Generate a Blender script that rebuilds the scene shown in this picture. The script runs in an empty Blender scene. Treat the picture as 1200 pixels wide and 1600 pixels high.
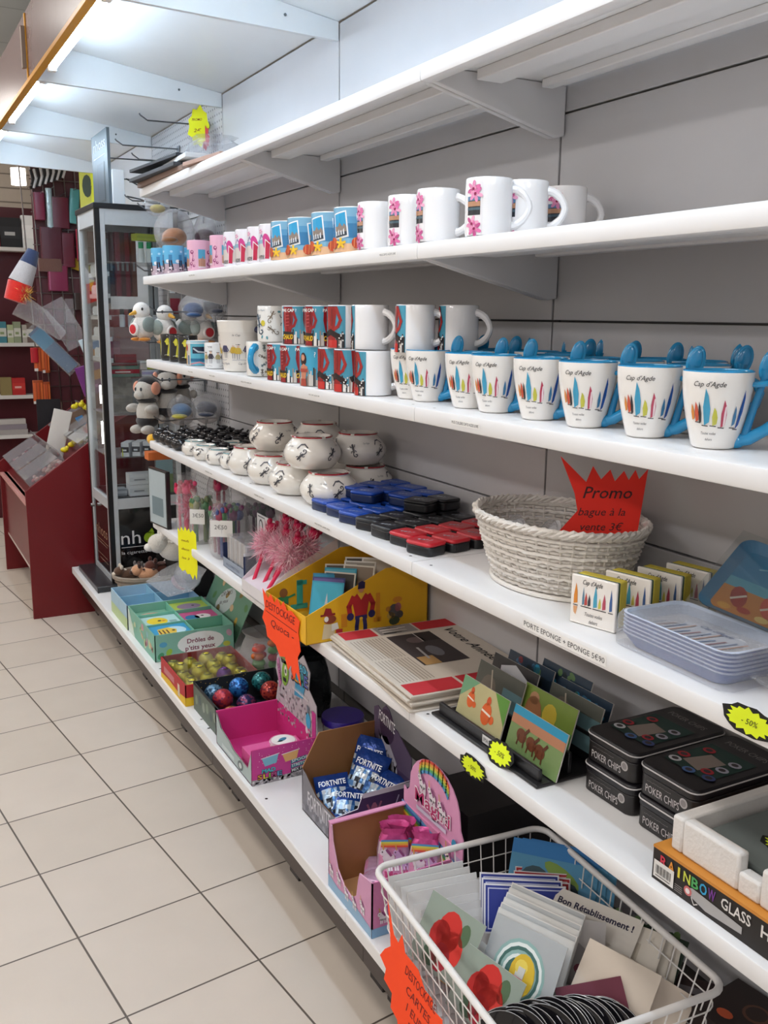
import bpy, math, random
from mathutils import Matrix, Vector, noise
random.seed(7)
scene = bpy.context.scene
COL = scene.collection
PI = math.pi

# ------------------------------------------------------------------ camera
pitch, yaw, roll = -0.2051, 0.4939, 0.0106
fw = Vector((math.sin(yaw)*math.cos(pitch), math.cos(yaw)*math.cos(pitch), math.sin(pitch)))
rt = Vector((math.cos(yaw), -math.sin(yaw), 0)); up = rt.cross(fw)
rt2 = rt*math.cos(roll)+up*math.sin(roll); up2 = up*math.cos(roll)-rt*math.sin(roll)
cd = bpy.data.cameras.new('camera'); cam = bpy.data.objects.new('camera', cd); COL.objects.link(cam)
cd.sensor_fit = 'HORIZONTAL'; cd.sensor_width = 36; cd.lens = 36*1473.7/1200; cd.clip_start = .05
cam.matrix_world = Matrix(((rt2.x, up2.x, -fw.x, 0), (rt2.y, up2.y, -fw.y, 0), (rt2.z, up2.z, -fw.z, 1.4311), (0, 0, 0, 1)))
scene.camera = cam
# ------------------------------------------------------------------ view, world, big lights
scene.view_settings.view_transform = 'Standard'; scene.view_settings.look = 'None'
scene.view_settings.gamma = 1; scene.view_settings.use_curve_mapping = False
scene.view_settings.exposure = 0.16
W = bpy.data.worlds.new('world'); scene.world = W; W.use_nodes = True
W.node_tree.nodes['Background'].inputs[0].default_value = (.93, .96, 1, 1)
W.node_tree.nodes['Background'].inputs[1].default_value = .42
TUBE_POWER = 37.0      # emission strength of the canopy tubes
def area(name, loc, sx, sy, power, col, rot=(0, 0, 0)):
    l = bpy.data.lights.new(name, 'AREA'); l.shape = 'RECTANGLE'; l.size = sx; l.size_y = sy; l.energy = power; l.color = col
    o = bpy.data.objects.new(name, l); COL.objects.link(o); o.location = loc; o.rotation_euler = rot; return o
for ly in (-1.6, 1.2, 4.0, 6.8):
    area('ceiling_lamp_or_fill_light', (-.05, ly, 2.66), .28, 1.3, 7.5, (1, .96, .94)); area('ceiling_lamp_or_fill_light', (-1.9, ly, 2.66), .28, 1.3, 16, (.98, .97, 1))  # outer row is added fill light for the shelf backs, no lamp known
area('ceiling_lamp_or_fill_light', (2.4, 3.0, 2.66), .3, 3.0, 20, (1, .97, .93))

# ------------------------------------------------------------------ materials
def lin(c):
    if isinstance(c, str):
        c = c.lstrip('#'); c = [int(c[i:i+2], 16)/255 for i in (0, 2, 4)]
    return tuple((x/12.92 if x <= .04045 else ((x+.055)/1.055)**2.4) for x in c[:3])+(1.0,)
def nd(nt, t, **k):
    n = nt.nodes.new(t)
    for a, b in k.items(): setattr(n, a, b)
    return n
def mat(name, rough=.5, metal=0, spec=.5, coat=0, nscale=40, namt=.04, bump=0, sub=0, sheen=0):
    m = bpy.data.materials.new(name); m.use_nodes = True; nt = m.node_tree; b = nt.nodes['Principled BSDF']
    a = nd(nt, 'ShaderNodeAttribute', attribute_name='Col')
    tc = nd(nt, 'ShaderNodeTexCoord'); no = nd(nt, 'ShaderNodeTexNoise'); no.inputs['Scale'].default_value = nscale
    nt.links.new(tc.outputs['Object'], no.inputs['Vector'])
    mr = nd(nt, 'ShaderNodeMapRange'); mr.inputs['To Min'].default_value = 1-namt; mr.inputs['To Max'].default_value = 1+namt
    nt.links.new(no.outputs['Fac'], mr.inputs['Value'])
    mx = nd(nt, 'ShaderNodeMix', data_type='RGBA', blend_type='MULTIPLY'); mx.inputs['Factor'].default_value = 1
    nt.links.new(a.outputs['Color'], mx.inputs['A']); nt.links.new(mr.outputs[0], mx.inputs['B'])
    nt.links.new(mx.outputs['Result'], b.inputs['Base Color'])
    b.inputs['Roughness'].default_value = rough; b.inputs['Metallic'].default_value = metal
    b.inputs['Specular IOR Level'].default_value = spec; b.inputs['Coat Weight'].default_value = coat
    b.inputs['Sheen Weight'].default_value = sheen
    if sub: b.inputs['Subsurface Weight'].default_value = sub; b.inputs['Subsurface Scale'].default_value = .01
    if bump:
        bp = nd(nt, 'ShaderNodeBump'); bp.inputs['Strength'].default_value = bump; bp.inputs['Distance'].default_value = .003
        nt.links.new(no.outputs['Fac'], bp.inputs['Height']); nt.links.new(bp.outputs[0], b.inputs['Normal'])
    return m
M_paint = mat('powder_coated_steel', .38, nscale=9, namt=.03)
M_paper = mat('printed_card', .55, namt=.03)
M_matte = mat('matte_paper', .8, namt=.03)
M_gloss = mat('glazed_ceramic', .12, coat=.3, nscale=12, namt=.02)
M_plast = mat('moulded_plastic', .32, namt=.03)
M_fabric = mat('plush_fabric', .95, nscale=220, namt=.18, bump=.6, sheen=.4)
M_metal = mat('brushed_metal', .3, metal=1, nscale=90, namt=.06)
M_foil = mat('foil_wrapper', .22, metal=.35, nscale=60, namt=.15, bump=.8)
M_foam = mat('polystyrene_foam', .75, nscale=160, namt=.03, bump=.35)
M_wick = mat('painted_wicker', .6, nscale=120, namt=.08, bump=.3)
M_fluff = mat('feather_fluff', .9, nscale=30, namt=.1, sheen=.5)
def clear(name, tint=(1, 1, 1), gl=.16, haze=0.0, rough=.04, bump=0, nscale=30):
    m = bpy.data.materials.new(name); m.use_nodes = True; nt = m.node_tree; nt.nodes.clear()
    out = nd(nt, 'ShaderNodeOutputMaterial'); t = nd(nt, 'ShaderNodeBsdfTransparent'); g = nd(nt, 'ShaderNodeBsdfGlossy')
    t.inputs[0].default_value = tint+(1,); g.inputs['Roughness'].default_value = rough
    fr = nd(nt, 'ShaderNodeLayerWeight'); fr.inputs[0].default_value = .35
    mr = nd(nt, 'ShaderNodeMapRange'); mr.inputs['To Min'].default_value = gl*.35; mr.inputs['To Max'].default_value = min(1, gl*4)
    nt.links.new(fr.outputs['Facing'], mr.inputs['Value'])
    mx = nd(nt, 'ShaderNodeMixShader'); nt.links.new(mr.outputs[0], mx.inputs[0]); nt.links.new(t.outputs[0], mx.inputs[1]); nt.links.new(g.outputs[0], mx.inputs[2])
    last = mx
    if haze:
        d = nd(nt, 'ShaderNodeBsdfDiffuse'); d.inputs[0].default_value = (.85, .87, .9, 1)
        m2 = nd(nt, 'ShaderNodeMixShader'); m2.inputs[0].default_value = haze
        nt.links.new(mx.outputs[0], m2.inputs[1]); nt.links.new(d.outputs[0], m2.inputs[2]); last = m2
    if bump:
        no = nd(nt, 'ShaderNodeTexNoise'); no.inputs['Scale'].default_value = nscale
        bp = nd(nt, 'ShaderNodeBump'); bp.inputs['Strength'].default_value = bump; bp.inputs['Distance'].default_value = .01
        nt.links.new(no.outputs['Fac'], bp.inputs['Height']); nt.links.new(bp.outputs[0], g.inputs['Normal'])
    nt.links.new(last.outputs[0], out.inputs[0]); return m
M_glass = clear('cabinet_glass', (.95, .97, .97), .12)
M_film = clear('clear_film', (.97, .97, .98), .16, .10, .12, 1.0, 45)
M_acry = clear('clear_acrylic', (.93, .92, .92), .2, .12, .08)
M_blue_film = clear('blue_tinted_film', (.85, .92, 1), .15, .2, .1, .6, 30)
def emit(name, col, s):
    m = bpy.data.materials.new(name); m.use_nodes = True; b = m.node_tree.nodes['Principled BSDF']
    b.inputs['Base Color'].default_value = lin(col); b.inputs['Emission Color'].default_value = lin(col); b.inputs['Emission Strength'].default_value = s; return m
M_tube = emit('lit_tube', '#d2eaff', TUBE_POWER)
M_lamp = emit('lit_ceiling_lamp', '#fff8ee', 4.0)
M_glow = emit('added_glow_strip', '#ffffff', 16.0)  # for glow added inside the cabinet, no lamp known there

# ------------------------------------------------------------------ mesh builder
def MT(x=0, y=0, z=0, rz=0, rx=0, ry=0):
    return Matrix.Translation((x, y, z)) @ Matrix.Rotation(rz, 4, 'Z') @ Matrix.Rotation(ry, 4, 'Y') @ Matrix.Rotation(rx, 4, 'X')
class MB:
    def __init__(s, M=None): s.v = []; s.f = []; s.c = []; s.M = M or Matrix()
    def add(s, vs, fs, col):
        n = len(s.v); s.v += [s.M @ Vector(p) for p in vs]; s.f += [tuple(n+i for i in f) for f in fs]
        s.c += [lin(col)]*len(fs) if not isinstance(col, list) else [lin(c) for c in col]; return s
    def box(s, x0, y0, z0, x1, y1, z1, col, M=None):
        vs = [(x, y, z) for z in (z0, z1) for x, y in ((x0, y0), (x1, y0), (x1, y1), (x0, y1))]
        if M: vs = [M @ Vector(p) for p in vs]
        return s.add(vs, [(0, 3, 2, 1), (4, 5, 6, 7), (0, 1, 5, 4), (1, 2, 6, 5), (2, 3, 7, 6), (3, 0, 4, 7)], col)
    def prism(s, pts, z0, z1, col, M=None, side=None):
        n = len(pts); vs = [(x, y, z0) for x, y in pts]+[(x, y, z1) for x, y in pts]
        if M: vs = [M @ Vector(p) for p in vs]
        s.add(vs, [tuple(range(n-1, -1, -1)), tuple(range(n, 2*n))]+[(i, (i+1) % n, n+(i+1) % n, n+i) for i in range(n)], col if side is None else [col, col]+[side]*n)
        return s
    def lathe(s, prof, col, n=28, cx=0, cy=0, cz=0, M=None, a0=0, a1=2*PI):
        full = abs(a1-a0-2*PI) < 1e-6; m = n if full else n+1; vs = []
        for r, z in prof:
            for i in range(m):
                a = a0+(a1-a0)*i/n; vs.append((cx+r*math.cos(a), cy+r*math.sin(a), cz+z))
        if M: vs = [M @ Vector(p) for p in vs]
        fs = []
        cl = []
        for j in range(len(prof)-1):
            for i in range(n):
                k = (i+1) % m if full else i+1
                fs.append((j*m+i, j*m+k, (j+1)*m+k, (j+1)*m+i)); cl.append(col[j] if isinstance(col, list) else col)
        return s.add(vs, fs, cl)
    def sph(s, cx, cy, cz, rx, ry, rz, col, n=14, k=9, M=None):
        prof = [(max(math.sin(PI*j/k), 1e-4), -math.cos(PI*j/k)) for j in range(k+1)]
        MM = Matrix.Translation((cx, cy, cz)) @ (M or Matrix()) @ Matrix.Diagonal((rx, ry, rz, 1))
        return s.lathe(prof, col, n, M=MM)
    def tube(s, pts, r, col, n=8, closed=False, cap=True):
        P = [Vector(p) for p in pts]; m = len(P); R = r if isinstance(r, (list, tuple)) else [r]*m
        vs = []; prev = None
        for i, p in enumerate(P):
            if closed: t = (P[(i+1) % m]-P[i-1])
            else: t = P[min(i+1, m-1)]-P[max(i-1, 0)]
            t.normalize()
            if prev is None:
                a = Vector((0, 0, 1)) if abs(t.z) < .9 else Vector((1, 0, 0)); prev = (a-t*a.dot(t)).normalized()
            u = (prev-t*prev.dot(t)).normalized(); prev = u; w = t.cross(u)
            for k in range(n):
                a = 2*PI*k/n; vs.append(p+(u*math.cos(a)+w*math.sin(a))*R[i])
        fs = []
        for i in range(m if closed else m-1):
            j = (i+1) % m
            for k in range(n): fs.append((i*n+k, i*n+(k+1) % n, j*n+(k+1) % n, j*n+k))
        if cap and not closed: fs += [tuple(range(n-1, -1, -1)), tuple((m-1)*n+k for k in range(n))]
        return s.add(vs, fs, col)
    def build(s, name, m, parent=None, bevel=0, ang=38, flat=False):
        me = bpy.data.meshes.new(name); me.from_pydata([tuple(p) for p in s.v], [], s.f); me.update()
        ca = me.color_attributes.new('Col', 'FLOAT_COLOR', 'CORNER'); buf = []
        for p, c in zip(me.polygons, s.c): buf += list(c)*p.loop_total
        ca.data.foreach_set('color', buf)
        if not flat:
            me.polygons.foreach_set('use_smooth', [True]*len(me.polygons)); me.set_sharp_from_angle(angle=math.radians(ang))
        me.materials.append(m); o = bpy.data.objects.new(name, me); COL.objects.link(o)
        if parent: o.parent = parent
        if bevel:
            b = o.modifiers.new('bevel', 'BEVEL'); b.width = bevel; b.segments = 2; b.limit_method = 'ANGLE'; b.angle_limit = math.radians(40)
        return o
def rrect(w, d, r, n=4, cx=0, cy=0):
    p = []
    for k, (sx, sy) in enumerate(((1, 1), (-1, 1), (-1, -1), (1, -1))):
        for i in range(n+1):
            a = PI/2*(k+i/n); p.append((cx+sx*(w/2-r)+r*math.cos(a), cy+sy*(d/2-r)+r*math.sin(a)))
    return p
def thing(name, label, cat, loc=(0, 0, 0), rz=0, group=None):
    o = bpy.data.objects.new(name, None); COL.objects.link(o); o.location = loc; o.rotation_euler = (0, 0, rz); o.empty_display_size = .02
    o['label'] = label; o['category'] = cat
    if group: o['group'] = group
    return o
def tag(o, label, cat, group=None, loc=None, rz=None, kind=None):
    o['label'] = label; o['category'] = cat
    if group: o['group'] = group
    if kind: o['kind'] = kind
    if loc is not None: o.location = loc
    if rz is not None: o.rotation_euler = (0, 0, rz)
    return o
def struct(name, mb, m, bevel=0):
    o = mb.build(name, m, bevel=bevel); o['kind'] = 'structure'; return o
KIDS = {}
def dup(root, loc, rz, label, group=None):
    r = root.copy(); COL.objects.link(r); r.location = loc; r.rotation_euler = (0, 0, rz); r['label'] = label
    if group: r['group'] = group
    for ch in root.children:
        c = ch.copy(); COL.objects.link(c); c.parent = r
        for g in ch.children:
            d = g.copy(); COL.objects.link(d); d.parent = c
    return r
class Placer:                       # builds one of a kind, then copies it
    def __init__(s, fn): s.fn = fn; s.root = None
    def put(s, loc, rz, label, group=None):
        if s.root is None:
            s.root = s.fn(label); s.root.location = loc; s.root.rotation_euler = (0, 0, rz)
            if group: s.root['group'] = group
            return s.root
        return dup(s.root, loc, rz, label, group)
ORD = ['first', 'second', 'third', 'fourth', 'fifth', 'sixth', 'seventh', 'eighth', 'ninth', 'tenth', 'eleventh', 'twelfth']

# ------------------------------------------------------------------ drawing on surfaces
class Flat:
    def __init__(s, o, u, v, e=.0004):
        s.o = Vector(o); s.u = Vector(u).normalized(); s.v = Vector(v).normalized(); s.n = s.u.cross(s.v).normalized(); s.e = e
    def p(s, a, b, l): return s.o+s.u*a+s.v*b+s.n*(s.e*l)
    curved = False
class Cyl:
    def __init__(s, r0, r1, h, a0, z0=0, e=.0004): s.r0 = r0; s.r1 = r1; s.h = h; s.a0 = a0; s.z0 = z0; s.e = e; s.rm = (r0+r1)/2
    def p(s, a, b, l):
        r = s.r0+(s.r1-s.r0)*min(max(b/s.h, 0), 1)+s.e*l+.0002; t = s.a0+a/s.rm
        return Vector((r*math.cos(t), r*math.sin(t), s.z0+b))
    curved = True
def dq(mb, S, x, y, w, h, col, l=1):
    n = max(1, int(w/.006)) if S.curved else 1; vs = []
    for i in range(n+1): vs += [S.p(x+w*i/n, y, l), S.p(x+w*i/n, y+h, l)]
    mb.add(vs, [(2*i, 2*i+2, 2*i+3, 2*i+1) for i in range(n)], col)
def _clip(P, x, sg):
    out = []
    for i in range(len(P)):
        a, b = P[i-1], P[i]; ia = (a[0]-x)*sg >= 0; ib = (b[0]-x)*sg >= 0
        if ia != ib: t = (x-a[0])/(b[0]-a[0]); out.append((x, a[1]+t*(b[1]-a[1])))
        if ib: out.append(b)
    return out
def dp(mb, S, pts, col, l=1):
    if S.curved:
        x0 = min(p[0] for p in pts); x1 = max(p[0] for p in pts); n = int((x1-x0)/.007)+1
        if n > 1:
            for i in range(n):
                q = _clip(_clip(pts, x0+(x1-x0)*i/n, 1), x0+(x1-x0)*(i+1)/n, -1)
                if len(q) > 2: mb.add([S.p(x, y, l) for x, y in q], [tuple(range(len(q)))], col)
            return
    mb.add([S.p(x, y, l) for x, y in pts], [tuple(range(len(pts)))], col)
def de(mb, S, cx, cy, rx, ry, col, l=1, n=12, rot=0, a0=0, a1=2*PI):
    c, q = math.cos(rot), math.sin(rot); pts = []
    for i in range(n if a1-a0 > 6.2 else n+1):
        a = a0+(a1-a0)*i/n; x, y = rx*math.cos(a), ry*math.sin(a); pts.append((cx+x*c-y*q, cy+x*q+y*c))
    dp(mb, S, pts, col, l)
def dl(mb, S, pts, w, col, l=1):                     # polyline stroke
    for (x0, y0), (x1, y1) in zip(pts[:-1], pts[1:]):
        dx, dy = x1-x0, y1-y0; L = math.hypot(dx, dy) or 1; nx, ny = -dy/L*w/2, dx/L*w/2; ex, ey = dx/L*w*.3, dy/L*w*.3
        dp(mb, S, [(x0-nx-ex, y0-ny-ey), (x1-nx+ex, y1-ny+ey), (x1+nx+ex, y1+ny+ey), (x0+nx-ex, y0+ny-ey)], col, l)
_T = {}
def tmesh(body, bold=0, shear=0, res=2):
    k = (body, bold, shear)
    if k not in _T:
        c = bpy.data.curves.new('t', 'FONT'); c.body = body; c.size = 1; c.offset = bold; c.shear = shear; c.resolution_u = res; c.fill_mode = 'FRONT'
        c.align_x = 'LEFT'; o = bpy.data.objects.new('t', c); COL.objects.link(o)
        dg = bpy.context.evaluated_depsgraph_get(); me = bpy.data.meshes.new_from_object(o.evaluated_get(dg))
        vs = [(v.co.x, v.co.y) for v in me.vertices]; fs = [tuple(p.vertices) for p in me.polygons]
        bpy.data.objects.remove(o); bpy.data.curves.remove(c); bpy.data.meshes.remove(me)
        xs = [v[0] for v in vs]; _T[k] = ([(x-min(xs), y) for x, y in vs], fs, max(xs)-min(xs))
    return _T[k]
def dt(mb, S, body, x, y, h, col, l=2, w=None, bold=0, shear=0, align='l', rot=0):   # h = capital height
    vs, fs, tw = tmesh(body, bold, shear); k = h/.69; kx = k if w is None else w/tw
    off = {'l': 0, 'c': -tw*kx/2, 'r': -tw*kx}[align]; c, q = math.cos(rot), math.sin(rot); out = []
    for a, b in vs:
        a, b = a*kx+off, b*k; out.append(S.p(x+a*c-b*q, y+a*q+b*c, l))
    mb.add(out, fs, col)
def scrawl(mb, S, x, y, w, h, col, l=2, seed=1, lw=.0012):   # illegible handwriting or tiny print
    r = random.Random(seed); n = max(4, int(w/h*2.2)); pts = [(x+w*i/n, y+h*r.random()) for i in range(n+1)]
    dl(mb, S, pts, lw, col, l)
def burst(w, h, n, jag, seed):
    r = random.Random(seed); p = []
    for i in range(2*n):
        a = PI*i/n; k = 1 if i % 2 == 0 else 1-jag*(.6+.6*r.random()); k *= .92+.14*r.random()
        p.append((w/2*k*math.cos(a)*1.02, h/2*k*math.sin(a)))
    return p
# ================================================================== the room
XF, X0, XB, LIP = .9003, .7563, 1.2186, .0296
Z = {1: 1.8691, 2: 1.5629, 3: 1.2626, 4: .9582, 5: .65, 6: .2371}
BAY = [-.4457, .5543, 1.5543, 2.5543, 3.5543, 4.5543, 5.5543]
WHITE = '#e9e8e8'
def floor_mat():
    m = bpy.data.materials.new('ceramic_floor_tiles'); m.use_nodes = True; nt = m.node_tree; b = nt.nodes['Principled BSDF']
    tc = nd(nt, 'ShaderNodeTexCoord'); br = nd(nt, 'ShaderNodeTexBrick', offset=0, squash=1)
    br.inputs['Scale'].default_value = 1/.3097; br.inputs['Brick Width'].default_value = 1; br.inputs['Row Height'].default_value = 1
    br.inputs['Mortar Size'].default_value = .0085; br.inputs['Mortar Smooth'].default_value = .2; br.inputs['Bias'].default_value = 0
    br.inputs['Color1'].default_value = lin('#d3c7ba'); br.inputs['Color2'].default_value = lin('#ccc0b2'); br.inputs['Mortar'].default_value = lin('#5d5249')
    no = nd(nt, 'ShaderNodeTexNoise'); no.inputs['Scale'].default_value = 6; no.inputs['Detail'].default_value = 5
    mx = nd(nt, 'ShaderNodeMix', data_type='RGBA', blend_type='MULTIPLY'); mx.inputs['Factor'].default_value = 1
    mr = nd(nt, 'ShaderNodeMapRange'); mr.inputs['To Min'].default_value = .93; mr.inputs['To Max'].default_value = 1.05
    nt.links.new(tc.outputs['Object'], br.inputs['Vector']); nt.links.new(tc.outputs['Object'], no.inputs['Vector'])
    nt.links.new(no.outputs['Fac'], mr.inputs['Value']); nt.links.new(br.outputs['Color'], mx.inputs['A']); nt.links.new(mr.outputs[0], mx.inputs['B'])
    nt.links.new(mx.outputs['Result'], b.inputs['Base Color']); b.inputs['Roughness'].default_value = .42
    bp = nd(nt, 'ShaderNodeBump'); bp.inputs['Strength'].default_value = .4; bp.inputs['Distance'].default_value = .002; bp.invert = True
    nt.links.new(br.outputs['Fac'], bp.inputs['Height']); nt.links.new(bp.outputs[0], b.inputs['Normal']); return m
fl = MB().box(-6, -5, -.05, 6, 10, 0, '#cccccc'); o = struct('floor', fl, floor_mat()); o.location = (.3464, 1.7483, 0); o.rotation_euler = (0, 0, .1297)
def ceil_mat():
    m = bpy.data.materials.new('ceiling_tiles'); m.use_nodes = True; nt = m.node_tree; b = nt.nodes['Principled BSDF']
    tc = nd(nt, 'ShaderNodeTexCoord'); br = nd(nt, 'ShaderNodeTexBrick', offset=0, squash=1)
    br.inputs['Scale'].default_value = 1/.6; br.inputs['Brick Width'].default_value = 1; br.inputs['Row Height'].default_value = 1; br.inputs['Mortar Size'].default_value = .012
    for k, c in (('Color1', '#dfe3e3'), ('Color2', '#d8dddd'), ('Mortar', '#c2c8c8')): br.inputs[k].default_value = lin(c)
    nt.links.new(tc.outputs['Object'], br.inputs['Vector']); nt.links.new(br.outputs['Color'], b.inputs['Base Color']); b.inputs['Roughness'].default_value = .8; return m
struct('ceiling', MB().box(-2.6, -3, 2.75, 4, 9.6, 2.82, '#cccccc'), ceil_mat())
struct('wall_back', MB().box(-2.6, 9.4, 0, 4, 9.5, 2.75, '#b9b1a8'), M_matte)
struct('wall_left', MB().box(-2.6, -3, 0, -2.5, 9.5, 2.75, '#d8d2ca'), M_matte)
struct('wall_right', MB().box(3.9, -3, 0, 4, 9.5, 2.75, '#d8d2ca'), M_matte)
for n_, (lx, ly) in enumerate([(x_, y_) for x_ in (-.05, -1.9) for y_ in (-1.6, 1.2, 4.0, 6.8)]):
    t = thing('ceiling_lamp_or_fill', 'long white ceiling lamp, %s from behind the viewer, %s' % (ORD[n_ % 4], ['over the aisle', 'added fill by the left wall'][n_//4]), 'lamp', (lx, ly, 2.68), 0, 'ceiling lamps over the aisle')  # the second row is added, unseen, to brighten the shelves
    MB().box(-.16, -.68, .01, .16, .68, .07, WHITE).build('lamp_housing', M_paint, t, .004)
    MB().box(-.14, -.65, .0, .14, .65, .009, '#ffffff').build('diffuser', M_lamp, t)

# ------------------------------------------------------------------ shelving bays
PANELZ = [.27, .635, 1.028, 1.424, 1.817, 2.223]
names = ['bay beside the viewer', 'nearest bay in view', 'middle bay', 'bay with the animal mugs at its far end', 'far bay with the perforated back', 'last bay behind the red counter']
def holes_mat():
    m = M_paint.copy(); m.name = 'perforated_steel'; nt = m.node_tree; b = nt.nodes['Principled BSDF']
    tc = nd(nt, 'ShaderNodeTexCoord'); mp = nd(nt, 'ShaderNodeVectorMath', operation='MULTIPLY'); mp.inputs[1].default_value = (0, 1/.025, 1/.025)
    fr = nd(nt, 'ShaderNodeVectorMath', operation='FRACTION'); sb = nd(nt, 'ShaderNodeVectorMath', operation='SUBTRACT'); sb.inputs[1].default_value = (0, .5, .5)
    ln = nd(nt, 'ShaderNodeVectorMath', operation='LENGTH'); lt = nd(nt, 'ShaderNodeMath', operation='LESS_THAN'); lt.inputs[1].default_value = .17
    mx = nd(nt, 'ShaderNodeMix', data_type='RGBA'); mx.inputs['B'].default_value = lin('#5a5c5e')
    nt.links.new(tc.outputs['Object'], mp.inputs[0]); nt.links.new(mp.outputs[0], fr.inputs[0]); nt.links.new(fr.outputs[0], sb.inputs[0]); nt.links.new(sb.outputs[0], ln.inputs[0])
    nt.links.new(ln.outputs['Value'], lt.inputs[0]); nt.links.new(lt.outputs[0], mx.inputs['Factor'])
    src = b.inputs['Base Color'].links[0].from_socket; nt.links.new(src, mx.inputs['A']); nt.links.new(mx.outputs['Result'], b.inputs['Base Color']); return m
M_perf = holes_mat()
PANEL = '#c0bebf'
for i in range(6):
    y0 = BAY[i]
    t = thing('shelving_bay', 'white steel shelving bay with panelled back, '+names[i], 'shelving', (X0, y0, 0), 0, 'bays of the shop shelving')
    for k in range(5):
        m = MB().box(XB-X0, .003, PANELZ[k]+.002, XB-X0+.018, .997, PANELZ[k+1]-.002, PANEL)
        m.build('back_panel', M_perf if i == 4 else M_paint, t, .0012)
    for yy in (0, 1):
        if yy == 1 and i < 5: continue
        u = MB().box(XB-X0+.031, max(yy-.015,.001), 0, XB-X0+.06, yy+.015 if yy==0 else .999, 2.2, '#8a8888')
        pass
        u.build('upright', M_paint, t)
    MB().box(XB-X0+.019, .002, .0, XB-X0+.03, .998, 2.22, '#4c4a4a').build('backing_sheet', M_paint, t)
    if i == 5: continue
    t = thing('base_unit', 'white base shelf with dark brown plinth, '+names[i], 'shelf', (X0, y0, 0), 0, 'base shelves of the shop shelving')
    b = MB().box(0, .0008, Z[6]-.003, XB-X0, .9992, Z[6], WHITE).box(0, .0008, Z[6]-.030, .004, .9992, Z[6]-.003, WHITE).box(.004, .0008, Z[6]-.030, .03, .9992, Z[6]-.027, WHITE)
    for yy in (.035, .5, .965): b.lathe([(.004, 0), (.0001, 0)], '#241f1f', 10, .022, yy, Z[6]+.0005)
    b.build('base_shelf', M_paint, t, .0012)
    MB().box(.042, .0, .10, .055, 1, Z[6]-.0035, '#35261f').build('plinth', M_paint, t, .002)
    for yy in (.04, .5, .96): MB().box(.10, yy-.02, .01, .125, yy+.02, Z[6]-.04, '#2a2424').box(.095, yy-.03, 0, .15, yy+.03, .012, '#2a2424').build('foot', M_plast, t, .002)
shelf_names = {1: 'top', 2: 'second', 3: 'third', 4: 'fourth', 5: 'fifth'}
hold = {(2, 1): 'holding the flowered mugs', (3, 1): 'holding the blue spoon mugs', (4, 1): 'holding the wicker basket and trays', (5, 1): 'holding the card rack and poker tins',
        (2, 2): 'holding the flip-flop and photo mugs', (3, 2): 'holding the stacked red mugs', (4, 2): 'holding the lizard pots and mini boxes', (5, 2): 'holding the yellow box and newspapers',
        (2, 3): 'holding the blue and pink mugs', (3, 3): 'holding the sailor mug', (4, 3): 'holding the black ashtrays', (5, 3): 'holding the bags of dolls'}
def make_shelf(label):
    t = thing('metal_shelf', label, 'shelf', group='white shelves of the shop shelving')
    D = XB-XF-.003
    m = MB().box(.0295, .0008, -.003, D, .9992, -.00005, WHITE)
    prof = [(0, -.004), (.0012, -.0012), (.004, 0), (.03, 0), (.03, -.0275), (.027, -LIP), (.005, -LIP), (.0015, -LIP+.0012), (0, -LIP+.006)]
    m.prism([(x, z) for x, z in prof], -.0008, -.9992, WHITE, Matrix(((1, 0, 0, 0), (0, 0, -1, 0), (0, 1, 0, 0), (0, 0, 0, 1))))
    for yy in (.04, .96): m.lathe([(.0032, 0), (.0001, 0)], '#241f1f', 10, .02, yy, .0005)
    m.build('shelf_plate', M_paint, t)
    MB().box(.10, .03, -.022, .155, .97, -.003, WHITE).build('stiffening_rib', M_paint, t, .002)
    MB().box(.245, .03, -.018, .27, .97, -.003, WHITE).build('stiffening_rib', M_paint, t, .002)
    for yy in (.003, .985):
        m = MB(); m.prism([(.02, -.004), (D, -.004), (D, -.095), (D-.02, -.098), (.02, -.030)], -yy, -yy-.012, '#dcdada', Matrix(((1, 0, 0, 0), (0, 0, -1, 0), (0, 1, 0, 0), (0, 0, 0, 1))))
        m.build('bracket', M_paint, t, .002)
    return t
PS = Placer(make_shelf)
for i in range(4):
    for k in range(1, 6):
        lab = ('white %s shelf of the bay beside the viewer' % shelf_names[k]) if i == 0 else ('white steel %s shelf, %s' % (shelf_names[k], hold.get((k, i), ['', 'nearest bay, bare on top', 'middle bay, bare on top', 'far bay, with folders on top'][i])))
        PS.put((XF, BAY[i], Z[k]), 0, lab)

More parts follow.
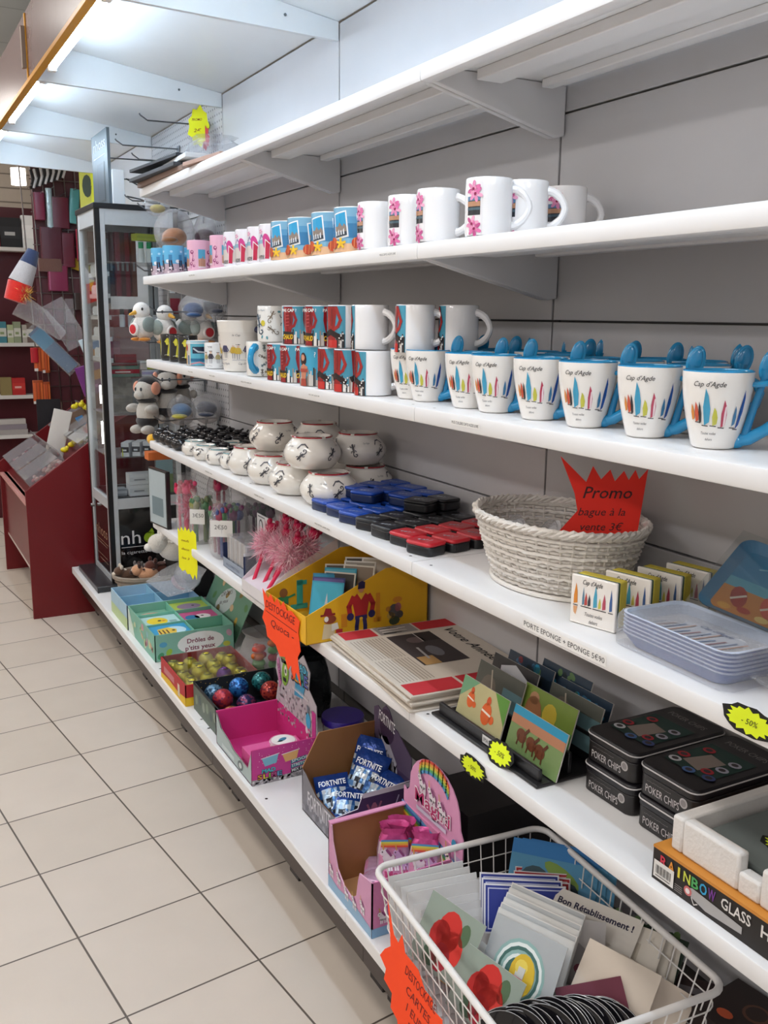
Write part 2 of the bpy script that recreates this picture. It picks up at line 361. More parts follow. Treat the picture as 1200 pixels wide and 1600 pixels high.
# ------------------------------------------------------------------ canopy above the shelving
for i in range(6):
    y0 = BAY[i]
    t = thing('shelf_canopy', 'white sloping canopy panel above the shelving, '+names[i], 'canopy', (XB-.001, y0, 2.2), 0, 'canopy panels above the shelving')
    P = Matrix(((-1, 0, 0, 0), (0, 0, -1, 0), (0, 1, 0, 0), (0, 0, 0, 1)))
    MB().prism([(0, .026), (.66, .125), (.66, .128), (0, .03)], 0, -1, '#eef1f2', P).build('canopy_panel', M_paint, t)
    m = MB().prism([(0, -.024), (.655, -.005), (.655, .124), (0, .0255)], -.0005, -.016, '#e6eaec', P); m.tube([(-.16, -.003, .02), (-.16, .004, .02)], .004, '#5d6468'); m.build('canopy_bracket', M_paint, t, .001)
    if i == 5: MB().prism([(0, -.024), (.655, -.005), (.655, .124), (0, .0255)], -.984, -.9995, '#e6eaec', P).build('canopy_bracket', M_paint, t, .001)
    p = MB().box(-.672, 0, -.012, -.66, 1, .205, '#7f6c6b'); p.build('pelmet', mat('pelmet_laminate', .25, nscale=14, namt=.08) if i == 0 else bpy.data.materials['pelmet_laminate'], t)
    MB().box(-.678, 0, -.018, -.654, 1, -.004, '#d89a2a').box(-.677, .0, -.02, -.672, .012, .20, '#d89a2a').box(-.69, .0, .03, -.677, .024, .16, '#8d7d72').build('brass_trim', M_plast, t, .001)
    l = thing('fluorescent_tube', 'lit fluorescent tube under the canopy, '+names[i], 'lamp', (.60, y0, 2.215), 0, 'tubes under the canopy')
    MB().tube([(0, .08, 0), (0, .86, 0)], .013, '#ffffff', 12).build('tube', M_tube, l)
    MB().box(-.02, .05, .02, .02, .90, .055, '#e8e8e8').box(-.012, .05, -.014, .012, .078, .022, '#e8e8e8').box(-.012, .862, -.014, .012, .89, .022, '#e8e8e8').build('batten', M_paint, l)
# price strips printed on the shelf fronts
def strip(body, y, zk, h, label, w=None):
    S = Flat((XF-.0002, y, Z[zk]), (0, -1, 0), (0, 0, 1)); m = MB()
    n = len(body); W_ = (w or n*h*.72)+.006; dq(m, S, -.003, -.5*LIP-h*1.0, W_, h*2.0, '#f1efec', 1); dt(m, S, body, 0, -.5*LIP-h*.5, h, '#3a3636', 2, w=w)
    tag(m.build('price_strip', M_paper, flat=True), label, 'label', 'price strips on the shelf fronts')
strip('PORTE EPONGE + EPONGE 5€90', 1.185, 4, .0085, 'printed price strip reading PORTE EPONGE + EPONGE under the sponge holders', .195)
strip('MUG CAP D AGDE 5,90€', 1.70, 2, .004, 'tiny price strip under the flowered mugs on the second shelf', .065)
strip('MUG CUILLERE CAP D AGDE 6,90€', 1.42, 3, .005, 'tiny price strip under the blue spoon mugs', .085)
strip('MUG CAP D AGDE 5,90€', 2.05, 3, .0038, 'tiny price strip under the stacked red mugs', .06)
strip('GECKO MUG AGDE 5,90€', 2.52, 3, .0038, 'tiny price strip under the lizard mug by the shelf joint', .085)
strip('MINI METRE LAMPE 4€90', 2.02, 4, .004, 'tiny price strip under the blue and black mini boxes', .085)
strip('CENDRIER GECKO 6€90', 2.43, 4, .004, 'tiny price strip under the red-rimmed pots', .075)
strip('CENDRIER 4€90', 2.87, 4, .004, 'tiny price strip under the small white pots', .07)
strip('MUG MER 5€90', 2.98, 2, .004, 'tiny price strip under the blue and pink mugs', .06)
strip('MUG 4€90', 3.02, 3, .004, 'tiny price strip under the harbour tumbler', .05)
strip('MUG 6€90', 2.80, 3, .004, 'tiny price strip under the large sailor mug', .05)
# ================================================================== mugs
def handle(mb, r, h, col, w=.0075, out=.030, z0=.2, z1=.84, dr=0):
    pts = []
    for i in range(13):
        a = -PI/2+PI*i/12; pts.append((r-.003+dr*(1-i/12)+out*math.cos(a)*(1.05-.12*abs(math.sin(a))), 0, h*(z0+z1)/2+h*(z1-z0)/2*math.sin(a)))
    mb.tube(pts, [w*(1.25 if i in (0, 12) else .82 if 3 < i < 9 else 1) for i in range(13)], col, 9)
def cup(mb, r, h, out, inn, r0=None, t=.003):
    r0 = r if r0 is None else r0
    prof = [(.0001, 0), (r0*.86, 0), (r0*.97, .002), (r0, .006)]+[(r0+(r-r0)*k/6, .006+(h-.008)*k/6) for k in range(1, 7)]+[(r-t*.3, h-.0003), (r-t*.7, h), (r-t, h-.002), (r-t, h*.6), (r0-t, .008), (.0001, .006)]
    mb.lathe(prof, [out]*11+[inn]*4, 40)
def townscape(mb, S, x, y, w, h, r, cols=('#3c3f4a', '#e8e2da', '#8b6b58', '#1e2026'), l=2):
    for i in range(int(w/.0035)):
        hh = h*(.3+.7*r.random()); dq(mb, S, x+i*.0035, y, .0035, hh, r.choice(cols), l)
def art_flower(mb, S, r):
    dq(mb, S, 0, .002, .032, .086, '#f4f2f4'); dq(mb, S, .003, .034, .026, .030, '#2c3038', 2); dq(mb, S, .003, .048, .026, .008, '#b8896a', 3); dq(mb, S, .003, .042, .026, .004, '#49626e', 3); dq(mb, S, .003, .057, .026, .007, '#5f86a8', 3)
    for (cx, cy) in ((.016, .076), (.014, .020), (.020, .068), (.019, .012)):
        for k in range(6):
            a = k*PI/3+cx*90; de(mb, S, cx+.008*math.cos(a), cy+.008*math.sin(a), .0062, .0032, r.choice(('#d76ba0', '#e48fb8', '#c0508a', '#efa9c9')), 4, 8, a)
        de(mb, S, cx, cy, .0025, .0025, '#8c2450', 5, 8)
def art_photo(mb, S, r):
    dq(mb, S, 0, .001, .11, .092, '#7fb2cf'); dq(mb, S, 0, .03, .11, .03, '#3c7fae', 2); dq(mb, S, 0, .06, .11, .014, '#5b9cc6', 2); dq(mb, S, 0, .001, .11, .018, '#e2b48c', 2)
    for x0 in (.012, .066):
        def q(a, b, s=1): return (x0+a*.97-b*.10+.008, .026+b*.97+a*.20)
        dp(mb, S, [q(0, 0), q(.034, 0), q(.034, .056), q(0, .056)], '#f2f4f5', 3)
        dp(mb, S, [q(.003, .004), q(.031, .004), q(.031, .053), q(.003, .053)], '#2f9fd0', 4)
        dp(mb, S, [q(.003, .004), q(.031, .004), q(.031, .022), q(.027, .030), q(.022, .024), q(.016, .034), q(.010, .026), q(.003, .028)], '#8d8076', 5)
        dp(mb, S, [q(.003, .004), q(.031, .004), q(.031, .012), q(.003, .016)], '#3c4550', 6)
        for k in range(4): dp(mb, S, [q(.005+k*.006, .007), q(.008+k*.006, .007), q(.008+k*.006, .017+.003*(k % 2)), q(.005+k*.006, .016)], '#dfe3e6', 7)
        de(mb, S, x0+.004, .020, .011, .012, '#c94b2c', 8); dl(mb, S, [(x0-.002, .012), (x0-.001, .030)], .002, '#e98a50', 9); dl(mb, S, [(x0+.006, .010), (x0+.007, .031)], .002, '#e98a50', 9)
        for k in range(5):
            a = k*2*PI/5+.3; dl(mb, S, [(x0+.024, .019), (x0+.024+.010*math.cos(a), .019+.010*math.sin(a))], .005, '#f0c02f', 9)
def art_flip(mb, S, r):
    dq(mb, S, 0, .001, .11, .092, '#eeeaf0'); dq(mb, S, 0, .046, .11, .010, '#8fb4c8', 2); dq(mb, S, 0, .012, .11, .034, '#d8cbc6', 2)
    for x0 in (.012, .060):
        de(mb, S, x0+.022, .050, .011, .021, '#cf3f8c', 4, 14, .15); dl(mb, S, [(x0+.026, .050), (x0+.024, .012)], .012, '#bf2448', 5); dl(mb, S, [(x0+.018, .012), (x0+.020, .056), (x0+.034, .044)], .0022, '#f2dfe6', 6)
        dt(mb, S, 'AGDE', x0-.006, .008, .009, '#262229', 5, w=.022, bold=.02)
        for k in range(5):
            a = k*1.256; de(mb, S, x0+.004+.004*math.cos(a), .076+.004*math.sin(a), .003, .002, '#e09ab8', 5, 7, a)
        dl(mb, S, [(x0, .058), (x0+.006, .068), (x0+.012, .060)], .003, '#8f78a8', 4)
def art_pink(mb, S, r):
    dq(mb, S, 0, .001, .11, .092, '#e8b2c8')
    for x0 in (.004, .058):
        dq(mb, S, x0, .014, .022, .052, '#4fa2c4', 3); dq(mb, S, x0, .014, .022, .024, '#c79a86', 4)
        for k in range(4): dq(mb, S, x0+.002+k*.005, .014, .003, .020+.010*((k*7) % 3)/2, '#b07a62', 5)
        dq(mb, S, x0, .010, .022, .005, '#e9d8dc', 5)
        for (cx, cy, rr) in ((.034, .058, .006), (.038, .034, .004), (.031, .022, .005), (.040, .016, .004)):
            de(mb, S, x0+cx, cy, rr, rr, '#93386a', 4, 10); de(mb, S, x0+cx+.001, cy+.001, rr*.5, rr*.5, '#e8b2c8', 5, 8)
        dl(mb, S, [(x0+.030, .008), (x0+.034, .030), (x0+.038, .046), (x0+.034, .060)], .0016, '#b0588c', 4)
def art_blue(mb, S, r):
    dq(mb, S, 0, .001, .11, .092, '#bfa9b4'); dq(mb, S, 0, .034, .11, .059, '#5fb0d8', 2)
    for x0 in (.004, .036, .070):
        dq(mb, S, x0+.008, .028, .012, .036, '#3a7fae', 3); de(mb, S, x0+.004, .042, .007, .006, '#e8ecef', 4)
        dl(mb, S, [(x0+.010, .044), (x0+.012, .014)], .005, '#2a2e42', 5); dl(mb, S, [(x0+.017, .044), (x0+.022, .014)], .005, '#322e3c', 5)
        de(mb, S, x0+.014, .020, .006, .003, '#efe6ea', 6); de(mb, S, x0+.018, .074, .005, .004, '#a8d8ee', 3)
    for k in range(9): de(mb, S, .006+k*.012, .006+.004*(k % 3), .004, .003, r.choice(('#ecdfe4', '#9b7f8c', '#d7c0c8')), 5)
def gecko(mb, S, cx, cy, s, rot, col, l=3, lw=.10):
    c, q = math.cos(rot), math.sin(rot); T = lambda P: [(cx+s*(a*c-b*q), cy+s*(a*q+b*c)) for a, b in P]
    body = [(-.15+.1*math.sin(t*2.4), .75-t*.35) for t in range(4)]
    tail = [(.1*0-.05+.0, -.2)]+[(-.12+.34*math.cos(a)+.02, -.52+.30*math.sin(a)) for a in [PI*.75+k*.5 for k in range(9)]]
    dl(mb, S, T([(0, .75), (.02, .5), (.05, .2), (0, -.15)]), s*lw*2.2, col, l); de(mb, S, *T([(0, .85)])[0], s*.12, s*.16, col, l+1, 9, rot)
    dl(mb, S, T([(0, -.15), (-.12, -.4), (-.08, -.7), (.15, -.85), (.36, -.7), (.34, -.5), (.2, -.5)]), s*lw, col, l)
    for sg in (1, -1):
        dl(mb, S, T([(.02, .5), (sg*.3, .6), (sg*.34, .82)]), s*lw*.8, col, l); dl(mb, S, T([(.02, 0), (sg*.28, .05), (sg*.36, -.16)]), s*lw*.8, col, l)
def art_gecko(mb, S, r):
    dt(mb, S, "le Cap d'Agde", .006, .082, .004, '#8a9aa8', 2, shear=.3)
    gecko(mb, S, .018, .045, .030, .2, '#44586a'); de(mb, S, .033, .050, .007, .008, '#d8c83c', 2, 8); gecko(mb, S, .055, .066, .018, -.5, '#8a7c6c'); gecko(mb, S, .062, .030, .018, .9, '#7d7468'); gecko(mb, S, .092, .05, .028, .1, '#5e6c78')
    for x, y in ((.045, .012), (.03, .014), (.078, .08)): de(mb, S, x, y, .005, .003, '#5f9aa6', 2, 7, x*40)
def art_geckos(mb, S, r):
    for i in range(7):
        for j in range(4): gecko(mb, S, .008+i*.016+.006*(j % 2), .012+j*.022, .0105, i*1.3+j*2.1, ('#6c655c', '#857a5c', '#5c6a6c', '#a0564c')[(i+2*j) % 4], 2, .16)
def art_red(mb, S, r):
    dq(mb, S, 0, .001, .11, .092, '#4b9ab4'); townscape(mb, S, 0, .001, .1085, .040, r, ('#e9e4de', '#2b2a2e', '#9a8b80', '#c9c2bb', '#3c3a40'))
    for x0 in (.002, .057):
        dp(mb, S, [(x0+.008, .001), (x0+.032, .001), (x0+.030, .03), (x0+.035, .060), (x0+.033, .092), (x0+.006, .092), (x0+.004, .06), (x0+.010, .03)], '#8d1c22', 3); dl(mb, S, [(x0+.012, .090), (x0+.013, .05), (x0+.016, .01)], .004, '#b03a3c', 4); dl(mb, S, [(x0+.026, .086), (x0+.028, .052)], .003, '#6f1418', 4)
        dl(mb, S, [(x0+.033, .086), (x0+.042, .060), (x0+.037, .046), (x0+.026, .040)], .0065, '#9c2428', 4)
        dp(mb, S, [(x0+.004, .032), (x0+.034, .030), (x0+.032, .018), (x0+.018, .012), (x0+.006, .018)], '#231a1e', 5)
        for k in range(5): dl(mb, S, [(x0+.014+.002*(k % 2), .046+k*.008), (x0+.024, .047+k*.008)], .0012, '#d8575a', 5)
        dt(mb, S, 'CHAUD', x0+.005, .013, .011, '#f0c12c', 6, w=.030, bold=.03, shear=.2); dt(mb, S, 'PAS CAP ?', x0+.003, .080, .007, '#f4f1ee', 6, w=.040, bold=.03)
def art_redb(mb, S, r):
    dq(mb, S, 0, .001, .11, .092, '#4b9ab4'); townscape(mb, S, 0, .001, .1085, .040, r, ('#e9e4de', '#2b2a2e', '#9a8b80', '#d5cfc9', '#3c3a40'))
    for x0 in (.0, .055):
        dp(mb, S, [(x0+.004, .001), (x0+.034, .001), (x0+.030, .04), (x0+.036, .092), (x0+.002, .092), (x0+.006, .04)], '#94201f', 3); dl(mb, S, [(x0+.010, .090), (x0+.012, .05)], .004, '#b8423e', 3.5); dl(mb, S, [(x0+.022, .086), (x0+.022, .05)], .003, '#741618', 3.5)
        dl(mb, S, [(x0+.034, .088), (x0+.044, .062), (x0+.038, .048), (x0+.024, .038)], .0072, '#a32a28', 4); dl(mb, S, [(x0+.004, .030), (x0+.018, .036), (x0+.044, .024)], .012, '#26191c', 5)
        dq(mb, S, x0+.012, .001, .024, .017, '#c5312c', 5)
        for k in range(6): dq(mb, S, x0+.040+(k % 3)*.004, .006+k*.005, .003, .003, '#f0ece8', 6)
def art_woman(mb, S, r):
    dq(mb, S, 0, .001, .11, .092, '#42a4c6'); townscape(mb, S, 0, .001, .1085, .045, r, ('#6d6a68', '#2b2a2e', '#9a8b80', '#c9c2bb'))
    for x0 in (.012, .066):
        de(mb, S, x0+.020, .064, .011, .016, '#3a2220', 3); dp(mb, S, [(x0+.012, .001), (x0+.030, .001), (x0+.028, .02), (x0+.034, .046), (x0+.022, .054), (x0+.010, .046), (x0+.014, .02)], '#c98468', 4)
        de(mb, S, x0+.020, .068, .0062, .0078, '#cf9376', 5); dp(mb, S, [(x0+.011, .001), (x0+.031, .001), (x0+.029, .018), (x0+.013, .018)], '#b04a3c', 6); dq(mb, S, x0+.010, .034, .024, .008, '#b04a3c', 6); dt(mb, S, '?', x0-.004, .070, .012, '#f4f1ee', 5)
def art_black(mb, S, r):
    for x0 in (.004, .044, .084):
        dl(mb, S, [(x0+.010, .020), (x0+.016, .060), (x0+.010, .078), (x0+.002, .068)], .007, '#cfc63a', 3); de(mb, S, x0+.008, .064, .005, .008, '#d8ce48', 4)
        scrawl(mb, S, x0-.003, .014, .020, .010, '#d8d8cc', 4, 5); dl(mb, S, [(x0+.020, .02), (x0+.024, .070), (x0+.020, .086)], .002, '#9aa0a4', 3)
def art_harbour(mb, S, r):
    dq(mb, S, 0, .001, .11, .078, '#d8cfc2'); dq(mb, S, .03, .001, .05, .078, '#5fb3c9', 2); dq(mb, S, .038, .040, .040, .022, '#22304a', 3); dl(mb, S, [(.042, .056), (.056, .046), (.076, .044)], .005, '#c3ccd4', 4)
    dq(mb, S, .03, .014, .05, .010, '#2c6e96', 3); dl(mb, S, [(.032, .006), (.06, .012), (.078, .006)], .005, '#c98f9a', 4); de(mb, S, .012, .058, .006, .011, '#b52c30', 3); dq(mb, S, .004, .004, .008, .036, '#d9a25c', 3); dq(mb, S, .018, .004, .007, .030, '#5c7a96', 3); dq(mb, S, .0, .072, .08, .004, '#e9eef0', 4)
def sailor(mb, S, x, y, s, coat, l=3):
    de(mb, S, x, y+s*.86, s*.10, s*.11, '#d8b9a4', l, 9); dq(mb, S, x-s*.14, y+s*.94, s*.28, s*.05, '#26242c', l+1); dp(mb, S, [(x-s*.2, y+s*.34), (x+s*.2, y+s*.34), (x+s*.13, y+s*.76), (x-s*.13, y+s*.76)], coat, l)
    for k in (-1, 1): dl(mb, S, [(x+k*s*.08, y+s*.34), (x+k*s*.07, y)], s*.05, '#8a8a92', l); dl(mb, S, [(x+k*s*.13, y+s*.7), (x+k*s*.26, y+s*.42)], s*.06, coat, l)
def art_sailor(mb, S, r):
    for x0 in (.012, .052, .09):
        sailor(mb, S, x0+.008, .018, .038, '#3e3c48'); sailor(mb, S, x0-.010, .018, .034, '#a89c6c'); dt(mb, S, '"Y\'M', x0-.004, .064, .006, '#3a3840', 3); scrawl(mb, S, x0-.006, .008, .018, .003, '#8a8a94', 3, 4, .0008)
def art_bigsail(mb, S, r):
    for x0 in (.016, .086):
        sailor(mb, S, x0, .040, .044, '#c9a63c'); sailor(mb, S, x0+.014, .038, .044, '#d2b24c'); sailor(mb, S, x0+.042, .042, .048, '#41405e'); dt(mb, S, 'le Cap', x0-.002, .105, .006, '#5a5654', 3, shear=.3)
        dt(mb, S, "Cap d'Agde", x0+.014, .022, .006, '#4c4a50', 3, shear=.3); scrawl(mb, S, x0-.006, .034, .05, .003, '#8a8ea4', 3, 9, .0008)
ART = dict(flower=art_flower, photo=art_photo, flip=art_flip, pink=art_pink, blue=art_blue, gecko=art_gecko, geckos=art_geckos, red=art_red, redb=art_redb, woman=art_woman, black=art_black, harbour=art_harbour, sailor=art_sailor)
def mug_maker(art, r=.040, h=.095, body='#f2f1f2', inn='#f4f3f3', a0=-2.9, hcol=None, kind='mug', hw=.0075):
    def f(label):
        t = thing('printed_mug' if kind == 'mug' else kind, label, 'mug')
        m = MB(); cup(m, r, h, body, inn); m.build('cup_body', M_gloss, t)
        if kind == 'mug':
            m = MB(); handle(m, r, h, hcol or body, hw); m.build('handle', M_gloss, t)
        if art:
            m = MB(); ART[art](m, Cyl(r, r, h, a0), random.Random(3)); m.build('print', M_gloss, t, flat=True)
        return t
    return Placer(f)
# the handle is local +x; the camera looks from about -118 degrees
P_flower = mug_maker('flower', a0=-2.6)          # short print just left of the bare white side
zz = Z[2]+.0005
g = 'flowered white mugs on the second shelf'
fl_lab = ['first of the six flowered white mugs from the far end', 'second flowered white mug from the far end, above the price strip', 'third flowered white mug, just left of the largest looking one', 'large looking flowered white mug with its handle fully in view', 'flowered white mug set back behind the one with the full handle', 'flowered white mug deepest on the shelf, nearest the back panel']
for (x, y, a), lab in zip([(.945, 1.800, -.95), (.945, 1.668, -.66), (.945, 1.556, -1.0), (.945, 1.392, -.64), (1.015, 1.385, -.72), (1.12, 1.41, -.45)], fl_lab):
    P_flower.put((x, y, zz), a, lab, g)
P_photo = mug_maker('photo', a0=1.75); P_flip = mug_maker('flip', a0=1.95); P_pink = mug_maker('pink', r=.036, body='#e9b4c9', inn='#f0d3de', a0=1.75); P_blue = mug_maker('blue', r=.036, body='#74b7da', inn='#c8e2ef', a0=1.75)
for k, y in enumerate((2.285, 2.176, 2.035, 1.915)):
    P_photo.put((.945, y, zz), 1.0, '%s beach photo mug from the far end, tilted village postcard print' % ORD[k].capitalize(), 'beach photo mugs')
for k, y in enumerate((2.66, 2.56, 2.465, 2.377)):
    P_flip.put((.948, y, zz), 1.0, '%s white mug from the far end printed with a magenta flip-flop' % ORD[k].capitalize(), 'flip-flop mugs')
for k, (x, y) in enumerate(((1.022, 3.245), (.946, 3.020), (1.022, 3.015), (.946, 2.790))):
    P_pink.put((x, y, zz), 1.0, '%s pink mug from the far end with a small blue photo print' % ORD[k].capitalize(), 'pink mugs')
for k, (x, y) in enumerate(((.944, 3.455), (1.02, 3.510), (.944, 3.300), (1.02, 3.385))):
    P_blue.put((x, y, zz), 1.0, '%s light blue penguin mug from the far end of its row' % ORD[k].capitalize(), 'light blue mugs')
# third shelf, lower row
zz = Z[3]+.0005
P_black = mug_maker('black', r=.034, body='#211f1e', inn='#2c2a29', a0=1.3)
for k, (x, y) in enumerate(((.965, 3.455), (.965, 3.345), (.965, 3.235))):
    P_black.put((x, y, zz), 1.3, ['Leftmost', 'Middle', 'Rightmost'][k]+' of the three black mugs with yellow lizard print', 'black lizard mugs')
mug_maker('harbour', r=.036, h=.082, body='#dfe5e6', a0=-3.4, kind='printed_tumbler').put((.955, 3.09, zz), 0, 'small tumbler with a blue harbour picture beside the black lizard mugs')
mug_maker('sailor', r=.036, h=.080, body='#e9ebec', a0=-2.9, kind='printed_tumbler').put((.955, 2.90, zz), 0, 'small pale tumbler with a sailor drawing, left of the large sailor mug')
def bigmug(label):
    t = thing('printed_mug', label, 'mug'); m = MB(); cup(m, .064, .150, '#ece7df', '#e6e0d8', .046, .004); m.build('cup_body', M_gloss, t)
    m = MB(); m.tube([(.052, 0, .05), (.078, 0, .055), (.094, 0, .085), (.090, 0, .115), (.060, 0, .125)], [.008, .010, .012, .012, .009], '#20264a', 10); m.build('handle', M_gloss, t)
    m = MB(); art_bigsail(m, Cyl(.047, .064, .150, -2.85), random.Random(2)); m.build('print', M_gloss, t, flat=True); return t


Placer(bigmug).put((.972, 2.735, zz), -.9, 'large cream mug drawn with three sailors and a dark blue handle')
mug_maker('geckos', r=.040, body='#ece9e2', a0=.30, hcol='#2596c8', hw=.010).put((.952, 2.50, zz), -2.35, 'white mug covered in small lizards with a bright blue handle, under the top lizard mug')
P_red = mug_maker('red', a0=1.75); P_woman = mug_maker('woman', a0=1.6); P_redb = mug_maker('redb', a0=1.75); P_redc = mug_maker('redb', a0=-4.6)
P_red.put((.950, 2.335, zz), 1, 'red torso mug in the lower row, right beside the lizard mug', 'red printed mugs'); P_red.put((.952, 2.248, zz), 1, 'narrow-looking red torso mug with yellow lettering left of the woman mugs', 'red printed mugs')
P_woman.put((.985, 2.165, zz), 1, 'blue mug with a woman, mostly hidden behind the other woman mug'); P_woman.put((.950, 2.118, zz), 1, 'blue mug with a long-haired woman fully in view in the lower row')
P_redb.put((.950, 2.012, zz), 1, 'lower-row mug with a red torso, right beside the woman mug', 'red printed mugs'); P_redb.put((.950, 1.925, zz), 1.05, 'second red torso mug right of the woman mug in the lower row', 'red printed mugs')
P_redc.put((.950, 1.818, zz), -.62, 'lower-row red torso mug with white handle beside the blue spoon mugs', 'red printed mugs')
zt = zz+.0955
mug_maker('gecko', r=.040, body='#efeeea', a0=1.95).put((.958, 2.425, zt), .9, 'white lizard mug stacked on top of the mug with the blue handle')
P_red.put((.960, 2.255, zt), 1.35, 'top-row mug with red torso and yellow lettering beside the lizard mug', 'red printed mugs'); P_red.put((.955, 2.098, zt), 1.1, 'second red torso mug with yellow lettering in the top row', 'red printed mugs')
P_redc.put((.955, 1.97, zt), -.15, 'top-row red torso mug turned to its white side, no handle in view', 'red printed mugs'); P_redc.put((.955, 1.845, zt), -1.15, 'top-row mug with its white handle facing forward', 'red printed mugs')
P_redc.put((.975, 1.685, zt), -.75, 'top-row mug with a dark red picture and white handle to the right', 'red printed mugs'); P_redc.put((1.05, 1.640, zt), -1.0, 'shaded mug furthest right and deepest in the top row', 'red printed mugs')
P_redc.put((1.045, 1.80, zz), -.7, 'hidden mug carrying the shaded top-row mugs behind the lower row', 'red printed mugs')
P_redc.put((1.04, 1.69, zz), -.7, 'mug behind the lower row right under the deepest top-row mug', 'red printed mugs')
mug_maker('geckos', r=.030, h=.07, body='#d6d4cf', a0=-2.8, kind='printed_tumbler').put((1.06, 2.62, zz+.095), 0, 'small pale tumbler on a box behind the large sailor mug')
tag(MB().prism(rrect(.08, .08, .004), 0, .094, '#c9c4bd').build('cardboard_box', M_paper), 'plain pale box behind the large sailor mug', 'box', loc=(1.06, 2.62, zz))
# blue spoon mugs
BL, BL2 = '#2391c6', '#1b7fb2'
def spoon_mug(label):
    t = thing('spoon_mug', label, 'mug'); m = MB(); H = .103
    prof = [(.0001, 0), (.025, 0), (.028, .002)]+[(.029+.0165*math.sin(k/8*PI/2), .004+(H-.006)*k/8) for k in range(9)]+[(.0452, H-.0005), (.0440, H), (.0425, H-.002), (.040, .06), (.027, .008), (.0001, .006)]
    m.lathe(prof, ['#efebe6']*11+[BL]*6, 40); m.build('cup_body', M_gloss, t)
    m = MB(); pts = [(.028, 0, .010), (.044, 0, .014), (.064, 0, .027), (.084, 0, .045), (.089, 0, .062), (.082, 0, .077), (.066, 0, .086)]
    m.tube(pts, [.0088, .0088, .0078, .0072, .0068, .006, .005], BL, 10); m.sph(.029, 0, .010, .012, .0105, .0098, BL)
    m.tube([(.0545+.0105*math.cos(a), .0105*math.sin(a), .0865+.0015*math.cos(a)) for a in [2*PI*k/14 for k in range(14)]], .0038, BL, 8, True); m.build('handle', M_gloss, t)
    m = MB(); m.tube([(.039, 0, .018), (.046, 0, .05), (.0545, 0, .084), (.059, 0, .096), (.060, 0, .104)], [.0058, .0050, .0046, .0062, .0085], BL2, 10)
    Q = Matrix.Rotation(.22, 4, 'Y'); m.sph(.0625, .0008, .1095, .0128, .0042, .0225, BL, 18, 12, Q); m.sph(.0625, -.0022, .1105, .0094, .0026, .0175, '#1a83b8', 16, 10, Q); m.build('spoon', M_gloss, t)
    # print
    m = MB(); S = Cyl(.0295, .0455, H, 0); S.rm = .040
    class CS:
        curved = True
        def p(s, a, b, l):
            k = min(max((b-.004)/(H-.006), 0), 1); r = .029+.0165*math.sin(k*PI/2)+.00035*l+.0003; th = a/.040-1.485
            return Vector((r*math.cos(th), r*math.sin(th), b))
    S = CS()
    dt(m, S, "Cap d'Agde", -.026, .083, .0065, '#2c2a2c', 2, w=.037, shear=.35, bold=.004)
    def sail(x, y, h, w, col, bend=0):
        h *= 1.22; w *= 1.1; y -= .002; dp(m, S, [(x-w*.2, y), (x+w*.5, y+h*.1), (x+w*.6+bend, y+h*.45), (x+w*.35+bend*2, y+h*.8), (x+bend*2.2, y+h), (x-w*.3+bend, y+h*.5)], col, 2)
    sail(-.024, .038, .022, .006, '#c8553c'); sail(-.019, .036, .024, .004, '#2a2830'); sail(-.011, .034, .040, .009, '#3f9cc0'); sail(.000, .034, .020, .007, '#c2c04a'); sail(.011, .032, .030, .007, '#b43a56'); sail(.013, .033, .026, .003, '#ecd5da')
    sail(.026, .034, .022, .005, '#3f7ca8'); sail(.033, .030, .042, .006, '#27509a', .0015); sail(-.030, .040, .018, .005, '#d98a3c')
    for x, y in ((-.012, .032), (-.001, .032), (.010, .030), (.026, .030), (.032, .028), (-.022, .036)): dl(m, S, [(x-.004, y), (x+.004, y-.0006)], .0012, '#3a3436', 2)
    dt(m, S, 'Toutes voiles', -.018, .020, .0036, '#3a3436', 2, w=.022, shear=.3); dt(m, S, 'dehors', -.012, .012, .0036, '#3a3436', 2, w=.011, shear=.3)
    m.build('print', M_gloss, t, flat=True); return t
PSM = Placer(spoon_mug); g = 'white sailing boat mugs with blue spoons'
for k, y in enumerate((1.713, 1.650, 1.499, 1.411, 1.282, 1.162, 1.027, .9)):
    PSM.put((.985, y, Z[3]+.0005), -.95, 'sailing boat mug with blue spoon, %s from left in front row' % (ORD[k]), g)
n_ = 0
for k, (x, px) in enumerate([(1.085, 1.715), (1.085, 1.600), (1.085, 1.375), (1.085, 1.262), (1.085, 1.165), (1.085, 1.030), (1.172, 1.66), (1.172, 1.540), (1.172, 1.44), (1.172, 1.205), (1.172, 1.115)]):
    PSM.put((x, px, Z[3]+.0005), -.62+.1*((k*37) % 5-2)*.5, 'sailing boat mug with blue spoon, %s from left in %s row' % (ORD[k if k < 6 else k-6], 'second' if k < 6 else 'back'), g)
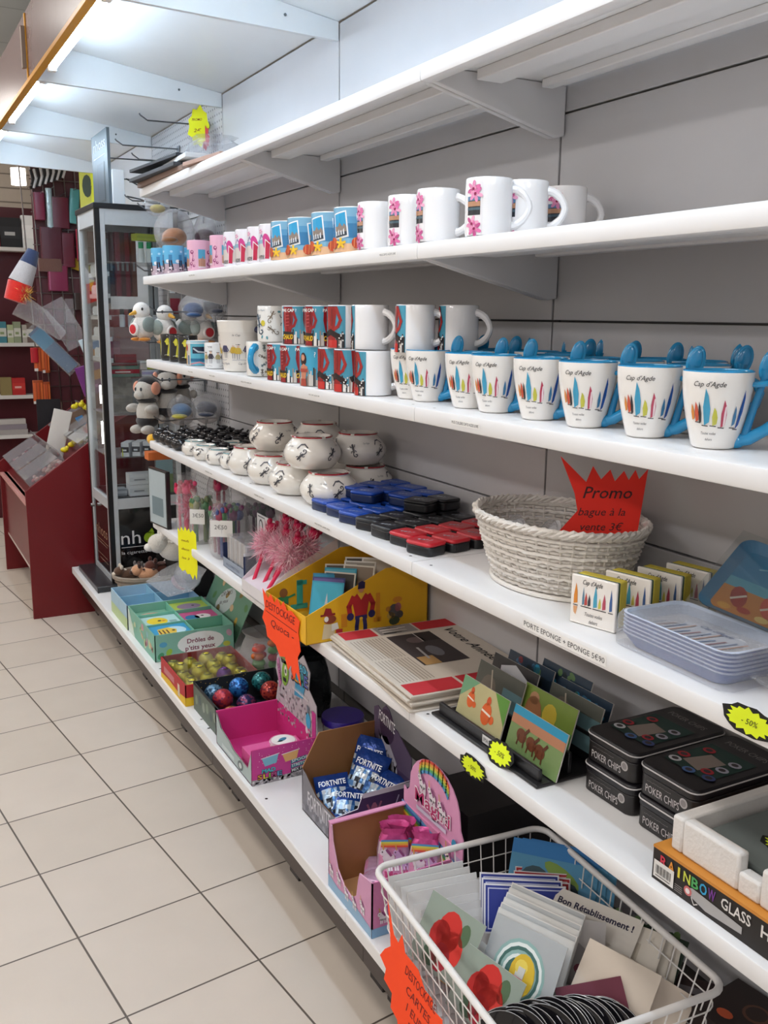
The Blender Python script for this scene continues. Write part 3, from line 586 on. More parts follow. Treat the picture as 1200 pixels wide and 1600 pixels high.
# ================================================================== fourth shelf: pots, mini boxes, basket, sponge holders, trays
def pot(label, k=1.0, rim='#a3242e', art=True):
    t = thing('ceramic_pot', label, 'pot'); R, H = .075*k, .084*k
    prof = [(.0001, 0), (.040*k, 0), (.043*k, .003*k)]+[(R*(.60+.40*math.sin(PI*(.10+.80*j/10))), .003*k+(H*.88-.003*k)*j/10) for j in range(11)]
    prof += [(.052*k, H*.92), (.053*k, H*.96), (.0535*k, H*.985)]; n0 = len(prof)-1
    prof += [(.052*k, H), (.048*k, H), (.046*k, H*.97), (.040*k, H*.90)]; n1 = 3
    prof += [(.060*k, H*.75), (.062*k, H*.5), (.040*k, .008*k), (.0001, .006*k)]
    m = MB(); m.lathe(prof, ['#e9e4dc']*(n0-1)+[rim]*3+['#efe9e2']*6, 44)
    for a in (0.4, 2.5, 4.6): m.box(-.0045*k, .045*k, H*.965, .0045*k, .055*k, H*1.012, '#e2dcd4', Matrix.Rotation(a, 4, 'Z'))
    m.build('pot_body', M_gloss, t)
    m = MB()
    class PS_:
        curved = True
        def p(s, a, b, l):
            j = min(max((b-.003*k)/(H*.88-.003*k), 0), 1); r = R*(.60+.40*math.sin(PI*(.10+.80*j)))+.0005*l+.0006; th = a/R
            return Vector((r*math.cos(th), r*math.sin(th), b))
    S = PS_()
    if art:
        for q in range(6):
            u = q*2*PI*R/6
            gecko(m, S, u, .042*k, .019*k, (.9, -.7, .3)[q % 3]+(q % 2)*1.4, '#4a4a50', 2, .13)
            if q % 2: dl(m, S, [(u-.016, .058*k), (u-.008, .067*k), (u+.004, .068*k), (u+.014, .060*k)], .003, '#5c5c64', 2)
            else: dt(m, S, "Cap d'Agde", u+.026, .060*k, .0038, '#6a6a70', 2, w=.02, shear=.3)
        m.build('print', M_gloss, t, flat=True)
    return t
PP = Placer(pot); z4 = Z[4]+.0005; g = 'white lizard pots with red rims'
for (x, y, z, a), lab in zip([(.985, 2.680, z4, 0), (.985, 2.505, z4, .9), (.983, 2.330, z4, .5), (1.000, 2.155, z4, 1.5), (1.135, 2.215, z4, .2), (1.132, 2.40, z4, .8), (1.135, 2.60, z4, .4),
                       (1.02, 2.575, z4+.0845, .3), (1.125, 2.495, z4+.0845, 1.2), (.985, 2.225, z4+.0845, .8), (1.125, 2.240, z4+.0845, 2.0)],
        ['leftmost red-rimmed pot of the bottom row, beside the small white pots', 'second red-rimmed pot of the bottom front row from the left', 'third red-rimmed pot of the bottom front row, under the stacked one', 'red-rimmed pot at the right end of the bottom front row, beside the blue mini boxes',
         'red-rimmed pot at the back right of the bottom row', 'hidden red-rimmed pot at the back middle of the bottom row', 'hidden red-rimmed pot at the back left of the bottom row',
         'stacked red-rimmed pot furthest left on the upper level', 'stacked red-rimmed pot at the back middle of the upper level', 'stacked red-rimmed pot nearest the shelf edge on the upper level', 'stacked red-rimmed pot at the back right of the upper level']):
    PP.put((x, y, z), a, lab, g)
PT = Placer(lambda l: pot(l, .60, '#5fa3ac'))
for k, (x, y) in enumerate([(.945, 3.125), (.948, 3.005), (.955, 2.895), (.968, 2.795), (1.06, 3.045), (1.065, 2.94), (1.07, 2.84), (1.15, 2.74)]):
    PT.put((x, y, z4), k*.7, '%s small white pot with a teal rim, %s' % ((['leftmost', 'second', 'third', 'fourth'][k], 'front row') if k < 4 else (['leftmost', 'second', 'third', 'rightmost'][k-4], 'back row')), 'small teal-rimmed pots')
def ashpot(label):
    t = thing('ashtray', label, 'ashtray'); m = MB(); m.lathe([(.0001, 0), (.020, 0), (.033, .012), (.036, .024), (.031, .036), (.026, .040), (.027, .043), (.022, .044), (.02, .03), (.0001, .02)], '#17161a', 26); m.build('bowl', M_gloss, t)
    m = MB(); m.sph(0, 0, .046, .019, .019, .009, '#1f1e22'); m.tube([(.010, 0, .05), (.024, 0, .058)], .0035, '#26252a'); m.build('lid', M_gloss, t); return t
PA = Placer(ashpot); n_ = 0
for r_ in range(4):
    for k in range(9 if r_ else 4):
        y = 3.50-k*.078-(.02 if r_ % 2 else 0); x = .935+r_*.078
        if r_ == 0: y = 3.50-k*.082
        PA.put((x, y, z4), k*1.3+r_, 'round black ashtray, %s from the left in the %s row' % (ORD[k], ['front', 'second', 'third', 'rear'][r_]), 'black ashtrays')
def minibox(c1, c2='#17181c'):
    def f(label):
        t = thing('mini_tape_box', label, 'box'); m = MB(); m.prism(rrect(.056, .070, .012, 4), .0, .020, c2); m.build('base', M_plast, t, .003)
        m = MB(); m.prism(rrect(.057, .071, .012, 4), .0185, .027, c1); m.build('lid', M_plast, t, .0035)
        m = MB(); S = Flat((-.015, -.012, .0272), (1, 0, 0), (0, 1, 0)); gecko(m, S, .010, .015, .012, .4, '#c9ced6', 1, .16); dt(m, S, "Cap d'Agde", .0, -.002, .004, '#c9ced6', 1, w=.024); m.build('print', M_paper, t, flat=True); return t
    return Placer(f)
PB, PK, PR = minibox('#1748a8', '#14264e'), minibox('#1d1e22'), minibox('#c0222e')
rows = [(2.085, PB, 'blue'), (2.005, PB, 'blue'), (1.925, PB, 'blue'), (1.845, PK, 'black'), (1.765, PK, 'black'), (1.685, PR, 'red'), (1.605, PR, 'red')]
for j, (y, P_, cn) in enumerate(rows):
    for i in range(4):
        xx = .962+i*.064+(.004 if j % 2 else 0); P_.put((xx, y+i*.006, z4), .25+.15*((i*3+j*5) % 4-1.5)*.5, '%s mini box, lower layer, %s row from the pots, %s from the edge' % (cn, ORD[j], ORD[i]), cn+' mini boxes')
for j, y in enumerate((2.075, 1.995, 1.915, 1.84)):
    for i in (1, 2, 3):
        if i == 1 and j > 1: continue
        (PB if j < 3 else PK).put((.975+i*.062, y+.02, z4+.0285), .3+.2*((i+j) % 3-1), '%s mini box on top, %s from the pots, %s from the back panel' % ('blue' if j < 3 else 'black', ORD[j], ORD[3-i]), 'stacked mini boxes')
# wicker basket
def wicker(label):
    t = thing('wicker_basket', label, 'basket'); a_t, b_t, a_b, b_b, H = .125, .178, .088, .128, .125
    def P(th, z, d=0):
        k = z/H; k = k**.8; return ((a_b+(a_t-a_b)*k+d)*math.cos(th), (b_b+(b_t-b_b)*k+d)*math.sin(th), z)
    r = random.Random(4); m = MB(); NS = 44; wc = ('#d9d3cc', '#cfc9c1', '#e2ddd6')
    for j in range(17):
        z = .006+j*.0068; m.tube([P(2*PI*i/(NS*2), z+.0012*r.uniform(-1, 1), .0035*(1 if (i+j) % 2 else -1)*(1 if i % 2 == 0 else 0)) for i in range(NS*2)], .0034, wc[j % 3], 6, True)
    for k in range(NS):
        th = 2*PI*k/NS; m.tube([P(th, z, 0) for z in (.0, .04, .08, H)], .0026, '#d5cfc7', 5)
    m.build('woven_side', M_wick, t)
    m = MB()
    for q in range(4): m.tube([P(2*PI*i/60, H-.002+.006*math.sin(i*1.9+q*1.6), .004*math.cos(i*1.9+q*1.6)+.002) for i in range(60)], .0042, wc[q % 3], 6, True)
    m.build('braided_rim', M_wick, t)
    m = MB(); m.lathe([(.0001, .004), (1, .004), (1, 0), (.0001, 0)], '#cfc9c1', 40, M=Matrix.Diagonal((a_b, b_b, 1, 1)))
    for q in range(3): m.tube([P(2*PI*i/60, .004, .005+.002*q) for i in range(60)], .004, wc[q], 6, True)
    m.build('base', M_wick, t); return t
wk = wicker('oval white wicker basket with a red promo card inside'); wk.location = (1.062, 1.312, z4); wk.rotation_euler = (0, 0, .05)
m = MB(); S = Flat((0, 0, 0), (1, 0, 0), (0, 1, 0))
pts = [(-.085, -.055), (-.045, -.010), (-.050, .020), (-.075, .085), (-.030, .040), (-.018, .068), (-.004, .045), (.012, .062), (.020, .042), (.036, .060), (.044, .044), (.056, .062), (.062, .046), (.078, .064), (.058, -.055)]
m.prism(pts, -.0006, 0, '#ff2c16'); dt(m, S, 'Promo', -.036, .012, .020, '#4a1418', 1, shear=.3, w=.086, bold=.006); dt(m, S, 'bague à la', -.044, -.018, .013, '#4a1418', 1, shear=.3, w=.082); dt(m, S, 'vente 3€', -.040, -.044, .013, '#4a1418', 1, shear=.3, w=.075)
pc = m.build('price_card', M_paper, flat=True); tag(pc, 'red handwritten promo card cut as a burst, standing in the wicker basket', 'price card')
rt_ = Vector((.88, -.47, 0)); upv = Vector((.10, .20, .95)).normalized(); nn = rt_.cross(upv).normalized(); upv = nn.cross(rt_)
pc.matrix_world = Matrix(((rt_.x, upv.x, nn.x, 1.095), (rt_.y, upv.y, nn.y, 1.232), (rt_.z, upv.z, nn.z, z4+.155), (0, 0, 0, 1)))
for k, (x, y, a, ln) in enumerate([(1.035, 1.40, -.25, .05), (1.065, 1.335, -.5, .062), (1.00, 1.36, .3, .055)]):
    t = thing('ring_blister_pack', ['clear ring pack with oval white tag at the left in the wicker basket', 'clear ring pack with the longest white tag leaning in the wicker basket', 'small clear ring pack low at the front of the wicker basket'][k], 'packet', (x, y, z4+.075), a, 'ring packs in the wicker basket')
    Q = Matrix.Rotation(-1.15, 4, 'Y') @ Matrix.Rotation(.3, 4, 'X')
    m = MB(); m.prism([(ln*.62*math.cos(q*PI/10)*1.0, .024*math.sin(q*PI/10)) for q in range(20)], 0, .0012, '#e6e4e4', Q); S = Flat(Q @ Vector((0, 0, .0014)), Q.to_3x3() @ Vector((0, 1, 0)), Q.to_3x3() @ Vector((-1, 0, 0))); de(m, S, 0, ln*.45, .008, .003, '#8e8a88', 1); dt(m, S, 'BAGUE', -.012, .006, .005, '#6e6a6a', 1, w=.024)
    for q in range(3): dq(m, S, -.010, -.004-.006*q, .020, .0018, '#8e8a88', 1)
    m.build('tag_card', M_paper, t, flat=True); m = MB(); m.sph(-.008, 0, .006, .034, .026, .012, '#ffffff', 14, 8, Q); m.build('plastic_bubble', M_film, t)
# sponge holders: white printed tile, sponge with green back, one behind the other
def tile(label):
    t = thing('sponge_holder', label, 'sponge holder'); m = MB(); m.box(0, -.003, 0, .083, .003, .079, '#ece6df'); m.box(0, -.0035, .0, .083, .040, .004, '#e6e0d8'); m.build('holder_body', M_gloss, t, .0022)
    m = MB(); S = Flat((-.002, -.0031, -.008), (1, 0, 0), (0, 0, 1)); dt(m, S, "Cap d'Agde", .024, .074, .0075, '#35302f', 1, w=.036, shear=.35, bold=.006)
    for x, h, w, c in ((.012, .034, .007, '#d8862f'), (.026, .03, .004, '#5a7f96'), (.031, .022, .005, '#b8453f'), (.037, .020, .005, '#3b3440'), (.048, .036, .007, '#4aa0bc'), (.056, .018, .005, '#c8c058'), (.064, .026, .006, '#b1475c'), (.076, .036, .005, '#3b5a8e')):
        y = .040; dp(m, S, [(x-w*.5, y), (x+w*.5, y+.002), (x+w*.4, y+h*.6), (x, y+h), (x-w*.5, y+h*.4)], c, 1); dl(m, S, [(x-.004, y-.002), (x+.004, y-.002)], .0014, '#3a3436', 1)
    dp(m, S, [(.008, .036), (.016, .036), (.013, .022), (.009, .026)], '#d8a070', 1); dt(m, S, 'Toutes voiles', .030, .024, .006, '#3a3436', 1, w=.032, shear=.3); dt(m, S, 'dehors', .038, .013, .006, '#3a3436', 1, w=.016, shear=.3)
    m.build('print', M_paper, t, flat=True); return t
def sponge(label):
    t = thing('kitchen_sponge', label, 'sponge'); m = MB(); m.box(0.002, 0, 0, .081, .005, .0735, '#1f4a38'); m.build('scouring_pad', M_fabric, t, .002); m = MB(); m.box(0.002, .005, 0, .081, .024, .0735, '#c9b743'); m.build('foam_block', M_foam, t, .002)
    return t
PTl, PSp = Placer(tile), Placer(sponge); 
for k, (x, y) in enumerate(((.944, 1.123), (1.006, 1.115), (1.068, 1.110), (1.128, 1.107))):
    a = -1.30-.04*k
    PTl.put((x, y, z4), a, ['nearest white sponge holder with sailing boats, fully in view', 'second white sponge holder, behind the first yellow sponge', 'third white sponge holder, behind the second yellow sponge', 'rear white sponge holder, nearest the back panel'][k], 'white sponge holders')
    PSp.put((x+.0052, y+.0014, z4+.0045), a, ['yellow and green sponge', 'second yellow and green sponge', 'third yellow and green sponge', 'rearmost yellow and green sponge'][k]+' standing right behind the '+['nearest', 'second', 'third', 'rear'][k]+' sponge holder', 'yellow and green sponges')
# plastic-wrapped trays
def ptray(z): 
    def f(label):
        t = thing('serving_tray', label, 'tray'); m = MB(); w, d = .125, .215
        for (s0, h0), (s1, h1), c in (((1.0, .020), (.96, .021), '#c9d2e4'), ((.96, .021), (.86, .004), '#b9c6da'), ((.86, .004), (.01, .004), '#c5cddb')):
            A = rrect(w*s0, d*s0, .022*s0, 5); B = rrect(w*s1, d*s1, max(.022*s1, .0005), 5); n = len(A)
            m.add([(x, y, h0) for x, y in A]+[(x, y, h1) for x, y in B], [(i, (i+1) % n, n+(i+1) % n, n+i) for i in range(n)], c)
        A = rrect(w, d, .022, 5); B = rrect(w*.84, d*.84, .02, 5); n = len(A); m.add([(x, y, .0195) for x, y in A]+[(x, y, 0) for x, y in B], [(i, n+i, n+(i+1) % n, (i+1) % n) for i in range(n)]+[tuple(range(2*n-1, n-1, -1))], '#4d609a')
        S = Flat((-.05, .09, .0046), (0, -1, 0), (1, 0, 0))
        for i in range(12): dl(m, S, [(.012+i*.012, .012+.006*(i % 3)), (.018+i*.012, .05+.008*(i % 4))], .0035, ('#8298bb', '#a58a94', '#97a7c4', '#c3a79e')[i % 4], 1)
        dt(m, S, "Cap d'Agde", .06, .075, .009, '#4f5f86', 1, w=.06, shear=.3)
        m.build('tray_body', M_plast, t, .0); return t
    return Placer(f)
PTr = ptray(0)
for k in range(6): PTr.put((1.0, .905, z4+.001+k*.0058), -.03, 'blue-grey serving tray, %s from the bottom of the film-wrapped stack' % ORD[k], 'stacked serving trays')
m = MB(); r = random.Random(5); A = rrect(.135, .228, .024, 8); n = len(A)
lv = [(1.0, .0), (1.01, .014), (1.015, .030), (1.0, .045), (.95, .050), (.7, .036), (.3, .031), (.02, .030)]
vs = []
for s_, z_ in lv:
    for i, (x, y) in enumerate(A): vs.append((x*s_*(1+.012*r.uniform(-1, 1)), y*s_*(1+.012*r.uniform(-1, 1)), z_+.0015*r.random()))
fs = [(j*n+i, j*n+(i+1) % n, (j+1)*n+(i+1) % n, (j+1)*n+i) for j in range(len(lv)-1) for i in range(n)]
m.add(vs, fs, '#ffffff'); m.add([(-.03, -.112, .02), (.05, -.112, .016), (.075, -.16, .004), (.03, -.175, .012), (-.02, -.165, .003)], [(0, 1, 2, 3, 4)], '#ffffff')
tag(m.build('plastic_film', M_film), 'crinkled clear plastic film around the stack of serving trays', 'plastic film', loc=(1.0, .905, z4), rz=-.03)
def beach(label):
    t = thing('beach_picture_tray', label, 'tray'); m = MB(); Q = MT(0, 0, 0, 0, 0, 0)
    A = rrect(.22, .16, .02, 5); B = rrect(.19, .13, .015, 5); n = len(A)
    m.add([(x, y, .012) for x, y in A]+[(x, y, 0) for x, y in B], [(i, (i+1) % n, n+(i+1) % n, n+i) for i in range(n)]+[tuple(range(n, 2*n))], ['#2a88b8']*n+['#2a88b8'])
    m.add([(x, y, .0105) for x, y in A]+[(x, y, -.0015) for x, y in B], [(i, n+i, n+(i+1) % n, (i+1) % n) for i in range(n)]+[tuple(range(2*n-1, n-1, -1))], '#2a4a66')
    S = Flat((-.095, -.065, .0006), (1, 0, 0), (0, 1, 0))
    dq(m, S, 0, 0, .19, .05, '#d98a35', 1); dq(m, S, 0, .05, .19, .02, '#5fb6cf', 1); dq(m, S, 0, .07, .19, .06, '#2b8fc0', 1)
    for x, c in ((.03, '#b33226'), (.075, '#d8452f'), (.115, '#e8d9c8'), (.15, '#b33226')):
        de(m, S, x, .034, .012, .022, c, 2, 12, .4); dl(m, S, [(x-.008, .026), (x+.008, .040)], .004, '#efe2d0', 3)
    for k in range(6): de(m, S, .02+k*.028, .008+.004*(k % 2), .010, .006, ('#e9a63c', '#c03a2a', '#f0cf7a')[k % 3], 3)
    dl(m, S, [(.10, .092), (.12, .098), (.14, .092)], .004, '#c8423a', 2); dl(m, S, [(.03, .10), (.05, .108), (.08, .104)], .003, '#9fd6e6', 2)
    m.build('tray_body', M_plast, t, flat=True); return t
bt = beach('tilted tray with a blue and orange beach picture, right of the sponges'); bt.matrix_world = Matrix.Translation((1.128, .862, z4+.078)) @ Matrix.Rotation(-.85, 4, 'Z') @ Matrix.Rotation(.52, 4, 'X') @ Matrix.Rotation(-.42, 4, 'Z')
m = MB(); m.box(-.118, -.088, .014, .118, .088, .0155, '#ffffff'); fo = m.build('plastic_film', M_glass); tag(fo, 'clear plastic film over the beach picture tray', 'plastic film'); fo.matrix_world = bt.matrix_world.copy()
# small fluorescent burst stickers
def sticker(body, w, h, label, loc, rot, seed=3, col='#dff01e', black=True, ts=.4, name='price_burst'):
    m = MB(); S = Flat((0, 0, 0), (1, 0, 0), (0, 1, 0))
    if black: m.prism(burst(w*1.18, h*1.25, 9, .10, seed), -.0008, 0, '#14130f'); m.prism(burst(w, h, 15, .24, seed), 0, .0006, col)
    else: m.prism(burst(w, h, 15, .24, seed), -.0002, .0006, col)
    S = Flat((0, 0, .0007), (1, 0, 0), (0, 1, 0)); L = body.split('/n')
    for i, q in enumerate(L): dt(m, S, q, 0, (len(L)/2-1-i)*h*ts*.9+h*ts*.15, h*ts*.55, '#2c2c1c', 1, shear=.25, align='c', w=None)
    o = tag(m.build(name, M_matte, flat=True), label, 'price sticker'); o.location = loc; o.rotation_euler = rot; return o
FR = (PI/2, 0, -PI/2)      # lying against a shelf front that faces the aisle
sticker('- 50%', .075, .034, 'fluorescent yellow burst reading minus 50 percent on the fourth shelf edge below the trays', (XF-.002, .728, Z[4]-.004), FR, 3)
sticker('- 50%', .075, .036, 'fluorescent yellow burst reading minus 50 percent stuck on the fifth shelf edge', (XF-.002, 1.318, Z[5]-.022), FR, 5)

# ================================================================== fifth shelf
z5 = Z[5]+.0005
def fr_card(name, label, cat, w, h, loc, rz, tilt, cols, t_=.002, art=None, grp=None, m_=M_paper):
    t = MB(); t.box(-w/2, 0, 0, w/2, t_, h, cols[0])
    S = Flat((-w/2, -.0001, 0), (1, 0, 0), (0, 0, 1), .0003)
    if art: art(t, S, w, h)
    o = tag(t.build(name, m_, flat=True), label, cat, grp); o.matrix_world = Matrix.Translation(loc) @ Matrix.Rotation(rz, 4, 'Z') @ Matrix.Rotation(-tilt, 4, 'X'); return o
# framed card at the far end
def a_frame(t, S, w, h): dq(t, S, .008, .008, w-.016, h-.016, '#8fa5ae'); dq(t, S, .015, .02, w-.03, h*.4, '#5b7a6c', 2)
t = thing('photo_frame', 'thin black frame standing edge-on at the far end of the fifth shelf', 'frame', (.905, 3.36, z5), .15); MB().box(0, 0, 0, .016, .16, .215, '#1b1b1d').build('frame_body', M_plast, t, .001); m = MB(); S = Flat((-.0003, .16, 0), (0, -1, 0), (0, 0, 1)); dq(m, S, .006, .006, .148, .203, '#a9b6bb'); dq(m, S, .03, .04, .10, .07, '#6d7f86', 2); m.build('picture', M_paper, t, flat=True)
# bags of dolls
def fluff(m, c, rad, n, ln, col, seed=1, w=.0012):
    r = random.Random(seed)
    for i in range(n):
        d = Vector((r.gauss(0, 1), r.gauss(0, 1), r.gauss(0, 1))).normalized(); p = Vector(c)+Vector((d.x*rad[0], d.y*rad[1], d.z*rad[2]))*r.uniform(.3, 1); q = p+(d+Vector((r.gauss(0, .5), r.gauss(0, .5), r.gauss(0, .5))))*ln*r.uniform(.5, 1)
        s_ = Vector((r.gauss(0, 1), r.gauss(0, 1), r.gauss(0, 1))).normalized()*w; m.add([p-s_, p+s_, q+s_*.3, q-s_*.3], [(0, 1, 2, 3)], col if not isinstance(col, (list, tuple)) else r.choice(col))
def bag_shape(m, w, d, h, seed=1, wr=.012):
    r = random.Random(seed); A = rrect(w, d, min(w, d)*.35, 5); n = len(A); lv = [(.85, 0), (1, .06), (1.02, .3), (1, .55), (.9, .75), (.72, .88), (.9, 1.0)]
    vs = [(x*s_*(1+wr*3*r.uniform(-1, 1)), y*s_*(1+wr*3*r.uniform(-1, 1)), z_*h) for s_, z_ in lv for x, y in A]
    m.add(vs, [(j*n+i, j*n+(i+1) % n, (j+1)*n+(i+1) % n, (j+1)*n+i) for j in range(len(lv)-1) for i in range(n)]+[tuple(range(n-1, -1, -1))], '#ffffff')
def pens_bag(name, label, cat, loc, cols, txt, w=.10, d=.09, h=.17, n=7, feather=False, rz=0, lab=True):
    t = thing(name, label, cat, loc, rz); r = random.Random(hash(label) % 99 if False else len(label))
    for i in range(n):
        m = MB(); x, y = r.uniform(-w*.32, w*.32), r.uniform(-d*.32, d*.32); c = cols[i % len(cols)]; c2 = cols[(i+1) % len(cols)]
        m.tube([(x, y, .006), (x*1.05, y*1.05, h*.62)], .005, c, 8); m.sph(x*1.1, y*1.1, h*.72, .016, .016, .020, c2, 12, 8); m.sph(x*1.1+.006, y*1.1-.008, h*.84, .009, .009, .010, c, 10, 6); m.sph(x*1.1-.010, y*1.1-.004, h*.80, .006, .006, .010, c, 8, 6)
        m.build('topper_pen', M_plast, t)
    if feather: m = MB(); fluff(m, (0, 0, h*.45), (w*.4, d*.4, h*.22), 500, .02, ['#e38aa6', '#f2b6c8', '#d85d84'], 3); m.build('feather_trim', M_fluff, t, flat=True)
    m = MB(); bag_shape(m, w, d, h, len(txt)+3); m.build('clear_bag', M_film, t)
    if lab:
        m = MB(); a = .5; Q = MT(0, 0, 0, -.62); m.M = Q; S = Flat((-w*.36, -d*.56, h*.40), (1, 0, 0), (0, 0, 1), .0005); dq(m, S, 0, 0, w*.62, h*.28, '#e6e4e0', 1); dt(m, S, txt, w*.12, h*.13, h*.07, '#55524e', 2); m.build('paper_label', M_paper, t, flat=True)
    return t
pens_bag('doll_pack', 'clear pack of bright pink feathered dolls beside the black frame', 'toy pack', (.965, 3.30, z5), ['#d92a5c', '#e94f7e', '#c41c4c'], '1€', .075, .07, .215, 5, True, 0, False)
pens_bag('pen_topper_bag', 'clear bag of green topper pens with a white label', 'bag', (.965, 3.12, z5), ['#4f7a55', '#8a8a4c', '#5c6e48'], '3€50', .085, .085, .185, 8)
pens_bag('pen_topper_bag', 'clear bag of purple and blue topper pens with a wide white label', 'bag', (.985, 2.90, z5), ['#7c2f66', '#3c4a86', '#8a3550', '#4f7a55'], '2€50', .12, .12, .195, 13)
pens_bag('doll_pack', 'second clear pack of pink dolls, half hidden at the back', 'toy pack', (1.09, 3.33, z5), ['#b01c46', '#c4285a'], '1€', .08, .08, .215, 5, False, 0, False)
pens_bag('pen_topper_bag', 'dark bag of topper pens standing behind the purple one', 'bag', (1.10, 2.93, z5), ['#3d4a44', '#5c3a54', '#33403c'], '3€', .11, .10, .18, 9, False, 0, False)
# blue and white shop display with clear packs
t = thing('display_box', 'navy and white display box holding clear packs, left of the feather pens', 'display box', (.925, 2.60, z5))
m = MB(); m.box(0, 0, 0, .11, .0015, .075, '#1d2950').box(0, .0015, 0, .0015, .19, .03, '#8d97a6').box(0, 0, 0, .11, .19, .0015, '#c9cdd4').box(0, .1885, 0, .11, .19, .075, '#1d2950').box(.1085, 0, 0, .11, .19, .09, '#d8d8dc'); S = Flat((0, 0, 0), (1, 0, 0), (0, 0, 1)); de(m, S, .052, .052, .011, .011, '#c9d2e2', 1, 16); de(m, S, .052, .052, .007, .007, '#1d2950', 2, 14); dq(m, S, .053, .050, .012, .004, '#c9d2e2', 3); dt(m, S, 'GEMATA', .026, .030, .008, '#c9d2e2', 1, w=.052); dq(m, S, .03, .012, .045, .003, '#8b97ba', 1); dq(m, S, 0, .072, .11, .010, '#d8d8dc', 1)
S = Flat((0, .19, 0), (0, -1, 0), (0, 0, 1)); dt(m, S, 'ALLUMETTES', .03, .010, .008, '#3b4760', 1, w=.12); m.build('tray', M_paper, t, flat=True)
m = MB(); m.box(.1085, .02, .08, .110, .17, .165, '#e0e0e2'); S = Flat((.1083, .17, .08), (0, -1, 0), (0, 0, 1)); de(m, S, .035, .045, .018, .026, '#55565c', 1, 14); de(m, S, .035, .045, .012, .020, '#e0e0e2', 2, 14); dq(m, S, .075, .020, .016, .045, '#77787e', 1, ); dt(m, S, 'G', .110, .045, .026, '#2b2c34', 1, bold=.02); dq(m, S, .010, .076, .060, .004, '#77787e', 1); m.build('header_card', M_paper, t, flat=True)
for k in range(4):
    c = thing('clear_pack', 'clear plastic pack, %s from the left in the navy display box' % ORD[k], 'packet', (.930, 2.760-k*.042, z5+.003), 0, 'clear packs in the navy box')
    m = MB(); m.box(.006, -.034, 0, .09, -.002, .095, '#b9bcc2'); m.build('card_insert', M_paper, c); m = MB(); m.box(.0, -.037, 0, .096, 0, .105, '#ffffff'); m.build('plastic_case', M_acry, c)
# white display with feather pens
t = thing('display_box', 'white display box holding pink feather pens, left of the yellow box', 'display box', (.885, 2.325, z5))
m = MB(); m.box(0, 0, 0, .0015, .18, .035, '#dcd8da').box(0, 0, 0, .20, .18, .0015, '#dcd8da')
for yy in (0, .1785): m.add([(0, yy, 0), (.22, yy, 0), (.22, yy, .17), (.06, yy, .085), (0, yy, .035), (0, yy+.0015, 0), (.22, yy+.0015, 0), (.22, yy+.0015, .17), (.06, yy+.0015, .085), (0, yy+.0015, .035)], [(0, 1, 2, 3, 4), (9, 8, 7, 6, 5), (3, 2, 7, 8), (4, 3, 8, 9)], '#d9cfd4')
m.add([(.0, .002, .030), (.19, .002, .10), (.19, .178, .10), (.0, .178, .030)], [(0, 1, 2, 3)], '#d6c9d0'); m.build('carton', M_paper, t, flat=True)
def fpen(label):
    t = thing('feather_pen', label, 'pen'); m = MB(); m.tube([(0, 0, 0), (0, 0, .10)], .0055, '#d81c4c', 10); m.tube([(0, 0, -.006), (0, 0, 0)], [.002, .005], '#3a2a30', 8); m.build('barrel', M_plast, t)
    m = MB(); fluff(m, (0, 0, .122), (.032, .032, .042), 2200, .020, ['#eaa0b6', '#f5c4d0', '#e68aa6', '#f9d9e0'], 5, .0009); m.build('feather_tuft', M_fluff, t, flat=True)
    m = MB(); m.sph(0, 0, .168, .017, .017, .016, '#cf1f54'); m.sph(.012, 0, .184, .008, .008, .010, '#b81848'); m.sph(-.012, 0, .184, .008, .008, .010, '#b81848'); m.build('topper', M_plast, t); return t
PF = Placer(fpen)
for k in range(6):
    o = PF.put((0, 0, 0), 0, 'pink feather pen, %s in the white display box' % ['front left', 'front second', 'front right', 'back left', 'back middle', 'back right'][k], 'pink feather pens')
    o.matrix_world = Matrix.Translation((.905+.040*(k//3)+.008*(k % 2), 2.470-(k % 3)*.052, z5+.026+.014*(k//3))) @ Matrix.Rotation(.42+.08*(k % 3), 4, 'Y') @ Matrix.Rotation(-.12+.1*(k % 3), 4, 'X')
# yellow card box
YL = '#e8b21c'
t = thing('display_box', 'yellow cardboard display box with a masked hero figure, full of postcards', 'display box', (.862, 1.990, z5), .03)
L, Dp = .345, .245
def sidepoly(y): return [(0, y, 0), (L, y, 0), (L, y, .165), (.22, y, .165), (0, y, .072)]
m = MB()
for yy, c in ((0, YL), (Dp, '#d9a41a')):
    P = sidepoly(yy)+[(a, b+.002, c_) for a, b, c_ in sidepoly(yy)]; m.add(P, [(0, 1, 2, 3, 4), (9, 8, 7, 6, 5), (4, 3, 8, 9), (3, 2, 7, 8), (2, 1, 6, 7), (5, 0, 4, 9)], c)
m.box(0, 0, 0, .002, Dp, .071, YL).box(0, 0, 0, L, Dp, .002, '#c9981c').box(L-.002, 0, 0, L, Dp, .165, '#c9981c')
S = Flat((0, -.0003, 0), (1, 0, 0), (0, 0, 1), .0003)
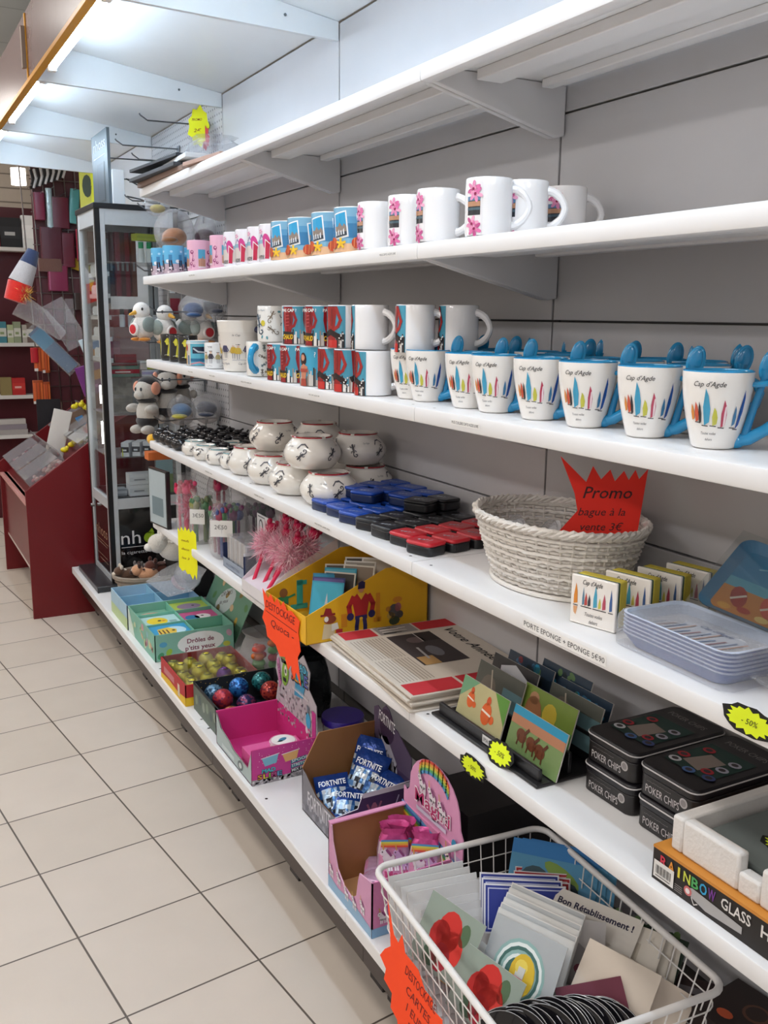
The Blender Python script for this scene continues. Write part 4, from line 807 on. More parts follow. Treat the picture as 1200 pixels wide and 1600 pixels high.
# masked hero (generic figure)
bx = .150
dp(m, S, [(bx-.016, .052), (bx+.016, .052), (bx+.024, .100), (bx+.010, .112), (bx-.010, .112), (bx-.026, .098)], '#b3262a', 2); dp(m, S, [(bx-.012, .112), (bx, .094), (bx+.013, .112)], '#e9b93a', 3)
for sg in (1, -1):
    dl(m, S, [(bx+sg*.022, .102), (bx+sg*.034, .080), (bx+sg*.030, .056)], .013, '#b3262a', 1); de(m, S, bx+sg*.030, .054, .010, .010, '#2c2560', 3); dl(m, S, [(bx+sg*.009, .048), (bx+sg*.012, .026), (bx+sg*.012, .008)], .011, '#2c2560', 2); de(m, S, bx+sg*.016, .006, .009, .004, '#8c1f24', 3)
dq(m, S, bx-.017, .044, .034, .010, '#2c2560', 3); de(m, S, bx, .046, .005, .004, '#e9b93a', 4); de(m, S, bx, .124, .009, .012, '#c98a68', 2); dp(m, S, [(bx-.010, .122), (bx+.010, .122), (bx+.011, .138), (bx+.002, .142), (bx-.008, .138)], '#221b4a', 3)
# dog detective and small animals (generic)
dx = .058; dp(m, S, [(dx-.016, .008), (dx+.018, .008), (dx+.020, .042), (dx-.010, .046)], '#d9c7a2', 2); de(m, S, dx+.006, .056, .017, .011, '#8a4028', 3); de(m, S, dx-.004, .058, .006, .007, '#f2efe8', 4); dq(m, S, dx-.020, .066, .040, .005, '#8e1f24', 4); dp(m, S, [(dx-.012, .070), (dx+.012, .070), (dx+.008, .084), (dx-.006, .086)], '#8e1f24', 4); dp(m, S, [(dx+.010, .026), (dx+.030, .030), (dx+.026, .046), (dx+.010, .044)], '#e8e4dc', 5); dq(m, S, dx+.022, .002, .018, .026, '#b3262a', 4)
for x, y, rx, ry, c in ((.245, .052, .017, .018, '#5f5a5c'), (.236, .040, .012, .010, '#c8a24a'), (.256, .060, .010, .012, '#b06a6c'), (.246, .026, .016, .012, '#3f4a34'), (.262, .040, .010, .010, '#56504e'), (.228, .058, .008, .007, '#c98a32'), (.254, .080, .014, .008, '#d9902c')): de(m, S, x, y, rx, ry, c, 3, 10)
for x, y, w_, h_ in ((.095, .030, .016, .034), (.192, .03, .012, .075), (.186, .03, .022, .012)): dq(m, S, x, y, w_, h_, '#d98e1e', 1)
# inner face of the far side
S = Flat((L, Dp-.0003, 0), (-1, 0, 0), (0, 0, 1), .0003); S.u = Vector((1, 0, 0)); S.o = Vector((0, Dp-.0003, 0)); S.n = Vector((0, -1, 0))
de(m, S, .050, .060, .012, .013, '#8a5a34', 2); dq(m, S, .036, .028, .028, .022, '#2f8a5c', 2); dq(m, S, .038, .010, .024, .020, '#b8402c', 2); dl(m, S, [(.036, .046), (.026, .034)], .006, '#2f8a5c', 2); dl(m, S, [(.064, .046), (.082, .052)], .006, '#2f8a5c', 2); dq(m, S, .088, .020, .018, .070, '#3aa394', 2); dq(m, S, .07, .01, .05, .014, '#3aa394', 2); dq(m, S, .088, .076, .030, .012, '#3aa394', 2)
m.build('carton', M_paper, t, flat=True)
r = random.Random(12)
for k in range(10):
    cc = [('#2f9ab8', '#3aa7c4'), ('#3b3f78', '#6a5a9a'), ('#2f7fa0', '#2a8fb4'), ('#d6cfc2', '#3a3430'), ('#2fa0bc', '#5fb8cc'), ('#cfc8bc', '#5a4c40'), ('#d9d2c4', '#8a7a68'), ('#e2ded6', '#a39a8c'), ('#ded8cc', '#4a423a'), ('#e6e2da', '#b8ae9e')][k]
    def a_pc(tt, S, w, h, c=cc, k=k):
        dq(tt, S, .004, .004, w-.008, h-.008, c[1], 1); dl(tt, S, [(.01, .02), (w*.5, h*.5), (w*.8, h*.3)], .004, '#e6e2da', 2)
        if k < 3: dp(tt, S, [(w*.4, h*.2), (w*.6, h*.2), (w*.5, h*.75)], '#c9ccd4', 2)
    fr_card('postcard', '%s postcard from the front of the yellow display box' % ORD[k], 'postcard', .085, .115, (.945+.016*k if k < 6 else 1.03+.018*(k-5), 2.10+.020*(k % 3)-(.03 if k < 3 else 0), z5+.010+.004*k), -.75+.12*(k % 3), .35, [cc[0]], .0008, a_pc, 'postcards in the yellow box')
def dstk(lines, pts, label, loc, rz, tilt, hs, name='price_star', col='#ff4a10'):
    m = MB(); m.prism(pts, -.0004, .0004, col); S = Flat((0, 0, .0005), (1, 0, 0), (0, 1, 0))
    for s_, x, y, h, w in lines: dt(m, S, s_, x, y, h, '#7a1a10', 1, shear=.2, w=w, bold=.004)
    if hs: dl(m, S, hs, .0018, '#7a1a10', 1)
    o = tag(m.build(name, M_matte, flat=True), label, 'price card'); o.matrix_world = Matrix.Translation(loc) @ Matrix.Rotation(rz, 4, 'Z') @ Matrix.Rotation(PI/2+tilt, 4, 'X'); return o
dstk([('DESTOCKAGE', -.092, .036, .020, .175), ('Quoca -', -.060, -.006, .019, .135)],
     [(-0.1118, 0.081), (-0.0774, 0.0626), (-0.0602, 0.0778), (-0.0387, 0.0605), (-0.0215, 0.0778), (0.0, 0.0626), (0.0172, 0.0799), (0.0344, 0.0605), (0.0602, 0.067), (0.1075, 0.054), (0.0989, 0.0216), (0.1118, -0.0216), (0.0946, -0.0432), (0.1118, -0.1134), (0.086, -0.0842), (0.0731, -0.1058), (0.0559, -0.0756), (0.0387, -0.095), (0.0215, -0.0648), (-0.0086, -0.0734), (-0.0344, -0.0497), (-0.086, -0.0432), (-0.0946, -0.0173), (-0.1161, 0.0), (-0.0989, 0.0324)],
     'large orange handwritten burst reading DESTOCKAGE hanging from the yellow box', (.852, 2.125, z5+.000), -PI/2+.05, 0, [(-.092, .026), (.092, .020)])
# newspapers
def news(label, top=True):
    t = thing('newspaper', label, 'newspaper'); m = MB(); m.box(0, 0, 0, .31, .42, .0045, '#cfc5b8'); m.box(.001, .001, .0015, .309, .419, .003, '#b5aa9c'); m.build('folded_pages', M_matte, t, .0015)
    if top:
        m = MB(); S = Flat((0, .42, .0046), (0, -1, 0), (1, 0, 0))
        for x, y, w, h in ((.012, .01, .15, .085), (.012, .205, .10, .08)): pass
        RD = '#c02833'
        dq(m, S, .004, .008, .055, .085, RD); dq(m, S, .004, .205, .055, .10, RD); dq(m, S, .004, .10, .055, .10, '#8f8a88'); townscape(m, S, .004, .11, .054, .07, random.Random(2), ('#5a5654', '#3c3a3a', '#a9a4a0', '#d8d2cc'))
        dq(m, S, .355, .008, .060, .12, RD); dq(m, S, .355, .135, .060, .085, RD)
        dq(m, S, .075, .105, .20, .115, '#3a3234'); de(m, S, .12, .16, .020, .022, '#6a5a5a', 2); de(m, S, .20, .17, .035, .018, '#6c6a70', 2); dl(m, S, [(.17, .14), (.24, .135)], .006, '#a8a4a2', 3); dq(m, S, .225, .11, .05, .04, '#b08a56', 2); dq(m, S, .075, .175, .06, .045, '#241c1e', 2); dq(m, S, .073, .173, .064, .002, '#d8d2cc', 3)
        for k in range(22): dq(m, S, .075+(k % 2)*.14, .012+.008*(k//2), .13, .0022, '#968c80')
        dt(m, S, 'Votre Année', .075, .258, .026, '#1c181a', 2, w=.23, shear=.25, bold=.006)
        m.build('printed_page', M_matte, t, flat=True)
    return t
PNa, PNb = Placer(lambda l: news(l, False)), Placer(news)
for k in range(6): PNa.put((.893+.004*((k*3) % 4)-.006, 1.532+.005*((k*5) % 3), z5+k*.0047), .03*((k*7) % 3-1)-.06, 'plain folded newspaper, %s from the bottom of the newspaper pile' % ORD[k], 'newspapers in the pile')
PNb.put((.892, 1.535, z5+6*.0047+.0002), -.06, 'newspaper on top of the pile, red panels and the headline Votre Annee')
tag(MB().box(0, 0, 0, .06, .09, .003, '#8fa3a8').box(.005, .005, .003, .055, .085, .0034, '#5d7a84').build('leaflet', M_paper), 'small grey-blue leaflet lying behind the newspaper pile', 'leaflet', loc=(1.150, 1.965, z5), rz=.3)
# black rack with picture cards
t = thing('card_rack', 'long black plastic rack with 3D picture cards, reading a 3,90 euro label', 'rack', (.925, 1.165, z5), 0)
m = MB(); m.box(0, 0, 0, .20, .345, .006, '#1d1c1e').box(.012, .01, .006, .020, .335, .028, '#1d1c1e').box(.075, .01, .006, .083, .335, .045, '#1d1c1e').box(.135, .01, .006, .143, .335, .062, '#1d1c1e'); m.build('rack_body', M_plast, t, .002)
m = MB(); S = Flat((.0117, .18, .008), (0, -1, 0), (0, 0, 1), .0003); dq(m, S, 0, 0, .075, .016, '#d9d8d6'); dt(m, S, 'IMAGE 3D  3,90€', .004, .004, .008, '#2a2a2c', 2, w=.066); m.build('price_label', M_paper, t, flat=True)
def pic(kind):
    def a(tt, S, w, h):
        if kind == 'fish':
            dq(tt, S, 0, 0, w, h, '#b9b184'); dp(tt, S, [(0, h), (w*.35, h), (0, h*.5)], '#6a9a76', 2); dp(tt, S, [(w, h), (w*.7, h), (w, h*.4)], '#5b8f3c', 2)
            for x, y, s_ in ((.25, .55, 1), (.62, .45, 1.35)):
                x *= w; y *= h; de(tt, S, x, y, .012*s_, .016*s_, '#d9622c', 3, 14); dl(tt, S, [(x-.010*s_, y+.004), (x+.010*s_, y)], .003*s_, '#ece2d4', 4); de(tt, S, x, y+.018*s_, .005*s_, .007*s_, '#c9522a', 3); de(tt, S, x+.014*s_, y-.006, .006*s_, .006*s_, '#d9622c', 3)
        elif kind == 'horse':
            dq(tt, S, 0, 0, w, h, '#77905c'); dq(tt, S, 0, h*.82, w, h*.18, '#2b8fb4', 2); dq(tt, S, 0, h*.62, w, h*.20, '#b07a5c', 2)
            for x, y in ((.25, .45), (.45, .40), (.62, .36)): de(tt, S, x*w, y*h, .015, .012, '#6a3a24', 3, 12, -.4); dl(tt, S, [(x*w+.008, y*h+.006), (x*w+.016, y*h+.016)], .006, '#5a2f1e', 4); dl(tt, S, [(x*w-.006, y*h), (x*w-.008, y*h-.018)], .003, '#5a2f1e', 4); dl(tt, S, [(x*w+.008, y*h), (x*w+.010, y*h-.018)], .003, '#5a2f1e', 4)
        elif kind == 'panda':
            dq(tt, S, 0, 0, w, h, '#2e2d2f'); dp(tt, S, [(w*.25, h*.25), (w*.8, h*.1), (w*.9, h*.7), (w*.5, h*.95), (w*.2, h*.8)], '#c9c9cc', 2); de(tt, S, w*.45, h*.6, .006, .008, '#242426', 3); de(tt, S, w*.7, h*.55, .006, .008, '#242426', 3); de(tt, S, w*.6, h*.32, .007, .005, '#242426', 3)
        elif kind == 'dog':
            dq(tt, S, 0, 0, w, h, '#7d9440'); de(tt, S, w*.55, h*.6, .020, .022, '#c9b13a', 2); de(tt, S, w*.25, h*.5, .024, .030, '#a06c48', 3, 14, .3); de(tt, S, w*.22, h*.78, .014, .012, '#b98a66', 3); dq(tt, S, w*.75, 0, w*.25, h*.5, '#4f8a4a', 2)
        elif kind == 'wolf':
            dq(tt, S, 0, 0, w, h, '#55574f'); de(tt, S, w*.3, h*.45, .026, .032, '#6d6459', 2, 14, .2); dl(tt, S, [(w*.3, h*.9), (w*.38, h*.5), (w*.34, h*.2)], .004, '#b5aa98', 3); dq(tt, S, w*.6, 0, w*.4, h*.7, '#5d7a80', 2)
        else:
            dq(tt, S, 0, 0, w, h, '#26384a'); r = random.Random(kind if isinstance(kind, int) else 1)
            for k in range(16): de(tt, S, r.uniform(.1, .9)*w, r.uniform(.1, .9)*h, r.uniform(.004, .012), r.uniform(.004, .010), r.choice(('#3d6a8a', '#1c2a30', '#7a3038', '#5a7a4c', '#8a8478', '#2b8fb4')), 2, 8, r.random()*3)
    return a
cards = [('fish', .030, 1.395, .085), ('horse', .034, 1.232, .085), ('wolf', .078, 1.415, .092), ('dog', .088, 1.275, .092), ('panda', .115, 1.420, .090), ('wolf', .128, 1.250, .085), (3, .155, 1.42, .080), (5, .160, 1.26, .075), (7, .172, 1.33, .078)]
clab = {'fish': 'picture card with two orange clownfish at the left of the rack front', 'horse': 'picture card of brown horses under a blue sky at the rack front', 'dog': 'picture card of a brown animal on yellow-green grass, second row', 'panda': 'picture card with a black and white panda face'}
for k, (kd, x, y, h) in enumerate(cards):
    lab = clab.get(kd) or ['', '', 'picture card of a grey wolf behind the clownfish card', '', '', 'picture card of a grey tusked animal behind the animal-on-grass card', 'dark blue picture card behind the panda card', 'dark blue picture card with red spots at the right of the rear row', 'dark picture card between the two dark blue ones'][k]
    o = fr_card('picture_card', lab, 'picture card', .150 if k < 4 else .145, h, (.925+x, y, z5+.008+.010*(k//2)), -PI/2, .28, ['#d8d4cc'], .0025, pic(kd), 'picture cards in the black rack', M_plast)
sticker('- 50%', .070, .040, 'fluorescent yellow burst reading minus 50 percent on the black card rack', (.922, 1.268, z5+.021), (1.25, 0, -PI/2), 7)
# poker chip tins
def tin(label):
    t = thing('poker_chip_tin', label, 'tin box'); w, d, h = .205, .118, .052; m = MB(); m.prism(rrect(w, d, .016, 5, w/2, d/2), 0, h*.66, '#1e1b1c'); m.build('tin_base', M_plast, t, .0015)
    m = MB(); m.prism(rrect(w+.002, d+.002, .0165, 5, w/2, d/2), h*.66, h, '#17151a'); m.build('tin_lid', M_plast, t, .003)
    m = MB(); m.tube([(x, y, h*.90) for x, y in rrect(w+.0030, d+.0030, .0165, 5, w/2, d/2)], .0013, '#c9c6c6', 6, True); m.build('silver_line', M_plast, t)
    m = MB(); S = Flat((0, d-.012, 0), (0, -1, 0), (0, 0, 1)); S.o.x = -.0002; dt(m, S, 'POKER CHIPS', .006, .008, .0125, '#cfcaca', 1, w=.070, bold=-.004); scrawl(m, S, .008, .026, .050, .002, '#7a7474', 1, 4, .0006); de(m, S, .084, .024, .008, .008, '#b5b0b0', 1, 16); de(m, S, .084, .024, .0055, .0055, '#8a8585', 2, 14)
    S = Flat((0, 0, h+.0003), (0, -1, 0), (1, 0, 0)); S.o = Vector((0, d, h+.0003))
    dq(m, S, .012, .040, .09, .105, '#1d3a34', 1); dp(m, S, [(.030, .062), (.070, .052), (.078, .105), (.042, .112)], '#8a7c74', 3)
    for k, (x, y, c) in enumerate(((.024, .052, '#c9c9cc'), (.020, .075, '#a82a34'), (.080, .062, '#a82a34'), (.030, .120, '#a82a34'), (.088, .085, '#a9a6b4'), (.086, .115, '#a9a6b4'), (.096, .048, '#3c4a7c'), (.062, .042, '#4a6aa0'))): de(m, S, x, y, .011, .009, c, 4, 14); de(m, S, x, y, .006, .005, '#3a3236', 5, 12)
    dt(m, S, 'POKER CHIPS', .020, .165, .013, '#8f8888', 1, w=.080); m.build('print', M_paper, t, flat=True); return t
PTin = Placer(tin); g = 'black poker chip tins'
for (x, y, z), lab in zip(((1.002, 1.022, z5), (1.008, 1.026, z5+.0525), (1.000, .892, z5), (1.004, .895, z5+.0525)), ('lower black poker chip tin of the left pile', 'upper black poker chip tin of the left pile', 'lower black poker chip tin of the right pile, partly behind the foam', 'upper black poker chip tin of the right pile, beside the foam tray')):
    PTin.put((x, y, z), 0, lab, g)
# rainbow glass box and polystyrene tray
t = thing('glass_game_box', 'black and orange box reading RAINBOW GLASS H S under the foam tray', 'box', (.917, .585, z5), 0)
m = MB(); m.box(0, 0, 0, .27, .300, .052, '#1d1715'); m.box(-.0003, 0, .0515, .27, .300, .0522, '#c98432'); S = Flat((-.0004, .300, 0), (0, -1, 0), (0, 0, 1)); dq(m, S, 0, .0485, .30, .0035, '#c98432', 1)
x = .015
for ch, c in zip('RAINBOW', ('#c9324a', '#d98a2c', '#d9c93a', '#c8cf4a', '#4aa35a', '#2f9fd0', '#7a3a9a')): dt(m, S, ch, x+(.004 if ch == 'I' else 0), .028, .015, c, 2, w=.004 if ch == 'I' else .0125, bold=.02); x += .0145
dt(m, S, 'GLASS', x+.008, .028, .015, '#dcd8d4', 2, w=.048, bold=.015); dt(m, S, 'H  SET', x+.072, .026, .016, '#dcd8d4', 2, w=.06, bold=.02)
dp(m, S, [(.062, .020), (.075, .026), (.135, .022), (.16, .020), (.16, .010), (.10, .006), (.075, .012)], '#a8a6a6', 1); de(m, S, .068, .018, .007, .007, '#c96a6a', 2, 14); de(m, S, .068, .018, .004, .004, '#e6dada', 3, 12); dl(m, S, [(.075, .012), (.080, .004), (.086, .008)], .0015, '#dcd8d4', 2)
dq(m, S, .004, .006, .038, .026, '#dedbd6', 3)
for k in range(14): dq(m, S, .008+k*.0021, .013, .0012 if k % 3 else .0006, .013, '#3a3636', 4)
dq(m, S, .008, .009, .028, .0015, '#6a6464', 4)
for k in range(4): dq(m, S, .044, .006+k*.003, .014, .0012, '#8a8480', 2)
m.build('printed_carton', M_paper, t, flat=True)
t = thing('foam_packing_tray', 'white polystyrene packing tray on top of the rainbow glass box', 'foam tray', (.930, .585, z5+.0525), 0)
m = MB(); m.box(.0, .262, 0, .24, .282, .052, '#dcd8d4').box(.22, 0, 0, .24, .262, .052, '#dcd8d4').box(0, .165, 0, .020, .262, .052, '#dcd8d4').box(0, .13, 0, .020, .165, .030, '#dcd8d4').box(0, 0, 0, .020, .13, .052, '#dcd8d4').box(.02, 0, 0, .22, .262, .012, '#cfccc9')
m.build('foam_body', M_foam, t, .004)
tag(MB().box(0, 0, 0, .185, .235, .006, '#6a7270').build('glass_board', mat('grey_glass_board', .08, nscale=8)), 'grey glass board lying inside the foam tray', 'glass board', loc=(.955, .602, z5+.0525+.0265))
tag(MB().box(0, 0, 0, .17, .22, .0135, '#8f9492').build('board_padding', M_foam), 'grey foam pad under the glass board in the foam tray', 'foam pad', loc=(.962, .609, z5+.0525+.0125))
sticker('Chaque/n- 50%', .080, .040, 'fluorescent yellow burst on the glass board in the foam tray', (1.03, .745, z5+.0525+.0335), (0, 0, -1.25), 9)
# ================================================================== base shelf
z6 = Z[6]+.0005
def carton(m, w, d, h, c_out, c_in, t=.003, hf=None, floor=True, near=True):
    # open carton, origin at its aisle-side near corner; +x towards the panel, +y away from the viewer
    hf = h if hf is None else hf
    m.box(0, 0, 0, t, d, hf, c_out); m.box(w-t, 0, 0, w, d, h, c_out); m.box(0, d-t, 0, w, d, h, c_out)
    if near: m.box(0, 0, 0, w, t, h, c_out)
    m.box(t*.9, t*.9, 0, w-t*.9, d-t*.9, t, c_in)
def facebook_art(m, S, kind, w, h):
    if kind == 0: dq(m, S, 0, 0, w, h, '#3a9fce'); de(m, S, w*.62, h*.45, w*.30, h*.34, '#bfe0ee', 2, 16); dp(m, S, [(w*.15, h*.15), (w*.6, h*.15), (w*.68, h*.5), (w*.5, h*.75), (w*.2, h*.65)], '#e6c34a', 3); [dq(m, S, w*(.2+.1*k), h*.2, w*.04, h*.35, '#5a3a24', 4) for k in range(3)]; de(m, S, w*.58, h*.42, .006, .006, '#1f1a18', 5)
    elif kind == 1: dq(m, S, 0, 0, w, h, '#b9dfe0'); de(m, S, w*.42, h*.5, w*.28, h*.34, '#ead02c', 2, 18); de(m, S, w*.48, h*.5, .007, .007, '#2a2420', 3); dp(m, S, [(w*.55, h*.4), (w*.66, h*.46), (w*.55, h*.54)], '#d8832c', 3); dq(m, S, w*.72, h*.25, w*.2, h*.2, '#8fb9b8', 2)
    elif kind == 2: dq(m, S, 0, 0, w, h, '#cf5a92'); de(m, S, w*.3, h*.42, w*.2, h*.26, '#2f7fb4', 2); de(m, S, w*.6, h*.45, w*.22, h*.24, '#ece6ea', 2); de(m, S, w*.6, h*.5, .006, .006, '#241f24', 3)
    elif kind == 3: dq(m, S, 0, 0, w, h, '#b9cf54'); de(m, S, w*.5, h*.5, w*.34, h*.3, '#9a86a4', 2, 16); de(m, S, w*.62, h*.52, .006, .006, '#241f24', 3)
    elif kind == 4: dq(m, S, 0, 0, w, h, '#4f8f6c'); de(m, S, w*.5, h*.4, w*.36, h*.34, '#a32f3c', 2, 16)
    else: dq(m, S, 0, 0, w, h, '#7fb59a'); de(m, S, w*.5, h*.5, w*.34, h*.3, '#d99a86', 2, 16)
# children's books display, two trays in film
t = thing('display_tray', 'sky blue display tray with four empty compartments behind the green one', 'display tray', (.775, 3.505, z6))
m = MB(); carton(m, .285, .275, .098, '#a9c9dc', '#5f9cc8', .003); m.box(.0, .136, 0, .285, .139, .095, '#8fc0d8'); m.box(.141, 0, 0, .144, .275, .095, '#8fc0d8'); S = Flat((-.0003, .275, 0), (0, -1, 0), (0, 0, 1)); dq(m, S, 0, 0, .275, .045, '#b9cf9a'); m.build('tray_body', M_paper, t, flat=True)
t = thing('display_tray', 'green display tray of face books reading Droles de p tits yeux', 'display tray', (.779, 3.118, z6))
m = MB(); carton(m, .290, .385, .098, '#7fb8a4', '#4f9a7c', .003)
for k in (1, 2): m.box(0, .128*k, 0, .29, .128*k+.003, .095, '#7cc0a8')
m.box(.144, 0, 0, .147, .385, .095, '#7cc0a8')
S = Flat((0, -.0003, 0), (1, 0, 0), (0, 0, 1), .0003); de(m, S, .165, .050, .085, .040, '#e4ece8', 1, 22); dt(m, S, 'Drôles de', .115, .052, .016, '#7a2f4a', 2, w=.098, bold=.02); dt(m, S, "p'tits yeux", .108, .026, .016, '#7a2f4a', 2, w=.110, bold=.02)
for k, (x, y, c) in enumerate(((.03, .06, '#4f9ec0'), (.05, .03, '#8fb83c'), (.27, .07, '#c8a4b4'), (.26, .03, '#b9c24a'), (.02, .02, '#3f8f64'))): de(m, S, x, y, .014, .010, c, 1, 10, k)
S = Flat((-.0003, .385, 0), (0, -1, 0), (0, 0, 1), .0003)
r = random.Random(3)
for k in range(16): de(m, S, r.uniform(.02, .36), r.uniform(.015, .085), r.uniform(.008, .02), r.uniform(.006, .014), r.choice(('#a9c9a0', '#d8b48c', '#c99aa4', '#8fbcc4', '#cfd6a4')), 1, 10, r.random()*3)
dp(m, S, [(0, .0), (.10, 0), (.02, .09), (0, .09)], '#cfe0d4', 2)
m.build('tray_body', M_paper, t, flat=True)
bk = [(0, 0, 0, 'yellow lion on blue'), (1, 0, 4, 'red ladybird on green'), (0, 1, 1, 'yellow chick on pale blue'), (1, 1, 2, 'blue and white figure on pink'), (0, 2, 5, 'peach animal on green'), (1, 2, 3, 'purple hippo on lime')]
for i, j, kd, nm in bk:
    w, h = .136, .120; zb = (.084, .055, .080, .078, .062, .080)[i+2*j]
    m = MB(); m.box(0, 0, 0, w, h, zb, '#dfe3dc'); S = Flat((0, 0, zb+.0002), (1, 0, 0), (0, 1, 0)); facebook_art(m, S, kd, w, h)
    tag(m.build('face_book', M_paper, flat=True), 'board book stack with a %s, in the green tray' % nm, 'book', 'books in the green tray', (.783+i*.146, 3.1225+j*.1285, z6+.004))
t = thing('header_card', 'green header card leaning behind the book trays', 'header card', (1.075, 3.13, z6+.02), 0)
m = MB(); Q = Matrix.Rotation(.45, 4, 'Y'); m.box(0, 0, 0, .002, .42, .20, '#6f9a80', Q); S = Flat(Q @ Vector((-.0003, .42, 0)), (0, -1, 0), Q.to_3x3() @ Vector((0, 0, 1)), .0004); de(m, S, .19, .10, .085, .05, '#c3cfcc', 1, 20, .5); dt(m, S, 'DRÔLES', .14, .105, .018, '#5a4a54', 2, rot=.4); dt(m, S, 'de yeux', .15, .075, .016, '#5a4a54', 2, rot=.4)
for k in range(10): de(m, S, .03+.04*k, .03+.13*((k*7) % 5)/4, .018, .013, ('#c9a23c', '#5f8f54', '#d8b88c', '#8f7a3c')[k % 4], 1, 9, k)
m.build('card', M_paper, t, flat=True)
m = MB(); r = random.Random(6); m.add([(.16, .36, .12), (.14, .62, .118), (.22, .66, .15), (.31, .64, .19), (.33, .40, .20), (.25, .33, .14)], [(0, 1, 2, 5), (5, 2, 3, 4)], '#ffffff'); m.sph(.28, .50, .155, .05, .09, .05, '#ffffff', 16, 10)
tag(m.build('plastic_wrap', M_blue_film), 'torn bluish clear wrap bunched at the back of the book trays', 'plastic film', loc=(.768, 3.118, z6))
m = MB(); m.lathe([(.0001, 0), (.035, 0), (.037, .006), (.035, .012), (.0001, .013)], '#b48aa4', 22); o = tag(m.build('round_box', M_plast), 'mauve round plastic box lying on the torn wrap', 'box', loc=(1.02, 3.66, z6+.115)); o.rotation_euler = (.5, .6, 0)
dstk([('oeufs', -.030, .040, .008, .04), ('deco', -.030, .010, .008, .04), ('les 3', -.030, -.022, .008, .04)], [(-.048, .085), (-.036, .072), (-.030, .090), (-.018, .076), (-.010, .094), (0, .078), (.010, .090), (.018, .076), (.030, .086), (.046, .074), (.050, -.04), (.044, -.085), (.034, -.068), (.024, -.088), (.010, -.070), (-.004, -.074), (-.016, -.060), (-.030, -.068), (-.048, -.054)],
     'fluorescent yellow ragged card hanging from the far end of the fifth shelf', (XF-.008, 3.07, z5-.022), -PI/2+.40, 0, None, 'price_card', '#f2ee10')
# emoji balls in a red and yellow carton
t = thing('display_carton', 'red and yellow carton of smiley balls', 'display box', (.763, 2.700, z6))
m = MB(); carton(m, .245, .282, .070, '#b8262c', '#c9b08c', .003); S = Flat((-.0003, .282, 0), (0, -1, 0), (0, 0, 1), .0003); dp(m, S, [(0, 0), (.282, 0), (.282, .030), (.20, .020), (.10, .024), (0, .018)], '#e3b81f', 1); dq(m, S, .20, .010, .022, .04, '#d8c9b4', 2); dq(m, S, .04, .03, .12, .022, '#c4777c', 1); S = Flat((0, -.0003, 0), (1, 0, 0), (0, 0, 1), .0003); dq(m, S, 0, 0, .245, .028, '#e3b81f', 1); m.build('carton_body', M_paper, t, flat=True); MB().box(.003, .003, .070, .242, .279, .072, '#ffffff').build('plastic_lid', M_glass, t)
def smiley(label, col='#ead84e'):
    t = thing('smiley_ball', label, 'ball'); R = .025; m = MB(); m.sph(0, 0, R, R, R, R, col, 22, 14); m.build('ball', M_foil, t)
    m = MB()
    def q(a, b): d = Vector((a, b, 1)).normalized()*(R+.0010); return (d.x, d.y, d.z+R)
    for sx in (-.3, .3): m.add([q(sx+.15*math.cos(k*PI/4), .20+.24*math.sin(k*PI/4)) for k in range(8)], [tuple(range(8))], '#3a2c14')
    for k in range(8):
        a0, a1 = PI+k*PI/8, PI+(k+1)*PI/8; m.add([q(.60*math.cos(a0), -.12+.52*math.sin(a0)), q(.60*math.cos(a1), -.12+.52*math.sin(a1)), q(.44*math.cos(a1), -.12+.34*math.sin(a1)), q(.44*math.cos(a0), -.12+.34*math.sin(a0))], [(0, 1, 2, 3)], '#3a2c14')
    m.build('face_print', M_plast, t, flat=True); return t
PY = Placer(smiley); PV = Placer(lambda l: smiley(l, '#8a4fa8'))
for i in range(4):
    for j in range(5):
        x, y = .795+i*.056+(.01 if j % 2 else 0), 2.732+j*.053; pur = (i, j) == (2, 1)
        o = (PV if pur else PY).put((x, y, z6+.004+(.020 if (i+j) % 3 == 0 else .012)), -.5+.4*((i*3+j) % 3), 'purple smiley ball in the red carton' if pur else 'yellow smiley ball, %s from the left edge, %s from the near side' % (ORD[i], ORD[j]), 'smiley balls in the red carton')

# bag of sweets behind
t = thing('sweet_bag', 'clear bag of pink, orange and green sweets behind the smiley balls', 'bag', (1.09, 2.88, z6), .3)
m = MB(); bag_shape(m, .13, .15, .14, 5, .02); m.build('clear_bag', M_film, t)
def lump(col, s=.022):
    def f(label):
        m = MB(); m.sph(0, 0, 0, s, s*.8, s*.6, col, 12, 8); m.sph(s*.6, s*.3, .004, s*.5, s*.5, s*.5, col, 10, 6); return tag(m.build('sweet', M_plast), label, 'sweet')
    return Placer(f)
LP = [lump('#e0503c'), lump('#e8772c'), lump('#74b86a'), lump('#e05a70')]
for k in range(14):
    LP[k % 4 if k > 5 else 2 if k < 4 else 3].put((1.09+.034*((k*5) % 3-1), 2.88+.038*((k*7) % 3-1), z6+.016+.026*(k//4)), k, '%s sweet in the clear bag beyond the marbled balls' % ['red', 'orange', 'green', 'pink'][k % 4 if k > 5 else 2 if k < 4 else 3], '%s sweets in the clear bag' % ['red', 'orange', 'green', 'pink'][k % 4 if k > 5 else 2 if k < 4 else 3])
